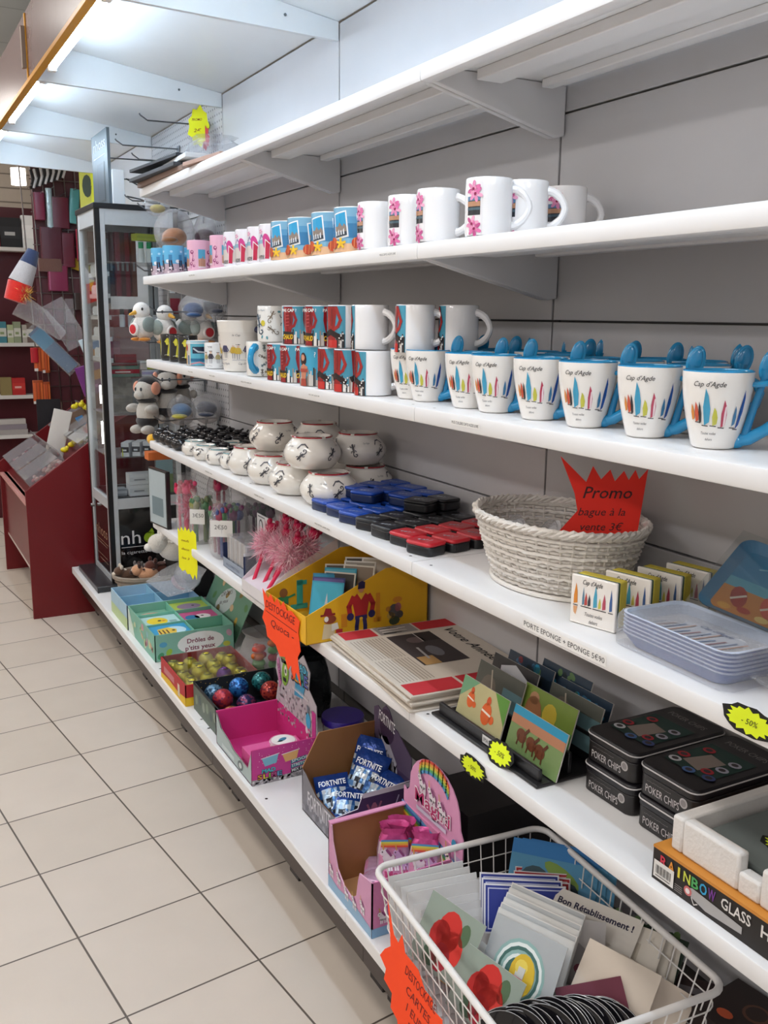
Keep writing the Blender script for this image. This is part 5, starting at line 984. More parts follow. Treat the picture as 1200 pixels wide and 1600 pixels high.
# marble balls in a black carton
t = thing('display_carton', 'black starry carton holding big marbled balls', 'display box', (.783, 2.423, z6))
m = MB(); carton(m, .265, .255, .088, '#23262b', '#101a2a', .003); S = Flat((-.0003, .255, 0), (0, -1, 0), (0, 0, 1), .0003); dq(m, S, 0, 0, .255, .088, '#5d6a60'); dq(m, S, .0, .080, .255, .008, '#1a1c20', 2); dq(m, S, .21, 0, .045, .088, '#2c3030', 2)
for k in range(6): de(m, S, .03+.035*k, .04+.01*(k % 2), .012, .016, ('#7f8f7c', '#4a5a5c', '#8a9488')[k % 3], 2, 12)
for yy, sg in ((.2515, -1),):
    S = Flat((.262, yy, 0), (-1, 0, 0), (0, 0, 1), .0003); r = random.Random(2)
    for k in range(22): de(m, S, r.uniform(.01, .25), r.uniform(.04, .085), .0016, .0016, '#c9a24a', 1, 6)
m.build('carton_body', M_paper, t, flat=True)
def bigball(c1, c2):
    def f(label):
        t = thing('marbled_ball', label, 'ball'); m = MB(); m.sph(0, 0, .031, .031, .031, .031, c1, 26, 18); r = random.Random(len(c1)+int(c1[1:3], 16))
        ncol = [lin(c1), lin(c2)]
        for i in range(len(m.f)):
            c = sum((m.v[k] for k in m.f[i]), Vector())/len(m.f[i]); m.c[i] = ncol[1] if noise.noise(c*60+Vector((r.random()*9, 0, 0))) > .12 else ncol[0]
        m.build('ball', M_foil, t, flat=False); return t
    return Placer(f)
BB = [bigball('#5b7f9a', '#2c4a66'), bigball('#2b6fb4', '#173a78'), bigball('#2f7f84', '#1a4a52'), bigball('#b03440', '#7a2a4a'), bigball('#34305e', '#8a3a5c'), bigball('#b8443a', '#7a2430'), bigball('#b06a3c', '#7a3a2c')]
for k, (x, y, z, b) in enumerate(((.835, 2.640, .020, 0), (.905, 2.610, .040, 1), (.985, 2.625, .040, 2), (.835, 2.555, .036, 3), (.905, 2.545, .010, 4), (.985, 2.550, .036, 5), (.835, 2.480, .010, 6), (.905, 2.475, .006, 1), (.985, 2.475, .006, 3))):
    BB[b].put((x, y, z6+z), k, 'marbled ball, %s, %s' % (['grey-blue', 'bright blue', 'teal', 'red', 'dark violet', 'brick red', 'copper'][b], ['far left', 'far middle', 'far right', 'middle left', 'centre', 'middle right', 'near left', 'near middle', 'near right'][k]+' in the black carton'), 'marbled balls')
# dark toy packet behind the marbled balls
t = thing('toy_packet', 'dark packet with green and orange shapes behind the marbled balls', 'packet', (1.10, 2.52, z6), -.3)
m = MB(); bag_shape(m, .12, .18, .20, 9, .02); S = None; m.c = [lin('#232a2c')]*len(m.c); m.build('packet_body', M_foil, t)
m = MB(); S = Flat((-.064, .07, .03), (0, -1, 0), (0, 0, 1), .0006)
for k in range(8): de(m, S, .015+.018*k, .03+.10*((k*5) % 4)/3, .010, .014, ('#7a9a3c', '#c9702c', '#d8c84a', '#2f6a7a')[k % 4], 1, 9, k)
m.build('print', M_paper, t, flat=True)
# slime carton
def ragged(seedcol): pass
t = thing('display_carton', 'pink carton reading MAD SLIME with a jagged header card', 'display box', (.768, 2.130, z6))
PK_ = '#c8307e'
m = MB(); w, d, h = .186, .285, .098
m.add([(0, 0, 0), (0, d, 0), (0, d, h), (0, d*.86, h*.62), (0, d*.62, h*.52), (0, d*.50, h*.40), (0, .03, h*.36), (0, 0, h*.98)], [(7, 6, 5, 4, 3, 2, 1, 0)], '#a9b8b8'); m.add([(.003, 0, 0), (.003, d, 0), (.003, d, h), (.003, d*.86, h*.62), (.003, d*.62, h*.52), (.003, d*.50, h*.40), (.003, .03, h*.36), (.003, 0, h*.98)], [(0, 1, 2, 3, 4, 5, 6, 7)], '#d3cdd0')
m.box(0, 0, 0, w, .003, h, PK_).box(0, d-.003, 0, w, d, h, '#d8478c').box(.003, d-.0035, .003, w-.003, d-.003, h*.98, PK_).box(w-.003, 0, 0, w, d, h, PK_).box(0, 0, 0, w, d, .003, PK_).box(.02, d*.1, .003, w-.01, d*.45, .0515, '#d85a98')
S = Flat((.0, -.0003, 0), (1, 0, 0), (0, 0, 1), .0003); dq(m, S, 0, 0, w, h, '#c2388a', 1); r = random.Random(9)
dp(m, S, [(0, 0), (w, 0), (w, .040), (.158, .022), (.11, .014), (.05, .012), (0, .016)], '#9a9498', 2)
for k in range(70): x = r.uniform(.003, w-.003); de(m, S, x, r.uniform(.002, .012+max(0, x-.1)*.25), .004, .0032, r.choice(('#c9c4c8', '#7f7a80', '#a9a4a8')), 3, 7, r.random())
for k in range(40): de(m, S, r.uniform(.004, w-.004), r.uniform(.05, h-.002), .0011, .0011, '#ecc2dc', 3, 6)
for x, c in ((.028, '#7ab6cc'), (.085, '#dca86a')): dp(m, S, [(x, .070), (x+.046, .076), (x+.040, .052), (x+.008, .048)], c, 4); dl(m, S, [(x-.002, .071), (x+.048, .077)], .0022, '#e8d8e0', 5)
dt(m, S, 'MAD', .026, .030, .011, '#1d5a6a', 4, w=.040, bold=.07, shear=.1); dt(m, S, 'MAD', .027, .031, .010, '#4fc0cc', 5, w=.038, bold=.02, shear=.1)
x = .014
for ch, c in zip('SLIME', ('#c9862c', '#d8c83c', '#7fb83c', '#c0508a', '#5f9ac0')): wi = .006 if ch == 'I' else .015; dt(m, S, ch, x, .014, .013, '#2a2430', 4, w=wi, bold=.09); dt(m, S, ch, x+.001, .015, .012, c, 5, w=wi-.002, bold=.02); x += wi+.001
for k, s_ in enumerate(('SPOOF', 'STRETCH', 'MIX FUN')): dp(m, S, [(.108, .050-.013*k), (.164-.004*(k == 0)*3, .056-.013*k), (.164-.004*(k == 0)*3, .045-.013*k), (.108, .039-.013*k)], '#2f6f84' if k < 2 else '#2a2430', 5); dt(m, S, s_, .111, .0425-.013*k, .0078, '#e8eef0', 6, w=.046, bold=.01, rot=.1)
S = Flat((-.0003, d, 0), (0, -1, 0), (0, 0, 1), .0003); de(m, S, .20, .020, .022, .014, '#5f6a6c', 1, 14, .3); de(m, S, .20, .020, .012, .008, '#c9d0d0', 2, 12, .3); dq(m, S, .05, .01, .10, .012, '#c3cfd0', 1)
m.build('carton_body', M_paper, t, flat=True)
m = MB(); P = [(0, 0), (0, .04), (.02, .10), (.0, .13), (.01, .17), (.045, .20), (.075, .235), (.07, .20), (.10, .215), (.13, .175), (.155, .20), (.20, .235), (.245, .20), (.235, .15), (.285, .12), (.29, .03), (.28, 0)]
P = [(x*1.0, y+.0) for x, y in P]; QM = Matrix(((0, 0, 1, w-.002), (-1, 0, 0, d+.004), (0, 1, 0, .062), (0, 0, 0, 1))); m.prism([(x, y) for x, y in P][::-1], 0, .002, '#b9b4ba', QM)
S = Flat((w-.0025, d+.004, .062), (0, -1, 0), (0, 0, 1), .0004); r = random.Random(4)
for k in range(110): x = r.uniform(.015, .275); de(m, S, x, r.uniform(.004, .10), .005, .004, r.choice(('#d3cfd3', '#8a858c', '#aaa5ac')), 2, 7, r.random()*2)
dq(m, S, .26, .01, .025, .09, '#c2388a', 3); de(m, S, .075, .14, .024, .040, '#7fae3a', 3, 14, -.3); de(m, S, .080, .15, .010, .016, '#e8e8d8', 4, 10); de(m, S, .080, .148, .005, .007, '#2a2a24', 5, 8); dq(m, S, .062, .115, .022, .012, '#1f2420', 5)
dp(m, S, [(.14, .10), (.20, .11), (.235, .20), (.16, .20)], '#3f9ac0', 3); dt(m, S, 'MAD', .155, .185, .022, '#2a2430', 4, w=.072, bold=.06); dt(m, S, 'MAD', .157, .187, .020, '#5fc3dc', 5, w=.068, bold=.01)
x = .118
for ch, c in zip('SLIME', ('#d8502c', '#e0a02c', '#d8d04a', '#4a9a8c', '#5f6ac0')): wi = .010 if ch == 'I' else .025; dt(m, S, ch, x, .140+(x-.118)*.1, .034, '#2a2430', 4, w=wi, bold=.05); dt(m, S, ch, x+.002, .143+(x-.118)*.1, .030, c, 5, w=wi-.004, bold=.01); x += wi+.002
dp(m, S, [(.012, .16), (.03, .175), (.045, .10), (.03, .08)], '#c07aa8', 3); dt(m, S, 'SLIME', .018, .15, .010, '#4a1f3c', 4, w=.05, rot=-1.1)
dp(m, S, [(.03, .20), (.10, .20), (.09, .17), (.05, .165)], '#2a2d28', 3)
for k in range(6): dq(m, S, .038+k*.010, .178, .004, .022, '#c8d87a', 4)
for k in range(12): dp(m, S, [(.13+k*.009, .115), (.137+k*.009, .115), (.1335+k*.009, .128)], '#e8e6e6', 4)
de(m, S, .235, .060, .016, .022, '#3fa8d0', 3, 12); dq(m, S, .228, .082, .014, .020, '#6a7a84', 4); de(m, S, .225, .030, .008, .010, '#e8dce0', 3)
m.build('header_card', M_paper, t, flat=True)
t = thing('round_slime_tub', 'small round white tub with a bird print lying in the pink slime carton', 'tub', (.880, 2.190, z6+.052), 0); m = MB(); m.lathe([(.0001, 0), (.032, 0), (.036, .022), (.037, .026), (.0001, .027)], '#e6dcdc', 24); m.build('tub_body', M_plast, t); m = MB(); S = Flat((0, 0, .0274), (1, 0, 0), (0, 1, 0)); de(m, S, 0, 0, .036, .036, '#d9a0b4', 1, 24); de(m, S, 0, 0, .032, .032, '#e9e4e2', 2, 24); de(m, S, .0, .004, .014, .008, '#3f7a9a', 3, 12, .5); de(m, S, -.010, -.004, .008, .004, '#2a3036', 3, 10); m.build('print', M_paper, t, flat=True)
# purple-lidded jar
t = thing('plastic_jar', 'clear plastic jar with a deep purple lid behind the grey game carton', 'jar', (1.045, 2.165, z6))
m = MB(); m.lathe([(.0001, .001), (.052, .001), (.055, .006), (.055, .10), (.050, .112)], '#ffffff', 36); m.build('jar_body', M_acry, t); m = MB(); m.lathe([(.057, .110), (.0585, .112), (.0585, .126), (.057, .129), (.0001, .129)], '#35208a', 40); m.lathe([(.0001, .110), (.057, .110)], '#35208a', 40); m.build('lid', M_plast, t)
for k in range(6): LP[3 if k % 2 else 1].put((1.045+.024*math.cos(k*1.05), 2.165+.024*math.sin(k*1.05), z6+.018+.03*(k//3)), k, 'wrapped sweet in the purple-lidded jar, %s from the bottom' % ORD[k], 'sweets in the jar')
# grey and purple game carton
t = thing('display_carton', 'grey and purple carton reading FORTNITE full of blue foil packets', 'display box', (.838, 1.775, z6))
w, d, h = .200, .190, .115; BR = '#8a5f38'
m = MB()
m.add([(0, 0, 0), (0, d, 0), (0, d, .112), (0, d*.86, .105), (0, d*.55, .074), (0, 0, .072)], [(5, 4, 3, 2, 1, 0)], '#77757c'); m.add([(.003, 0, 0), (.003, d, 0), (.003, d, .112), (.003, d*.86, .105), (.003, d*.55, .074), (.003, 0, .072)], [(0, 1, 2, 3, 4, 5)], BR)
P = [(0, 0), (w, 0), (w, .195), (.045, .195), (0, .112)]
m.add([(x, d, z) for x, z in P]+[(x, d-.003, z) for x, z in P], [(4, 3, 2, 1, 0), (5, 6, 7, 8, 9), (3, 4, 9, 8), (2, 3, 8, 7), (4, 0, 5, 9)], ['#77757c', BR, '#a8784c', '#a8784c', '#77757c'])
P = [(0, 0), (w, 0), (w, .118), (.070, .112), (.058, .080), (.0, .072)]
m.add([(x, 0, z) for x, z in P]+[(x, .003, z) for x, z in P], [(0, 1, 2, 3, 4, 5), (11, 10, 9, 8, 7, 6), (2, 8, 9, 3), (3, 9, 10, 4), (4, 10, 11, 5)], ['#3c2350', BR, '#cfc9d4', '#cfc9d4', '#cfc9d4'])
m.box(0, 0, 0, w, d, .003, BR); S = Flat((0, -.0003, 0), (1, 0, 0), (0, 0, 1), .0003); dq(m, S, .07, .104, .128, .012, '#c9c3d0', 1); de(m, S, .10, .062, .010, .026, '#8a4f6a', 1, 10); dl(m, S, [(.093, .06), (.082, .085)], .005, '#8a4f6a', 1); dl(m, S, [(.107, .06), (.118, .085)], .005, '#8a4f6a', 1); dl(m, S, [(.150, .05), (.165, .09)], .003, '#a9a0c0', 1); de(m, S, .03, .04, .02, .02, '#5a3a74', 1)
S = Flat((-.0003, d, 0), (0, -1, 0), (0, 0, 1), .0003); dt(m, S, 'FORTNITE', .035, .030, .036, '#cfccd2', 1, w=.13, bold=.015)
for k in range(9): de(m, S, .01+.02*k, .012+.008*(k % 3), .010, .008, ('#8f8c94', '#66646c', '#a3a0a8')[k % 3], 1, 8, k)
m.build('carton_body', M_paper, t, flat=True)
m = MB(); P = [(0, 0), (0, .115), (.018, .125), (.040, .118), (.046, .128), (.060, .140), (.078, .134), (.092, .118), (.105, .098), (.12, .096), (.19, .055), (.19, 0)]
QM = Matrix(((0, 0, 1, w-.002), (-1, 0, 0, d), (0, 1, 0, .118), (0, 0, 0, 1))); m.prism(P[::-1], 0, .002, '#54455e', QM); m.box(w-.002, 0, 0, w, d, .118, '#3c2a48')
S = Flat((w-.0025, d, .0), (0, -1, 0), (0, 0, 1), .0004); de(m, S, .068, .205, .036, .045, '#35203c', 1, 20); dt(m, S, 'FORTNITE', .028, .212, .026, '#e8e5e8', 3, w=.082, bold=.01, rot=-.12)
dp(m, S, [(.02, .10), (.13, .06), (.12, .13), (.07, .18), (.03, .17)], '#a3a1ac', 1)
for x, y, s_ in ((.016, .15, 1), (.036, .17, .8), (.060, .135, 1.1), (.088, .125, .9), (.112, .115, .8), (.046, .115, .9)):
    de(m, S, x, y, .006*s_, .007*s_, '#1f1a22', 3, 8); dl(m, S, [(x, y), (x+.001, y-.03*s_)], .008*s_, '#1f1a22', 3); dl(m, S, [(x, y-.008), (x-.010*s_, y+.012)], .003, '#1f1a22', 3); dl(m, S, [(x, y-.008), (x+.011*s_, y+.010)], .003, '#1f1a22', 3); dl(m, S, [(x, y-.03*s_), (x-.006, y-.055*s_)], .004, '#1f1a22', 3); dl(m, S, [(x, y-.03*s_), (x+.007, y-.052*s_)], .004, '#1f1a22', 3)
m.build('header_card', M_paper, t, flat=True)
def foilpack(label):
    t = thing('foil_packet', label, 'packet'); r = random.Random(5); m = MB(); nx, ny = 12, 10; vs = []; W_, H_ = .085, .12
    for sg in (1, -1):
        for j in range(ny+1):
            for i in range(nx+1):
                u, v = i/nx, j/ny; e = max(0, (4*u*(1-u)))*max(0, (4*v*(1-v))); vs.append(((u-.5)*W_+.002*r.uniform(-1, 1)*e, (v-.5)*H_, sg*(.016*e**.6+.003*r.uniform(-1, 1)*e)))
    n = (nx+1)*(ny+1); fs = []; cs = []
    for sg in (0, 1):
        for j in range(ny):
            for i in range(nx):
                a = sg*n+j*(nx+1)+i; q = (a, a+1, a+nx+2, a+nx+1); fs.append(q if sg == 0 else q[::-1]); v = j/ny
                cs.append('#1a3f8c' if v > .55 else r.choice(('#4f7fb4', '#9fb4c8', '#1c2430', '#c9d3dc', '#2c5a9a')))
    m.add(vs, fs, cs); m.build('foil_body', M_foil, t); m = MB(); S = Flat((-.034, .018, .0178), (1, 0, 0), (0, 1, 0)); dt(m, S, 'FORTNITE', 0, 0, .014, '#e6eaf0', 1, w=.066, bold=.02); m.build('print', M_paper, t, flat=True); return t
PFo = Placer(foilpack)
for k, (x, y, z, rz, rx, ry) in enumerate(((.905, 1.845, .045, -.5, .5, .1), (.890, 1.89, .060, -.3, .5, -.1), (.975, 1.885, .095, -.9, .9, .2), (.985, 1.83, .070, -1.2, .7, .1), (.920, 1.82, .025, .6, .3, .1), (1.0, 1.92, .11, -.8, 1.1, .1), (.94, 1.90, .03, .1, .1, .0))):
    o = PFo.put((0, 0, 0), 0, 'blue and silver foil packet, %s in the grey game carton' % ['lowest at the near left', 'left, lying on the lowest', 'right, standing by the header card', 'near right', 'under the near left one', 'highest at the far right', 'at the bottom in the middle'][k], 'blue foil packets')
    o.matrix_world = Matrix.Translation((x, y, z6+z)) @ Matrix.Rotation(rz, 4, 'Z') @ Matrix.Rotation(ry, 4, 'Y') @ Matrix.Rotation(rx, 4, 'X')
# pink unicorn carton
t = thing('display_carton', 'pink carton reading Magiki with a rounded unicorn header card', 'display box', (.762, 1.448, z6))
w, d, h = .185, .200, .150; PKc = '#d98fb4'
m = MB(); U = [(0, 0), (d, 0), (d, h), (d*.93, h*.98), (d*.90, h*.75), (d*.78, h*.42), (d*.62, h*.28), (d*.45, h*.24), (d*.34, h*.36), (d*.30, h*.62), (d*.27, h*.74), (.0, h*.80)]
m.add([(0, y, z) for y, z in U]+[(.003, y, z) for y, z in U], [tuple(range(11, -1, -1)), tuple(range(12, 24))]+[(i, (i+1) % 12, 12+(i+1) % 12, 12+i) for i in range(12)], ['#cf95b8', BR]+['#e3b4cc']*12)
m.box(0, d-.003, 0, w, d, h, PKc).box(.003, d-.0035, .003, w-.003, d-.003, h-.006, '#9a6a42').box(0, d-.012, h-.002, w, d+.001, h+.001, '#e09abf').box(0, 0, 0, w, .003, h*.80, '#c97aa6').box(w-.003, 0, 0, w, d, h, PKc).box(0, 0, 0, w, d, .003, '#b98a5c')
def unicorn(m, S, x, y, s, l=3, c='#e3dde4'):
    de(m, S, x, y, .010*s, .008*s, c, l, 10); de(m, S, x-.008*s, y+.009*s, .006*s, .006*s, c, l, 9); dl(m, S, [(x-.008*s, y+.014*s), (x-.010*s, y+.024*s)], .002*s, '#c9a24a', l+1); dl(m, S, [(x-.003*s, y+.013*s), (x+.004*s, y+.004*s)], .004*s, '#8a4a7a', l+1)
    for k in (-.006, -.002, .004, .008): dl(m, S, [(x+k*s, y-.004*s), (x+k*s, y-.014*s)], .003*s, c, l)
    de(m, S, x-.010*s, y+.010*s, .0012*s, .0015*s, '#2a2430', l+2, 6)
S = Flat((-.0003, d, 0), (0, -1, 0), (0, 0, 1), .0003); dp(m, S, [(0, 0), (d, 0), (d, .02), (.12, .03), (.05, .022), (0, .03)], '#8fb2d0', 1)
for k in range(5): unicorn(m, S, .018+.036*k, .045-.012*(k in (2, 3)), .9)
S = Flat((0, -.0003, 0), (1, 0, 0), (0, 0, 1), .0003); dq(m, S, 0, 0, w, .02, '#7fa8cc', 1)
for k in range(4): unicorn(m, S, .025+.042*(k % 4), .04+.035*(k % 2), .9)
m.build('carton_body', M_paper, t, flat=True)
m = MB(); P = [(.0, 0), (.0, .055), (.012, .048), (.025, .062)]+[(.125-.100*math.cos(a), .075+.085*math.sin(a)) for a in [PI*k/12 for k in range(0, 13)]][1:-1]+[(.228, .060), (.238, .045), (.238, 0)]
QM = Matrix(((0, 0, 1, w), (-1, 0, 0, d+.005), (0, 1, 0, h-.018), (0, 0, 0, 1))); m.prism(P[::-1], 0, .0025, '#dc9ac0', QM); m.box(w, -.03, 0, w+.0025, d, h-.018, '#b9a0c4')
S = Flat((w-.0005, d+.005, h-.018), (0, -1, 0), (0, 0, 1), .0004)
for k, c in enumerate(('#d8503c', '#e0a03c', '#c8c84a', '#5fae6a', '#4a8fc0')):
    pts = [(.125-(.060-k*.0)*math.cos(a)*1.0, .124-.006*k+.034*math.sin(a)) for a in [PI*(.1+.8*q/8) for q in range(9)]]; dl(m, S, pts, .0065, c, 1+k)
dt(m, S, 'Magiki', .052, .048, .030, '#f0dce8', 7, w=.145, bold=.055); dt(m, S, 'Magiki', .054, .049, .028, '#b82f6a', 8, w=.14, bold=.01); dq(m, S, .060, .030, .12, .009, '#cfc6dc', 7)
for k in range(3): unicorn(m, S, .085+.040*k, .096-.012*k, 1.35, 9)
for k, c in enumerate(('#5f9ac8', '#3f6ab0', '#4fa05c', '#e0c23c', '#d8603c')): dl(m, S, [(.0, .018-k*.006), (.08, .010-k*.007), (.16, -.004-k*.008), (.238, -.020-k*.008)], .007, c, 7+k)
unicorn(m, S, .20, -.02, 1.6, 13, '#e8d8d0'); de(m, S, .215, .025, .010, .013, '#2f8fb8', 13, 10); m.build('header_card', M_paper, t, flat=True)
def unibag(label):
    t = thing('unicorn_packet', label, 'packet'); m = MB(); bag_shape(m, .068, .05, .125, 3, .02); r = random.Random(2)
    for i in range(len(m.f)):
        zc = sum(m.v[k].z for k in m.f[i])/len(m.f[i])/.125; m.c[i] = lin('#d85a9a' if zc > .8 else r.choice(('#e8b2cc', '#f0dfe8', '#d98ab0', '#c9d0e0')) if zc > .66 else r.choice(('#e8d8e2', '#c9a6c4', '#e09ac0')))
    m.build('foil_body', M_foil, t); m = MB(); S = Flat((-.034, -.0262, .025), (1, 0, 0), (0, 0, 1), .0006); dt(m, S, 'Magiki', .004, .004, .016, '#a82f66', 3, w=.060, bold=.03)
    for k, c in enumerate(('#d8503c', '#e0a03c', '#c8c84a', '#4a8fc0')): dq(m, S, .006, .062+k*.004, .056, .004, c, 1)
    unicorn(m, S, .022, .040, 1.3, 3); unicorn(m, S, .048, .040, 1.2, 3, '#c9a6d0'); m.build('print', M_paper, t, flat=True); return t
PU = Placer(unibag)
for k, (x, y, a, tl) in enumerate(((.872, 1.560, -.45, .1), (.912, 1.500, -.6, .25), (.905, 1.590, -.7, .0), (.850, 1.49, -.4, 1.3))):
    o = PU.put((0, 0, 0), 0, ['upright unicorn packet with the Magiki name in view', 'unicorn packet leaning right against the header card', 'unicorn packet standing at the back of the pink carton', 'unicorn packet lying low at the near side of the pink carton'][k], 'unicorn packets')
    o.matrix_world = Matrix.Translation((x, y, z6+.006+(.022 if k < 3 else .03)*(1 if k != 2 else .6))) @ Matrix.Rotation(a, 4, 'Z') @ Matrix.Rotation(tl*-1, 4, 'X')
for k in range(3):
    o = PU.put((0, 0, 0), 0, 'unicorn packet at the bottom of the pink carton, %s from the near side' % ORD[k], 'unicorn packets'); o.matrix_world = Matrix.Translation((.83+.03*k, 1.50+.045*k, z6+.03)) @ Matrix.Rotation(.5*k, 4, 'Z') @ Matrix.Rotation(1.4, 4, 'X') @ Matrix.Translation((0, 0, -.06))
# dark box behind the wire basket
tag(MB().box(0, 0, 0, .22, .17, .20, '#1b1718').box(-.0005, .01, .09, 0, .16, .11, '#4c4446').build('cardboard_box', M_paper), 'black box standing behind the wire basket against the back panel', 'box', loc=(.985, 1.455, z6), rz=0)
# wire basket of greeting cards
t = thing('wire_basket', 'white wire basket full of greeting cards and discs on the base shelf', 'basket', (.915, 1.143, z6), -.07)
BW, BD, BH = .375, .515, .178; WC = '#e6e3e0'
def ring(s, z, rr=.03): return [(x, y, z) for x, y in rrect(BW*s, BD*s, rr, 5)]
m = MB(); m.tube(ring(1, BH), .0062, WC, 10, True); m.build('rim', M_paint, t)
m = MB()
for k in range(1, 5): m.tube(ring(1-.11*k/5, BH*(1-k/5)), .0013, WC, 5, True)
m.tube(ring(.88, .002), .0025, WC, 6, True)
for s_, half, n_ in (('y', BD, 17), ('x', BW, 12)):
    for i in range(n_):
        u = (-.5+(i+.5)/n_)
        for sg in (1, -1):
            if s_ == 'y': m.tube([(sg*BW/2, u*BD*.93, BH), (sg*BW/2*.88, u*BD*.82, .002)], .0013, WC, 5)
            else: m.tube([(u*BW*.93, sg*BD/2, BH), (u*BW*.82, sg*BD/2*.88, .002)], .0013, WC, 5)
for i in range(9): m.tube([(-BW*.44, (-.4+.1*i)*BD, .002), (BW*.44, (-.4+.1*i)*BD, .002)], .0013, WC, 5)
m.build('wire_mesh', M_paint, t)
zb = z6+.006
def card(name, label, cat, w, h, x, y, z, rz, tilt, cols, art=None, grp=None, t_=.0012, roll_=0):
    m = MB(); m.box(-w/2, 0, 0, w/2, t_, h, cols); S = Flat((-w/2, -.0002, 0), (1, 0, 0), (0, 0, 1), .0003)
    if art: art(m, S, w, h)
    o = tag(m.build(name, M_paper, flat=True), label, cat, grp); o.matrix_world = Matrix.Translation((x, y, z)) @ Matrix.Rotation(rz, 4, 'Z') @ Matrix.Rotation(-tilt, 4, 'X') @ Matrix.Rotation(roll_, 4, 'Y'); return o
for k in range(8):   # envelopes at the far left
    card('envelope', 'white envelope, %s from the far end of the basket' % ORD[k], 'envelope', .155, .115, .845+.005*k, 1.362-.019*k, zb+.030-.004*k+.012*(k < 4), -.12-.015*k, .25+.05*k, '#dcdad8' if k % 2 else '#e3e2e1', None, 'white envelopes in the wire basket', .003)
def a_rose(m, S, w, h):
    dq(m, S, 0, 0, w, h, '#8d9a8e'); 
    for x, y, rx, ry, c in ((.5, .62, .028, .036, '#c92820'), (.38, .5, .024, .028, '#b31e1c'), (.62, .42, .026, .032, '#d8362c'), (.5, .25, .022, .024, '#b03040'), (.35, .2, .02, .018, '#3f5a44'), (.75, .7, .012, .02, '#4f6a4a')): de(m, S, x*w, y*h, rx, ry, c, 2, 14)
def a_baby(m, S, w, h):
    dq(m, S, 0, 0, w, h, '#cfcfca'); dq(m, S, 0, h*.72, w, h*.10, '#c96a7a', 2); de(m, S, w*.5, h*.45, .022, .018, '#dcb0b4', 2); dq(m, S, 0, 0, w, h*.10, '#d8b04a', 2); de(m, S, w*.3, h*.25, .016, .012, '#8fae8a', 2)
def a_lemon(m, S, w, h):
    dq(m, S, 0, 0, w, h, '#a9adaf'); 
    for k in range(6): de(m, S, w*.5, h*.45, .050-.005*k, .056-.006*k, ('#8fb2ae', '#e3ebe8', '#3f6a64')[k % 3], 2+k, 18, .15)
    de(m, S, w*.56, h*.46, .024, .034, '#d8b42c', 9, 16, .1); de(m, S, w*.53, h*.55, .012, .012, '#e8d05a', 10)
def a_plain(c1, c2):
    def f(m, S, w, h): dq(m, S, .002, .002, w-.004, h-.004, c1); dq(m, S, w*.25, h*.45, w*.5, h*.30, c2, 2)
    return f
def a_rest(m, S, w, h):
    dq(m, S, 0, 0, w, h, '#ddd6cc'); dt(m, S, 'Bon Rétablissement !', .008, h-.026, .011, '#241f3c', 2, w=w-.02, bold=.03); de(m, S, w*.32, h*.52, .026, .016, '#b08f78', 2, 14); de(m, S, w*.40, h*.30, .040, .024, '#4a2f26', 3, 16); de(m, S, w*.62, h*.4, .02, .02, '#cfc6ba', 3, 14); dl(m, S, [(w*.3, h*.36), (w*.5, h*.42), (w*.68, h*.3)], .002, '#e8e2d8', 4)
def a_cimet(m, S, w, h):
    dq(m, S, 0, 0, w, h, '#26382a'); dt(m, S, "C'est bête que", .012, h-.030, .013, '#cfd6cc', 2, w=w*.7, shear=.2)
    for k in range(12): de(m, S, .01+.012*k, h-.006+.003*(k % 3), .010, .007, ('#3f5a30', '#2c4428', '#54703c')[k % 3], 1, 8, k)
def a_cat(m, S, w, h): dq(m, S, 0, 0, w, h, '#bfbab8'); de(m, S, w*.5, h*.5, .03, .036, '#8f8a8a', 2, 16); de(m, S, w*.4, h*.6, .006, .006, '#3a3234', 3); de(m, S, w*.62, h*.45, .01, .008, '#7a2f44', 3); dp(m, S, [(w*.2, h*.9), (w*.4, h*.7), (w*.5, h*.95)], '#6a8a4c', 3)
card('greeting_card', 'greeting card with a big red rose standing at the aisle side of the basket', 'card', .135, .120, .772, 1.235, zb+.060, -1.38, .52, '#dcdad6', a_rose)
card('greeting_card', 'second rose greeting card, lower and nearer the viewer', 'card', .13, .105, .775, 1.115, zb+.045, -1.38, .55, '#dcdad6', a_rose)
card('greeting_card', 'greeting card with a pink strip right of the roses', 'card', .15, .095, .806, 1.165, zb+.040, -1.32, .55, '#dcdad6', a_baby)
card('greeting_card', 'grey greeting card with a sliced lemon in a ring', 'card', .140, .135, .835, 1.105, zb+.056, -1.22, .55, '#d4d4d2', a_lemon)
for k in range(6): card('greeting_card', 'plain pale greeting card, %s behind the lemon card' % ORD[k], 'card', .150, .130, .856+.013*k, 1.115+.010*k, zb+.058, -1.18, .55, ['#c9cac8', '#d8d6d2'][k % 2], a_plain('#b5b8b9' if k % 2 else '#cfcecb', '#cfa0ae' if k == 4 else '#b9bcbc'), 'pale cards behind the lemon card')
card('greeting_card', 'grey greeting card with a cat face, half hidden by the big envelope', 'card', .11, .145, .955, 1.085, zb+.030, -.7, .45, '#d4d0cc', a_cat)
for k in range(3): card('house_number_sign', '%s blue enamel sign with white border behind the lemon card' % ['front', 'middle', 'rear'][k], 'sign', .15, .085, .955+.010*k, 1.215+.022*k, zb+.088-.004*k, -.55, .55, '#e4e4ea', lambda m, S, w, h: (dq(m, S, .003, .003, w-.006, h-.006, '#1c2f8c'), dq(m, S, .007, .007, w-.014, h-.014, '#c8cde8', 2), dq(m, S, .009, .009, w-.018, h-.018, '#1c2f8c', 3), dt(m, S, 'AGDE', .045, .028, .03, '#d8dcf0', 4)), 'blue enamel signs')
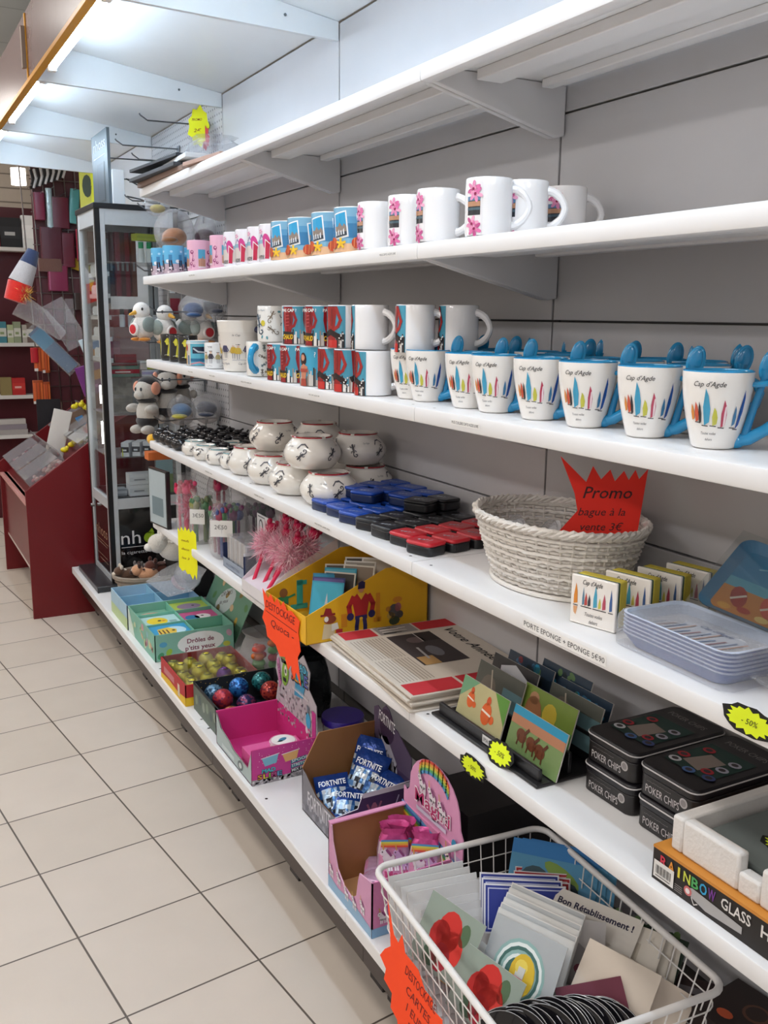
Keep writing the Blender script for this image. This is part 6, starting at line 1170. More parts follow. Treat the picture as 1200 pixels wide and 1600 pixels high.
for k in range(4): card('house_number_sign', 'red sign with white border, %s of the fanned row' % ORD[k], 'sign', .11, .075, 1.005+.014*k, 1.238+.014*k, zb+.080-.003*k, -.6, .5, '#e4dede', lambda m, S, w, h: (dq(m, S, .002, .002, w-.004, h-.004, '#b01e28'), dq(m, S, .006, .006, w-.012, h-.012, '#dcbcbc', 2), dq(m, S, .008, .008, w-.016, h-.016, '#b01e28', 3)), 'red signs')
for k in range(3): card('picture_calendar', 'blue calendar with a palm tree picture, %s from the near side' % ORD[k], 'calendar', .17, .135, 1.035+.014*k, 1.255-.010*k, zb+.070, -.85, .65, '#2f7fae', lambda m, S, w, h: (dq(m, S, 0, 0, w, h, '#4a8fb4'), dq(m, S, 0, h*.80, w, h*.2, '#1f74b4', 2), de(m, S, w*.3, h*.45, .03, .03, '#2a4a54', 2, 14), de(m, S, w*.6, h*.6, .04, .014, '#7a9a3c', 2, 12, -.5), de(m, S, w*.7, h*.35, .02, .024, '#233a44', 3)), 'blue calendars')
card('greeting_card', 'get-well card reading Bon Retablissement in dark letters', 'card', .165, .125, .975, 1.105, zb+.085, -1.15, .95, '#e3ddd4', a_rest)
card('greeting_card', 'dark green card with leafy edge and white lettering near the back panel', 'card', .165, .12, 1.035, 1.055, zb+.062, -1.15, .95, '#26382a', a_cimet)
for k in range(3): card('greeting_card', 'cream card fanned behind the get-well card, %s from it' % ORD[k], 'card', .145, .12, 1.000+.012*k, 1.055-.012*k, zb+.078-.008*k, -1.1+.05*k, .95, '#ddd5c8', a_plain('#e0d8cb', '#c9bfae'), 'cream cards')
card('envelope', 'big cream square envelope tilted in the middle of the basket', 'envelope', .125, .125, .935, .995, zb+.060, -.75, .75, '#e2d4c4', lambda m, S, w, h: (dp(m, S, [(0, 0), (w, 0), (w*.5, h*.5)], '#d9cab9'),), None, .003, .32)
card('envelope', 'second cream envelope tucked under the big square one', 'envelope', .13, .12, .985, .975, zb+.030, -.8, .7, '#dccdbd', None, None, .003, .35)
card('greeting_card', 'dark red card tilted behind the black discs', 'card', .11, .09, .930, .975, zb+.055, -.7, .7, '#6a1f38', None, None, .002, -.3)
card('picture_book', 'dark brown book with a red title lying at the near right of the basket', 'book', .15, .12, 1.045, .940, zb+.045, -.9, 1.25, '#2c1a18', lambda m, S, w, h: (de(m, S, w*.4, h*.6, .012, .010, '#a8482c', 1), dq(m, S, w*.5, h*.75, w*.4, h*.1, '#6a6468', 1), de(m, S, w*.6, h*.35, .02, .02, '#4a3c34', 1)), None, .012)
# discs
def disc(label):
    t = thing('black_disc', label, 'disc'); m = MB(); R = .060; Q = Matrix.Rotation(PI/2, 4, 'X'); m.lathe([(.008, -.0008), (R, -.0008), (R, .0008)], '#18171a', 44, M=Q); m.lathe([(R, .0008), (R*.985, .0010)], '#a9a9ab', 44, M=Q); m.lathe([(R*.985, .0010), (.018, .0010)], '#19181b', 44, M=Q); m.lathe([(.018, .0010), (.008, .0010), (.008, -.0008)], '#8a2430', 30, M=Q); m.build('disc_body', M_gloss, t); return t
PD = Placer(disc)
for k in range(24):
    o = PD.put((0, 0, 0), 0, 'black disc with a white edge, %s from the aisle side of the row' % (ORD[k] if k < 12 else ['thirteenth', 'fourteenth', 'fifteenth', 'sixteenth', 'seventeenth', 'eighteenth', 'nineteenth', 'twentieth', 'twenty-first', 'twenty-second', 'twenty-third', 'last'][k-12]), 'black discs in the basket')
    u = k/23; o.matrix_world = Matrix.Translation((.770+.165*u, 1.015-.055*u+.006*math.sin(k*2.1), zb+.072+.012*math.sin(PI*u))) @ Matrix.Rotation(-1.15+.15*math.sin(k), 4, 'Z') @ Matrix.Rotation(-.42-.10*math.sin(k*1.3), 4, 'X')
dstk([('DESTOCKAGE', -.055, .030, .017, .11), ('CARTES', -.045, .000, .016, .085), ('1 EURO', -.040, -.030, .016, .075), ('PIECE', -.030, -.058, .015, .06)],
     [(-0.1418, 0.115), (-0.108, 0.069), (-0.0891, 0.0644), (-0.0783, 0.0874), (-0.0621, 0.0626), (-0.0135, 0.0644), (0.0135, 0.046), (0.0405, 0.0478), (0.0432, 0.0322), (0.0756, 0.0368), (0.0783, 0.0184), (0.1148, 0.0202), (0.108, -0.0046), (0.1553, 0.0092), (0.135, -0.0414), (0.1013, -0.0644), (0.0945, -0.092), (0.108, -0.138), (0.0135, -0.1472), (-0.0203, -0.1058), (-0.054, -0.092), (-0.0675, -0.069), (-0.0945, -0.0644), (-0.0945, -0.0368), (-0.1283, -0.0322), (-0.1242, -0.0092), (-0.1512, 0.0), (-0.135, 0.023), (-0.1148, 0.0414), (-0.1242, 0.0736)],
     'big orange handwritten burst hanging on the aisle side of the wire basket', (.708, 1.175, z6+.062), -PI/2-.05, -.08, None)
t = thing('picture_book', 'dark brown book with orange pictures lying right of the wire basket', 'book', (1.09, .76, z6), .1)
m = MB(); m.box(0, 0, 0, .12, .17, .11, '#241715'); S = Flat((0, 0, .1102), (1, 0, 0), (0, 1, 0)); de(m, S, .03, .13, .010, .014, '#b8502c', 1); de(m, S, .07, .10, .022, .022, '#5a3a2c', 1, 16); de(m, S, .07, .10, .017, .017, '#2c1c18', 2, 14); dq(m, S, .02, .03, .07, .012, '#8f8a84', 1); m.build('printed_box', M_paper, t, flat=True)
# ================================================================== far bay: cabinet, hooks and toys
M_alu = mat('satin_aluminium', .4, metal=.25, nscale=60, namt=.04)
t = thing('display_cabinet', 'tall glass display cabinet with silver frame and black nhoss panels', 'cabinet', (.86, 4.10, z6), 0)
CW, CD, H0, H1, H2 = .32, .36, .30, .38, 1.60       # width, depth, lower panel top, rail top, glass top (relative)
zt_ = 1.87-Z[6]
SV = '#bfc4c7'
MB().box(-.085, -.045, 0, CW+.035, CD+.02, .026, '#2b2b2e').build('plinth_board', M_plast, t, .003)
for x, y in ((0, 0), (CW, 0), (0, CD), (CW, CD)):
    sx, sy = (1 if x == 0 else -1), (1 if y == 0 else -1); bx = lambda x0, y0, x1, y1: (min(x0, x1), min(y0, y1), .026, max(x0, x1), max(y0, y1), zt_-.02)
    m = MB(); m.box(*bx(x+sx*.008, y-sy*.011, x+sx*.028, y+sy*.004), SV).box(*bx(x-sx*.011, y+sy*.008, x+sx*.004, y+sy*.028), SV); m.build('corner_post', M_alu, t, .001)
    MB().box(*bx(x-sx*.012, y-sy*.012, x+sx*.008, y+sy*.008), '#151517').build('post_gasket', M_plast, t)
for za, zb_, n_ in ((.355, .40, 'middle_rail'), (.026, .05, 'bottom_rail'), (zt_-.085, zt_-.02, 'top_rail')):
    m = MB(); m.box(.0, -.010, za, CW, .004, zb_, SV).box(-.010, .0, za, .004, CD, zb_, SV).box(CW-.004, 0, za, CW+.01, CD, zb_, SV).box(0, CD-.004, za, CW, CD+.01, zb_, SV); m.build(n_, M_alu, t)
MB().box(-.016, -.016, zt_-.022, CW+.016, CD+.016, zt_, '#1c1d20').build('top_cap', M_plast, t, .002)
m = MB(); m.box(.012, -.006, .05, CW-.012, 0, .355, '#121214'); S = Flat((0, -.0063, 0), (1, 0, 0), (0, 0, 1), .0004)
dt(m, S, 'nh', .035, .195, .060, '#d8d8da', 1, w=.085); dt(m, S, 'ss', .195, .195, .060, '#d8d8da', 1, w=.09); de(m, S, .160, .218, .026, .024, '#8fae2c', 1, 18, .3); dp(m, S, [(.150, .236), (.172, .258), (.182, .238)], '#8fae2c', 1); dl(m, S, [(.150, .205), (.172, .232)], .002, '#c8d86a', 2)
dq(m, S, .035, .180, .25, .0025, '#d8d8da', 1); dt(m, S, 'la cigarette électronique', .035, .150, .014, '#c9c9cc', 1, w=.25); dt(m, S, 'sans tabac', .05, .075, .010, '#a9b44a', 1, w=.05); dt(m, S, 'taba', .11, .075, .012, '#a9a9ac', 1, w=.04); dt(m, S, '+', .18, .075, .010, '#a9a9ac', 1)
m.build('front_panel', M_gloss, t, flat=True)
m = MB(); m.box(-.006, .012, .05, 0, CD-.012, .355, '#17120f'); S = Flat((-.0063, CD, 0), (0, -1, 0), (0, 0, 1), .0004); dt(m, S, 'nhoss', .05, .20, .050, '#b08a70', 1, w=.23); dq(m, S, .05, .175, .24, .003, '#b08a70', 1); dq(m, S, .06, .160, .21, .006, '#8a7464', 1); dq(m, S, .06, .105, .20, .005, '#8a7464', 1); dq(m, S, .10, .085, .18, .005, '#8a7464', 1); m.build('side_panel', M_gloss, t, flat=True)
MB().tube([(-.012, .30, .325), (-.03, .30, .325)], .008, '#b0a8a4', 10).build('knob', M_metal, t)
for n_, (x0, y0, x1, y1) in enumerate(((.011, -.002, CW-.011, .001), (-.002, .011, .001, CD-.011), (.011, CD-.001, CW-.011, CD+.002))):
    MB().box(x0, y0, .40, x1, y1, zt_-.085, '#ffffff').build('glass_pane', M_glass, t)
SH = [.40, .575, .76, .98, 1.18, 1.40]
for s_ in SH[1:]: MB().box(.012, .02, s_, CW-.012, CD-.02, s_+.004, '#ffffff').build('glass_shelf', M_acry, t)
for k, (a, b) in enumerate(((.62, .72), (.80, .88))): MB().tube([(.018, .19, a), (.018, .19, b)], .004, '#ffffff', 8).build('added_glow_strip', M_glow, t)  # glowing strips added for the tube reflections, brightening the cabinet inside
MB().box(.02, .02, .395, CW-.02, CD-.02, .402, '#2a2c30').build('cabinet_floor', M_plast, t)
cx, cy, cz = .86, 4.10, Z[6]+.0005
def smallbox(name, label, cat, x, y, z, w, d, h, cols, grp=None, rz=0, band=None, mt=None):
    m = MB(); m.box(-w/2, -d/2, 0, w/2, d/2, h, cols[0]); S = Flat((-w/2, -d/2-.0002, 0), (1, 0, 0), (0, 0, 1), .0003)
    if len(cols) > 1: dq(m, S, 0, h*.3, w, h*.4, cols[1])
    if len(cols) > 2: dq(m, S, w*.2, h*.4, w*.5, h*.12, cols[2], 2)
    return tag(m.build(name, mt or M_paper, flat=True), label, cat, grp, (x, y, z), rz)
def bottle(label, body='#e3e6e4', cap='#1d9a5c', h=.085, r=.014):
    t = thing('liquid_bottle', label, 'bottle'); m = MB(); m.lathe([(.0001, 0), (r, 0), (r, h*.66), (r*.55, h*.72)], body, 16); m.build('bottle_body', M_plast, t); m = MB(); m.lathe([(r*.8, h*.68), (r*.8, h), (.0001, h)], cap, 14); m.lathe([(.0001, h*.68), (r*.8, h*.68)], cap, 14); m.build('cap', M_plast, t); return t
PG = Placer(bottle); PW = Placer(lambda l: bottle(l, '#d9dde6', '#26262c', .075, .012)); PRd = Placer(lambda l: bottle(l, '#dfe3ea', '#b8283c', .075, .014)); 
for k in range(2): PG.put((cx+.19+.035*k, cy+.06, cz+SH[5]+.005), 0, 'green-capped white bottle, %s on the top shelf of the cabinet' % ['left', 'right'][k], 'bottles in the cabinet')
smallbox('carton_box', 'yellow-green box on top of the green-capped bottles in the cabinet', 'box', cx+.215, cy+.07, cz+SH[5]+.095, .11, .05, .028, ['#b9c42a', '#a9b424'], rz=.25)
bottle('white bottle with a silver cap beside the green-capped bottles', '#dfe2e2', '#8a8d90', .10, .016).location = (cx+.275, cy+.07, cz+SH[5]+.005)
for k, c in enumerate(('#5d6066', '#74777c', '#4c3038', '#7a2434', '#5a2a30', '#8a2438', '#6a3a2c')):
    smallbox('refill_pack', '%s tall dark pack from the left on the top shelf of the cabinet' % ORD[k], 'packet', cx+.045+.023*k, cy+.18+.012*(k % 3), cz+SH[4]+.055+.03*(k > 1), .020, .04, .27, [c, c, '#a3a3a6'], 'dark packs in the cabinet')
bottle('pale bottle hanging at the right of the cabinet top', '#d8dccc', '#c3cf9a', .09, .016).location = (cx+.27, cy+.10, cz+SH[5]+.125)
smallbox('carton_box', 'small grey block under the pale bottle in the cabinet', 'box', cx+.27, cy+.10, cz+SH[5]+.106, .05, .05, .018, ['#8b8e94'])
for k in range(5): (PRd if k == 3 else PW).put((cx+.10+.036*k, cy+.07, cz+SH[3]+.155), 0, ('red-capped' if k == 3 else 'black-capped')+' small bottle, %s on the raised stand in the cabinet' % ORD[k], 'bottles in the cabinet')
smallbox('acrylic_riser', 'clear riser carrying small bottles in the cabinet', 'stand', cx+.17, cy+.075, cz+SH[3]+.005, .23, .06, .149, ['#ffffff'], mt=M_acry)
smallbox('booklet', 'pink and mauve booklet standing on the fourth shelf of the cabinet', 'booklet', cx+.06, cy+.08, cz+SH[3]+.005, .05, .02, .09, ['#8a3a56', '#a85a70'])
smallbox('booklet', 'dark red pouch leaning in the middle of the cabinet', 'booklet', cx+.10, cy+.05, cz+SH[3]+.005, .09, .03, .035, ['#8c2430', '#7a1f2a'])
smallbox('carton_box', 'green and red flat box with a row of marks in the cabinet', 'box', cx+.09, cy+.06, cz+SH[2]+.165, .13, .06, .045, ['#6f8a80', '#a82438', '#d8d8d2'])
smallbox('carton_box', 'white box with coloured squares in the cabinet, under the gull plush', 'box', cx+.22, cy+.06, cz+SH[2]+.165, .11, .06, .028, ['#dfe0ea', '#b9b2dc'])
for k, c in enumerate(('#e3e3e0', '#c3cc3c', '#2fa05c', '#d8862c')): smallbox('cube_box', '%s small cube box from the left on the white box in the cabinet' % ORD[k], 'box', cx+.175+.032*k, cy+.06, cz+SH[2]+.195, .030, .05, .036, [c], 'cube boxes in the cabinet')
smallbox('acrylic_riser', 'clear riser under the flat boxes in the cabinet', 'stand', cx+.16, cy+.07, cz+SH[2]+.005, .24, .07, .158, ['#ffffff'], mt=M_acry)
smallbox('starter_kit', 'beige kit box on the third shelf of the cabinet', 'box', cx+.09, cy+.16, cz+SH[2]+.005, .10, .08, .15, ['#a3937c', '#b9ab94', '#d8cfc0'])
smallbox('starter_kit', 'silver kit box beside the beige one on the third shelf of the cabinet', 'box', cx+.20, cy+.16, cz+SH[2]+.005, .08, .08, .14, ['#8d9094', '#a9acb2', '#3a3c44'])
for k in range(4): smallbox('white_pack', 'tilted white pack, %s from the left on the second shelf of the cabinet' % ORD[k], 'packet', cx+.10+.048*k, cy+.07, cz+SH[1]+.005, .034, .10, .060, ['#e6e8ee', '#3a3c44', '#e6e8ee'], 'white packs in the cabinet', -.5)
tag(MB().box(0, 0, 0, .028, .001, .035, '#e3ea3c').build('price_tag', M_paper), 'small yellow price tag on the second shelf of the cabinet', 'price tag', loc=(cx+.065, cy+.03, cz+SH[1]+.005))
smallbox('carton_box', 'upper white box of the pair on the cabinet floor', 'box', cx+.14, cy+.06, cz+.402+.050, .10, .07, .048, ['#e3e5ea', '#d3d6dc', '#8a8d96']); smallbox('carton_box', 'lower white box of the pair on the cabinet floor', 'box', cx+.135, cy+.06, cz+.402, .09, .07, .048, ['#e3e5ea', '#d3d6dc', '#8a8d96'])
smallbox('carton_box', 'black and white box at the back of the cabinet floor', 'box', cx+.21, cy+.14, cz+.402, .12, .08, .075, ['#2a2c32', '#c9ccd2']); smallbox('carton_box', 'lime green box on the cabinet floor', 'box', cx+.190, cy+.03, cz+.402, .030, .03, .075, ['#8fae3c', '#a9c24c']); smallbox('white_pack', 'silver packs on the left of the cabinet floor', 'packet', cx+.05, cy+.09, cz+.402, .07, .06, .03, ['#9aa0a8', '#c9ccd2'])
for j in range(5):
    s_ = 1.02+.085*j
    t2 = thing('bottle_rack', 'white bottle rack, %s from the bottom inside the left of the cabinet' % ORD[j], 'rack', (cx+.018, cy+.04, cz+.985+.09*j), 0, 'bottle racks in the cabinet'); MB().box(0, 0, 0, .03, .28, .018, '#f0f0f0').build('rack_body', M_plast, t2)
    m = MB()
    for q in range(6): m.lathe([(.0001, .018), (.011, .018), (.011, .048), (.006, .056), (.0001, .058)], '#e8eaea', 12, .015, .03+.044*q, 0)
    m.build('bottle_row', M_plast, t2)
# sign on top of the cabinet
t = thing('cabinet_sign', 'brushed metal nhoss sign standing on top of the cabinet', 'sign', (.925, 4.15, Z[6]+zt_+.0005)); m = MB(); m.box(0, 0, 0, .012, .30, .305, '#5f6a71').box(-.001, .06, .02, .0, .20, .18, '#4a5054'); m.box(-.0015, .07, .03, -.001, .19, .17, '#566068'); m.build('sign_plate', M_alu, t)
m = MB(); S = Flat((-.0005, .30, 0), (0, -1, 0), (0, 0, 1), .0006); dt(m, S, 'nhoss', .04, .235, .045, '#dfe4e8', 1, w=.23); dq(m, S, .04, .205, .22, .005, '#c3c9cd', 1); m.build('lettering', M_paper, t, flat=True); MB().box(.012, -.02, 0, .06, .05, .14, '#dfe3e6').build('side_bracket', M_paint, t, .002)
m = MB(); m.tube([(1.0, 4.16, 1.98), (1.06, 4.15, 1.95), (1.11, 4.14, 1.90), (1.16, 4.12, 1.895)], .003, '#1c1d20', 6); m.tube([(1.0, 4.16, 1.91), (1.05, 4.14, 1.90), (1.09, 4.13, 1.885), (1.13, 4.12, 1.885)], .003, '#1c1d20', 6); tag(m.build('power_cable', M_plast), 'black cable curling on top of the glass cabinet', 'cable')
# hooks on the perforated panel
def hook(label, L_=.26):
    t = thing('peg_hook', label, 'hook'); m = MB(); m.tube([(0, 0, 0), (-L_*.9, 0, -.004), (-L_, 0, .012), (-L_-.004, 0, .018)], .0028, '#7b7f84', 8); m.build('prong', M_metal, t); MB().box(-.004, -.018, -.012, 0, .018, .012, '#8a8e93').box(-.006, -.003, -.045, -.002, .003, 0, '#8a8e93').build('back_plate', M_metal, t); return t
PH = Placer(hook); XP = XB-.002
hk = [(4.12, 2.11), (3.86, 2.02), (3.72, 2.14), (4.42, 2.10), (4.30, 2.00), (4.00, 1.88), (3.80, 1.83), (3.66, 1.60), (3.85, 1.60), (3.68, 1.44), (3.84, 1.32), (3.68, 1.18), (3.84, 1.16), (3.68, 1.02), (3.84, 1.00)]
for k, (y, z) in enumerate(hk): PH.put((XP, y, z), 0, 'metal peg hook on the perforated panel, number %d from the top' % (k+1) if False else ['long empty hook under the canopy, nearest the yellow burst','empty hook just above the cabinet cable','empty hook level with the yellow burst','furthest empty hook behind the cabinet sign','empty hook half hidden by the cabinet sign','hook above the cabinet top holding the yellow-winged bag','hook holding the orange cap bag','hook right above the second shelf end','hook under the second shelf end, set back','hook above the gull plushes holding the red label card','hook behind the leftmost gull plush','hook right under the third shelf, close to the panel joint','hook carrying the hatted plush toys','hook under the navy cap bag','hook just above the black ashtrays'][k], 'peg hooks')
dstk([('PROMO', -.026, .02, .009, .04), ('2€', -.02, -.02, .012, .03)], [(x*1.05, y*1.7) for x, y in burst(.085, .09, 9, .22, 4)], 'fluorescent yellow burst on the perforated panel above the top shelf', (1.165, 3.675, 2.125), -PI/2+.9, 0, None, 'price_card', '#eef01c')
tag(MB().prism(burst(.10, .09, 8, .25, 8), 0, .0006, '#b8283c').build('price_card', M_matte), 'red burst card tucked behind the yellow one on the perforated panel', 'price card', loc=(1.185, 3.655, 2.08)).rotation_euler = (PI/2, 0, -PI/2)
# folders on the top shelf
zf = Z[1]+.0005
for k, (x, y, w, d, h, c, nm, a) in enumerate([(.90, 3.02, .26, .52, .016, '#8c7468', 'brown cardboard folder at the bottom of the pile on the top shelf', .02), (.885, 3.06, .24, .48, .012, '#3c3d42', 'black folder overhanging the far end of the top shelf', .05), (.90, 2.98, .18, .30, .014, '#d9dbdc', 'white envelope box in the folder pile on the top shelf', -.04), (.90, 3.08, .22, .46, .010, '#2f3136', 'dark grey folder on top of the pile on the top shelf', .08)]):
    m = MB(); m.box(0, 0, 0, w, d, h, c); tag(m.build('document_folder', M_paper, bevel=.001), nm, 'folder', 'folders on the top shelf', (x, y, zf+.0165*k), a)
tag(MB().box(0, 0, 0, .22, .26, .012, '#b08f80').build('document_folder', M_paper, bevel=.001), 'pinkish brown flat box at the near end of the folder pile', 'folder', None, (.915, 2.70, zf), .12)
m = MB(); bag_shape(m, .16, .18, .08, 4, .03); tag(m.build('plastic_bag', M_film), 'crumpled clear bag lying on the folders of the top shelf', 'plastic bag', loc=(1.08, 3.25, zf+.062))
# cap-shaped toys in clear bags and plush
def ell(name, parts, mt=M_fabric, parent=None):
    m = MB()
    for (x, y, z, a, b, c, col) in parts: m.sph(x, y, z, a, b, c, col, 16, 10)
    return m.build(name, mt, parent)
t = thing('toy_bag', 'clear bag with an orange cap hanging at the top of the perforated bay', 'toy bag', (1.07, 3.72, 1.69)); ell('orange_cap', [(0, 0, .03, .045, .07, .035, '#b8702c'), (-.03, -.04, .015, .03, .05, .012, '#8a5a2c')], M_fabric, t); m = MB(); m.sph(0, 0, .05, .075, .10, .085, '#ffffff', 16, 12); m.build('clear_bag', M_film, t)
t = thing('toy_bag', 'clear bag with a dark purple cap right of the orange one', 'toy bag', (1.17, 3.65, 1.70)); ell('purple_cap', [(0, 0, .02, .04, .05, .03, '#4a2a3c'), (.0, -.03, .0, .03, .04, .012, '#3a2030')], M_fabric, t); m = MB(); m.sph(0, 0, .04, .035, .085, .07, '#ffffff', 16, 12); m.build('clear_bag', M_film, t)
t = thing('toy_bag', 'clear bag with yellow wings hanging in front of the cabinet top', 'toy bag', (1.03, 3.80, 1.83)); ell('yellow_wing', [(0, 0, 0, .03, .035, .016, '#b3a23c')], M_fabric, t); m = MB(); m.sph(0, 0, .02, .05, .06, .05, '#ffffff', 14, 10); m.build('clear_bag', M_film, t)
def gull(label):
    t = thing('gull_plush', label, 'plush toy'); ell('body', [(0, 0, .055, .040, .050, .050, '#e6e4e0'), (0, -.012, .115, .032, .034, .034, '#eceae6')], M_fabric, t); ell('wing', [(-.034, -.004, .062, .012, .034, .030, '#8d9a96')], M_fabric, t); ell('wing', [(.034, -.004, .062, .012, .034, .030, '#8d9a96')], M_fabric, t)
    m = MB(); m.tube([(0, -.040, .110), (0, -.072, .100)], [.010, .004], '#e0a83c', 8); m.build('beak', M_fabric, t); ell('foot', [(-.022, -.02, .006, .018, .028, .008, '#d98a2c')], M_fabric, t); ell('foot', [(.022, -.02, .006, .018, .028, .008, '#d98a2c')], M_fabric, t)
    m = MB(); m.sph(-.026, -.030, .122, .005, .004, .006, '#1c1a1c', 10, 6); m.sph(.026, -.030, .122, .005, .004, .006, '#1c1a1c', 10, 6); m.build('eyes', M_gloss, t)
    m = MB(); m.lathe([(.022, 0), (.026, .004), (.022, .010), (.0001, .010)], '#e8e2de', 20, M=MT(.0, -.048, .045, 0, PI/2)); m.lathe([(.018, .011), (.0001, .012)], '#c0202c', 18, M=MT(.0, -.048, .045, 0, PI/2)); m.build('red_disc', M_plast, t); return t
PGu = Placer(gull)
for k, (x, y, z, a) in enumerate(((.955, 3.78, 1.325, -1.1), (1.025, 3.76, 1.315, .4), (1.125, 3.78, 1.315, 1.2), (1.165, 3.70, 1.315, .2))):
    PGu.put((x, y, z), a, ['grey and white gull plush facing left in front of the cabinet', 'gull plush with a red round badge facing the viewer', 'gull plush lying right of the badge one, seen from behind', 'rightmost gull plush close to the perforated panel'][k], 'gull plushes')
def plush(label, c1='#b9b4ac', c2='#1d1c20', c3='#d99478'):
    t = thing('plush_toy', label, 'plush toy'); ell('body', [(0, 0, .075, .045, .045, .060, c1), (0, -.002, .045, .046, .046, .030, c2)], M_fabric, t); ell('head', [(0, -.01, .165, .042, .042, .042, c1), (0, -.045, .150, .022, .018, .018, c1)], M_fabric, t); ell('hat', [(0, .008, .195, .042, .040, .026, c2), (.0, .05, .17, .03, .02, .04, c2)], M_fabric, t)
    for s_ in (-1, 1): ell('ear', [(s_*.048, .0, .175, .012, .024, .026, c3)], M_fabric, t); ell('arm', [(s_*.05, -.03, .095, .016, .036, .018, c1)], M_fabric, t); ell('leg', [(s_*.028, -.035, .012, .020, .034, .018, c1)], M_fabric, t)
    ell('scarf', [(0, -.004, .126, .040, .040, .014, c2)], M_fabric, t); m = MB(); [m.sph(s_*.014, -.048, .172, .005, .004, .008, '#26303a', 8, 6) for s_ in (-1, 1)]; m.build('eyes', M_gloss, t); return t
PPl = Placer(plush)
PPl.put((.955, 3.78, .965), -1.0, 'grey plush toy with black hat and pink ears in front of the cabinet', 'hatted plush toys'); PPl.put((1.045, 3.80, 1.00), -.4, 'second hatted grey plush toy, behind the first one', 'hatted plush toys'); PPl.put((1.12, 3.88, 1.01), -.2, 'hatted plush toy half hidden behind the blue bag', 'hatted plush toys')
for k, (x, y, z, nm, c, s_) in enumerate([(1.075, 3.72, 1.02, 'clear bag with a bright blue cap and yellow trim below the third shelf', '#1f6aa0', 1), (1.16, 3.66, 1.03, 'clear bag with a navy cap close to the perforated panel, below the third shelf', '#22304c', 1), (1.13, 3.70, 1.415, 'clear bag with a blue cap above the third shelf', '#1f4f86', .9), (1.185, 3.63, 1.43, 'flat dark bag with a navy cap nearest the panel above the third shelf', '#1c2438', .5), (1.14, 3.70, .90, 'grey crumpled bag hanging just above the black ashtrays', '#3c3d40', 1.1)]):
    t = thing('toy_bag', nm, 'toy bag', (x, y, z), .1*k); ell('cap_shape', [(0, 0, .03, .040*s_, .055, .030, c), (-.02*s_, -.04, .012, .03*s_, .04, .010, '#b9b43c' if k == 0 else c)], M_fabric, t); m = MB(); m.sph(0, 0, .03, .055*s_, .085, .060, '#ffffff', 16, 12); m.build('clear_bag', M_film, t)
t = thing('toy_card', 'hanging toy card with a dark red label above the gull plushes', 'toy pack', (1.075, 3.76, 1.46), .3); MB().box(-.03, 0, -.05, .03, .004, .05, '#8f8a84').box(-.022, -.001, -.03, .022, 0, .03, '#8a2a34').build('backing_card', M_paper, t)
t = thing('duck_toy', 'small yellow toy foot peeking above the black ashtrays', 'plush toy', (.925, 3.62, .955), 0); ell('body', [(0, 0, 0, .018, .024, .020, '#e8b02c')], M_fabric, t)
ell('beige', []) if False else None
m = MB(); m.box(0, 0, 0, .075, .004, .15, '#9fc3cc'); S = Flat((0, -.0002, 0), (1, 0, 0), (0, 0, 1), .0003); dq(m, S, 0, .0, .075, .085, '#7f9a5c'); de(m, S, .03, .05, .018, .026, '#a9c24c', 2); tag(m.build('leaflet', M_paper, flat=True), 'light blue and green leaflet standing at the right of the cabinet floor', 'leaflet', loc=(1.075, 4.145, Z[6]+.4035))
tag(MB().box(0, 0, 0, .30, .06, .03, '#c9682c').build('carton_box', M_paper), 'orange box under the far end of the fourth shelf', 'box', loc=(.905, 3.60, .905-.03))
# round basket with plush animals
t = thing('plush_basket', 'beige round basket of small plush animals at the foot of the cabinet', 'basket', (.985, 3.975, z6)); m = MB(); m.lathe([(.0001, .002), (.11, .002), (.152, .080), (.162, .090), (.155, .096), (.142, .085), (.10, .012), (.0001, .010)], '#8f8272', 36, M=Matrix.Diagonal((1, .72, 1, 1)));
for k in range(5): m.tube([(math.cos(a)*(.116+.010*k), .72*math.sin(a)*(.116+.010*k), .008+.019*k) for a in [2*PI*q/40 for q in range(40)]], .005, ('#9a8c7c', '#84776a')[k % 2], 6, True)
m.build('woven_body', M_wick, t)
def small_plush(nm, x, y, z, c1, c2, a=0, s=1):
    t = thing('small_plush_animal', nm, 'plush toy', (x, y, z), a); ell('body', [(0, 0, 0, .045*s, .032*s, .030*s, c1)], M_fabric, t); ell('head', [(-.045*s, 0, .018*s, .026*s, .024*s, .024*s, c1), (-.068*s, 0, .010*s, .012*s, .013*s, .010*s, c2)], M_fabric, t)
    for q in (-1, 1): ell('ear', [(-.036*s, q*.018*s, .042*s, .008*s, .008*s, .012*s, c2)], M_fabric, t)
    m = MB(); r = random.Random(int(x*1000)); [m.sph(r.uniform(-.03, .03)*s, r.uniform(-.02, .02)*s-.012*s, .026*s, .006*s, .006*s, .004*s, c2, 8, 5) for q in range(6)]; m.build('spots', M_fabric, t)
small_plush('brown and white plush at the left of the round basket', .895, 3.98, z6+.090, '#5a3f2c', '#d8ccba', 0, .9); small_plush('spotted orange plush in the middle of the round basket', .970, 3.945, z6+.092, '#d9a27c', '#3a2018', -.2, 1); small_plush('dark reddish-brown plush in the round basket', 1.035, 3.97, z6+.098, '#5c2f20', '#4a2418', .3, 1.15); small_plush('pale plush at the right of the round basket', 1.09, 3.99, z6+.092, '#b9b0a8', '#e3ddd6', .4, .8); small_plush('grey plush at the back of the round basket', .965, 4.035, z6+.088, '#8f8a86', '#6a6562', .9, .9)
small_plush('large white plush dog lying behind the round basket by the hanging yellow card', 1.06, 3.80, z6+.225, '#dcd6cc', '#e9e4dc', -.1, 1.7)
tag(MB().box(0, 0, 0, .16, .16, .172, '#20201f').build('cardboard_box', M_paper), 'dark box under the white plush dog', 'box', loc=(1.05, 3.80, z6))

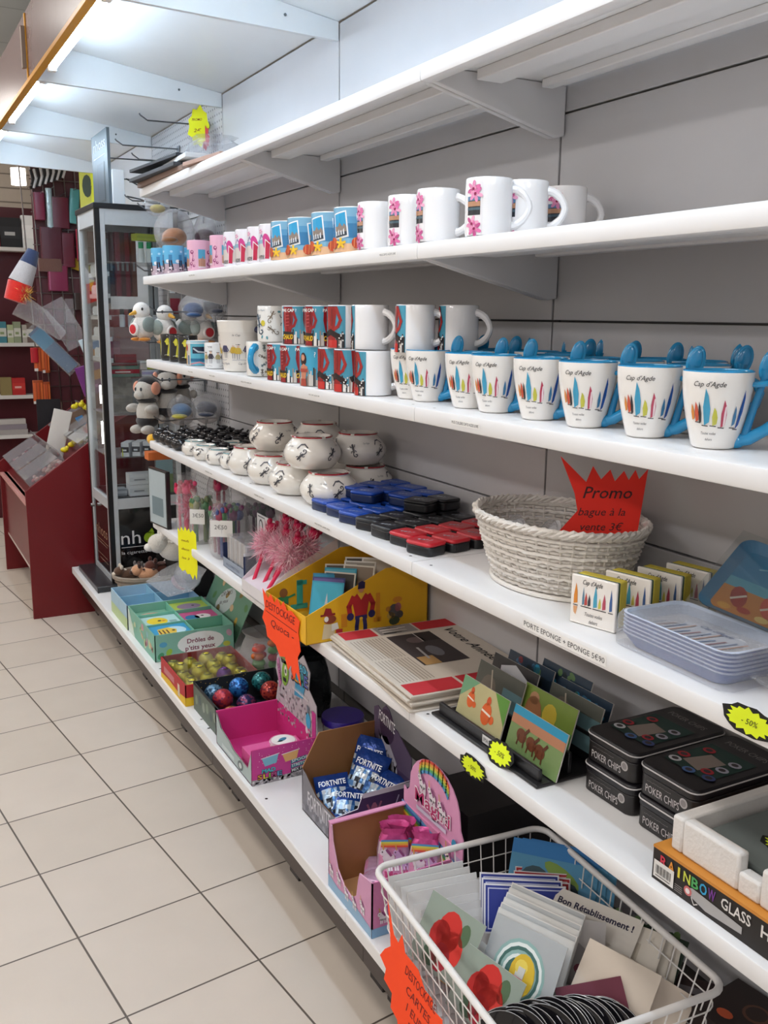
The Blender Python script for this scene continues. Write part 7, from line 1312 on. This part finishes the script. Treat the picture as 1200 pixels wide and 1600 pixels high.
# ================================================================== red sweet counter beyond the shelving
RD = '#6c0a13'
t = thing('sweet_counter', 'dark red sloping sweet counter with open acrylic bins beyond the shelving', 'counter', (.57, 4.659, 0)); XO = .57
def cpanel(y, th=.02, topx=.50, h0=.617, sl=.72):
    P = [(0, 0), (.62, 0), (.62, h0+sl*.42+.1), (.42, h0+sl*.42), (0, h0)]; m = MB(); m.add([(x, y, z) for x, z in P]+[(x, y+th, z) for x, z in P], [(4, 3, 2, 1, 0)[::-1], (5, 6, 7, 8, 9)[::-1]]+[(i, 5+i, 5+(i+1) % 5, (i+1) % 5) for i in range(5)], RD); return m
M_lam = mat('red_laminate', .35, nscale=6, namt=.05)
cpanel(-.10).build('side_panel', M_lam, t, .001); cpanel(.90).build('side_panel', M_lam, t, .001)
m = MB(); m.box(.02, -.08, .22, .035, .90, .56, '#6b161d').box(.0, -.08, .545, .06, .90, .560, '#c98f8a').box(.02, -.08, .205, .6, .90, .22, '#c9b8b0'); m.build('front_board', M_lam, t)
MB().box(.605, -.08, .2, .618, .90, 1.45, '#5c0f18').build('back_board', M_lam, t)
m = MB(); m.add([(.04, -.08, .565), (.04, .90, .565), (.60, .90, .93), (.60, -.08, .93)], [(0, 3, 2, 1)], '#6f141c'); m.build('sloping_bed', M_lam, t)
def bin_(label):
    t = thing('acrylic_bin', label, 'bin'); m = MB(); w, d, h = .20, .26, .085
    m.box(0, 0, 0, w, .004, h, '#ffffff').box(0, d-.004, 0, w, d, h, '#ffffff').box(0, 0, 0, .004, d, h, '#ffffff').box(w-.004, 0, 0, w, d, h+.03, '#ffffff'); m.build('bin_body', M_acry, t)
    MB().box(0, 0, h, w*.9, d, h+.003, '#ffffff').build('lid', M_acry, t); return t
PBn = Placer(bin_); r = random.Random(31)
cs = [('#c96a6c', '#d8a49a', '#e3c8bc'), ('#6f8a4c', '#c9b44a', '#d8d2c4'), ('#b87a5c', '#8c6a54', '#d9c4ae'), ('#3f7a94', '#c9d3d8', '#d8b24a'), ('#c0506a', '#d88a9c', '#efe0e0'), ('#d8c23c', '#c9a22c', '#b86a3c')]
def sweetpile(n, cols, seed):
    m = MB(); r = random.Random(seed)
    for k in range(n): m.sph(r.uniform(.02, .18), r.uniform(.02, .24), .012+r.uniform(0, .04), .013, .010, .008, r.choice(cols), 7, 5, MT(0, 0, 0, r.random()*3, r.random()*3))
    return m
for j in range(3):
    for i in range(2):
        y = 4.605+j*.295; x = .625+.245*i; z = .590+.160*i
        o = PBn.put((x, y, z), 0, 'clear acrylic sweet bin, %s row, %s from the near end of the red counter' % (['front', 'back'][i], ORD[j]), 'acrylic sweet bins'); o.rotation_euler = (0, -.578, 0)
        s_ = tag(sweetpile(60, cs[(j*2+i) % 6], j*2+i).build('loose_sweets', M_plast), 'loose sweets filling the %s row bin, %s from the near end' % (['front', 'back'][i], ORD[j]), 'sweets', 'bulk sweets', (x+.004, y+.002, z+.006), kind='stuff'); s_.rotation_euler = (0, -.578, 0)
# goods standing above the counter
def hang(name, nm, cat, px, pz, y, w, h, col, grp=None, d=.03, sub=None, rz=-.2, tilt=0, mt=None, film=False):
    if 5.4 <= y < 5.82: q_ = 5.84/y; px *= q_; pz = 1.431+(pz-1.431)*q_; y = 5.87-d/2; w *= q_; h *= q_; rz *= .3
    t = thing(name, nm, cat, (px, y, pz), rz, grp); m = MB(); Q = Matrix.Rotation(tilt, 4, 'Y'); m.prism(rrect(w, d, min(w, d)*.35, 3), -h/2, h/2, col, Q); m.build('pack_body', mt or M_plast, t, .002)
    if sub:
        m = MB(); S = Flat(Q @ Vector((-w/2, -d/2-.0006, -h/2)), Q.to_3x3() @ Vector((1, 0, 0)), Q.to_3x3() @ Vector((0, 0, 1)), .0005)
        for (x, y_, w_, h_, c) in sub: dq(m, S, x*w, y_*h, w_*w, h_*h, c, 1+sub.index((x, y_, w_, h_, c)))
        m.build('label', M_paper, t, flat=True)
    if film: m = MB(); m.prism(rrect(w*1.1, d*1.5, min(w, d)*.4, 3), -h*.55, h*.58, '#ffffff', Q); m.build('clear_bag', M_film, t)
    return t
hang('purse', 'dark red purse hanging below the top wire, leftmost of the bags', 'purse', .905, 2.015, 5.8, .060, .15, '#7a1c3c')
hang('purse', 'wide dark red purse in the upper row, right of the slim grey bag', 'purse', 1.015, 1.985, 5.8, .10, .17, '#5c0f24')
hang('purse', 'large dark red bag in the middle row of the hanging goods', 'purse', .950, 1.800, 5.75, .12, .20, '#4c0c1e'); hang('purse', 'dark red bag right of the large one in the middle row', 'purse', 1.035, 1.780, 5.78, .09, .19, '#5e1226')
hang('sleeve_bag', 'slim pale grey bag between the dark red purses', 'bag', .950, 2.000, 5.75, .035, .22, '#a9b9bb', mt=M_foil); hang('sleeve_bag', 'teal sleeve hanging beside the glass cabinet', 'bag', 1.085, 2.020, 5.75, .055, .19, '#4f9490', tilt=.12)
t = thing('striped_scarf', 'black and white striped scarf hanging at the top of the far display', 'scarf', (.955, 5.82, 2.16), -.3); m = MB()
for k in range(12): m.tube([(-.09+.016*k, 0, -.05+.006*k), (-.07+.016*k, -.02, .0+.006*k), (-.085+.018*k, 0, .05+.004*k)], .008, '#e3e3e3' if k % 2 else '#1c1c1e', 7)
m.build('folds', M_fabric, t)
t = thing('picture_book', 'yellow and green magazine standing at the top by the cabinet', 'magazine', (1.125, 5.55, 2.10), -.2); m = MB(); m.box(-.045, 0, -.12, .045, .01, .12, '#c9c24a'); S = Flat((-.045, -.0002, -.12), (1, 0, 0), (0, 0, 1)); de(m, S, .04, .13, .026, .06, '#3c4434', 1); dq(m, S, .06, .02, .02, .2, '#e0e02c', 1); m.build('cover', M_paper, t, flat=True)
t = thing('flag_bundle', 'rolled red, white and blue flag in clear wrap with a yellow fringe', 'flag', (.745, 5.25, 1.56), 0)
m = MB()
for (x0, z0, r0, x1, z1, r1, c) in ((-.075, -.075, .055, -.045, .015, .060, '#d8281c'), (-.045, .015, .060, .0, .11, .045, '#b9b4b4'), (.0, .11, .045, .03, .18, .028, '#2c3a5c')): m.tube([(x0, 0, z0), ((x0+x1)/2, 0, (z0+z1)/2), (x1, 0, z1)], [r0, (r0+r1)/2, r1], c, 16)
m.build('cloth', M_fabric, t); m = MB(); fluff(m, (-.03, -.05, -.04), (.03, .01, .04), 120, .03, ['#d8a83c', '#c98f2c'], 3, .002); m.build('fringe', M_fluff, t, flat=True); m = MB(); m.tube([(-.06, .01, -.09), (.05, .0, -.16), (.15, .0, -.25)], [.06, .05, .03], '#8d8a8a', 14); m.build('clear_wrap', M_film, t)
hang('glider_pack', 'grey crumpled clear pack below the flag', 'toy pack', .92, 1.37, 5.3, .12, .26, '#6f6d6e', tilt=-.5, mt=M_film); hang('water_gun_pack', 'blue toy in clear wrap hanging diagonally below the flag', 'toy pack', .86, 1.235, 5.35, .075, .28, '#3f6a8c', tilt=-.75, film=True, sub=[(0, .6, 1, .35, '#2f84a8')])
hang('balloon_pack', 'light blue and orange card pack left of the cabinet', 'toy pack', 1.0, 1.265, 5.0, .12, .10, '#b9cdd6', tilt=-.35, sub=[(.3, .35, .7, .35, '#1f84c0'), (.3, 0, .7, .35, '#c9861f')]); hang('balloon_pack', 'purple pack with yellow and pink spots left of the cabinet', 'toy pack', .985, 1.105, 4.95, .15, .15, '#6a1f72', tilt=-.3, sub=[(.5, .45, .3, .3, '#c98a2c'), (.75, .1, .25, .6, '#d8b24a'), (.45, .2, .1, .1, '#c98ac0')])
for k, (x, z) in enumerate(((.815, 1.175), (.850, 1.165), (.800, .995), (.845, .985))): hang('lighter_card', '%s orange and red lighter card on the far display' % ['upper left', 'upper right', 'lower left', 'lower right'][k], 'lighter card', x, z, 5.55, .040 if k % 2 else .055, .13, '#a8481c', 'lighter cards', .02, [(.05, .1, .25, .8, '#d8622c'), (.4, .1, .2, .8, '#c9531f'), (.75, .1, .18, .8, '#d86a2c'), (0, 0, .35, .12, '#dcdad6')])
hang('red_pack', 'small red pack left of the upper orange lighter cards', 'packet', .785, 1.20, 5.5, .04, .08, '#b8202c'); hang('toy_pack', 'pink and silver doll pack beside the cabinet, middle row', 'toy pack', 1.085, 1.80, 5.6, .055, .17, '#b8384c', sub=[(.1, .55, .7, .35, '#c3b9bc')])
for k, (x, z) in enumerate(((1.02, 1.945), (1.06, 1.935), (1.04, 1.690), (1.08, 1.665), (1.095, 1.585))): hang('yellow_tag', '%s fluorescent yellow price tag among the hanging goods' % ORD[k], 'price tag', x, z, 5.5, .028 if k < 2 else .05, .06 if k != 3 else .05, '#cfd02c' if k != 2 else '#b9982c', 'yellow tags', .002, tilt=.3, mt=M_matte)
hang('brown_plush_pack', 'dark brown furry toy hanging beside the cabinet', 'toy pack', 1.04, 1.49, 5.4, .09, .09, '#33241f', mt=M_fabric, d=.05); hang('clear_bottle_pack', 'pale clear pack beside the dark furry toy', 'packet', .985, 1.44, 5.5, .045, .13, '#b9b9b9', mt=M_film)
hang('pink_notebook', 'pink and plum notebook hanging in the middle of the far display', 'notebook', .975, 1.62, 5.75, .11, .14, '#7a2042', sub=[(.05, .05, .06, .9, '#a8587a')]); hang('brown_pouch', 'brown pouch under the large dark red bag', 'pouch', .93, 1.69, 5.7, .13, .07, '#6a4a40', mt=M_fabric)
hang('white_pack', 'white leaning card on the red counter', 'card', .80, .83, 4.98, .09, .24, '#cfcac4', tilt=.25, d=.01); hang('snack_bag', 'brown snack bag with yellow toys on the red counter', 'bag', .915, .875, 5.1, .13, .10, '#7c6454', tilt=-.4, mt=M_foil, sub=[(.5, .2, .3, .5, '#3a7ab0')])
for k, (x, z) in enumerate(((.90, .955), (.935, .965), (.955, .95))): t = thing('yellow_toy', '%s yellow toy on the snack bag of the red counter' % ORD[k], 'toy', (x, 5.06, z), k, 'yellow toys'); ell('body', [(0, 0, 0, .018, .016, .014, '#d8c81f'), (.012, 0, .012, .008, .008, .010, '#e0d02c')], M_plast, t)
for k, (x, y, z) in enumerate(((.80, 4.83, .735), (.84, 4.86, .755), (.87, 4.80, .775))): t = thing('yellow_toy', '%s yellow sweet on top of the acrylic bins' % ORD[k], 'sweet', (x, y, z+.03), k, 'yellow sweets on the bins'); ell('body', [(0, 0, 0, .020, .018, .014, '#dcc61c'), (.012, 0, .010, .010, .008, .010, '#e4d23c')], M_plast, t)
t = thing('dark_banner', 'black banner with vertical white letters ELL behind the red counter', 'sign', (.868, 5.72, .72), -.1); m = MB(); m.box(-.06, 0, -.72, .07, .012, .22, '#16131a'); S = Flat((-.06, -.0006, -.16), (1, 0, 0), (0, 0, 1)); dt(m, S, 'ELL', .095, .215, .036, '#c9c6c6', 1, w=.12, bold=.01, rot=-PI/2); m.build('panel', M_paper, t, flat=True)
# stand that carries the hanging goods
t = thing('grid_stand', 'wire display stand carrying the hanging purses and toys', 'stand', (1.0, 5.9, 0)); m = MB()
for k in range(6): m.tube([(-.12+.06*k, 0, .0), (-.18+.06*k, 0, 2.25)], .004, '#8f8480', 6)
for k in range(24): m.tube([(-.13, 0, .1+.09*k), (.22, 0, .1+.09*k)], .003, '#8f8480', 6)
m.build('wire_grid', M_metal, t); m = MB(); m.box(-.12, .01, .9, .22, .03, 2.25, '#5c2f34'); m.build('backing_board', M_lam, t)
for k in range(6): MB().tube([(-.14+.06*k, 0, 2.12-.03*(k % 2)), (-.14+.06*k, -.14, 2.12-.03*(k % 2))], .003, '#a8a09c', 6).build('prong', M_metal, t)
MB().box(-.20, -.02, 0, .22, .10, .03, '#2b2b2e').build('stand_base', M_plast, t)
# wall shelves in the background
t = thing('wall_shelf_unit', 'dark red wall unit with white shelves at the far end of the aisle', 'shelving', (.35, 7.02, 0)); m = MB(); m.box(0, .02, 0, 1.0, .05, 2.12, '#4c0f1a'); m.build('back_board', M_lam, t); m = MB(); m.box(0, .02, 2.12, 1.0, .05, 2.68, '#b9ada0')
for k in range(6): m.box(0, .018, 2.15+.09*k, 1.0, .0205, 2.158+.09*k, '#7d746a')
m.build('slat_panel', M_matte, t)
for z in (1.852, 1.225, .872, .60): MB().box(0, -.12, z-.024, .78, .02, z, '#d9d6d3').build('shelf_board', M_paint, t, .001)
def bgbox(nm, x, z, w, h, cols, cat='box', grp=None): return smallbox('carton_box', nm, cat, x, 6.95, z+.0005, w, .06, h, cols, grp)
bgbox('black box with white print in a red frame on the top far shelf', .885, 1.852, .13, .19, ['#1c1c20', '#2a2a2e', '#b9b9b9']); bgbox('white box standing for a bright poster on the top far shelf', 1.00, 1.852, .085, .21, ['#f0f2f2', '#ffffff']); bgbox('dark red box at the left edge of the top far shelf', .80, 1.852, .03, .21, ['#7a1a2c'])  # white box stands in for a bright poster, its brightness put into the colour
for k, (x, w, h, c) in enumerate(((.79, .05, .14, '#3f7f8c'), (.84, .04, .12, '#a9b48a'), (.885, .045, .14, '#8f9a7c'), (.93, .03, .12, '#b0aaa0'), (.97, .05, .13, '#6a5a54'))): bgbox('small pack, %s from the left on the second far shelf' % ORD[k], x, 1.225, w, h, [c, '#cfd0c4', '#8a9a6c'], 'packet', 'packs on the second far shelf')
bgbox('red card box on the third far shelf', .87, .872, .085, .115, ['#b3201f', '#c4302a', '#e0a8a0']); bgbox('olive box beside the red card box', .79, .872, .07, .12, ['#8a7a4c']); 
for k in range(3): bgbox('grey book, %s from the bottom on the lowest far shelf' % ORD[k], .80, .60+.036*k, .22-.01*k, .035, [['#a9a3a0', '#8f8790', '#bdb8b4'][k]], 'book', 'grey books')
t = thing('round_wall_lamp', 'bright lit round lamp at the far end of the aisle', 'lamp', (.912, 6.6, 2.265)); m = MB(); m.tube([(0, 0, .05), (0, 0, -.05)], .045, '#ffffff', 20); m.build('lamp_glass', M_lamp, t); MB().tube([(0, 0, .05), (0, 0, .49)], .008, '#a8a8a8', 8).build('rod', M_metal, t)

# finer pieces hang on the part that carries them
for o in list(COL.objects):
    if o.type == 'EMPTY' and o.parent is None:
        ks = {}
        for k in o.children: ks.setdefault(k.name.split('.')[0], k)
        for part, homes in (('print', ('cup_body', 'pot_body', 'lid', 'tin_lid', 'foil_body', 'holder_body', 'packet_body', 'tub_body')), ('eyes', ('head', 'body')), ('beak', ('body',)), ('red_disc', ('body',)), ('hat', ('head',)), ('knob', ('side_panel',)), ('silver_line', ('tin_lid',)), ('paper_label', ('clear_bag',)), ('price_label', ('rack_body',)), ('face_print', ('ball',)), ('lettering', ('sign_plate',)), ('cap', ('bottle_body',)), ('label', ('pack_body',)), ('spots', ('body',)), ('lid', ('bin_body', 'jar_body')), ('fringe', ('cloth',))):
            home = next((ks[h] for h in homes if h in ks), None)
            if home is not None:
                for k in [k for k in o.children if k.name.split('.')[0] == part]: k.parent = home
        for ear in [k for k in o.children if k.name.split('.')[0] == 'ear']:
            if 'head' in ks: ear.parent = ks['head']
bpy.context.view_layer.update()
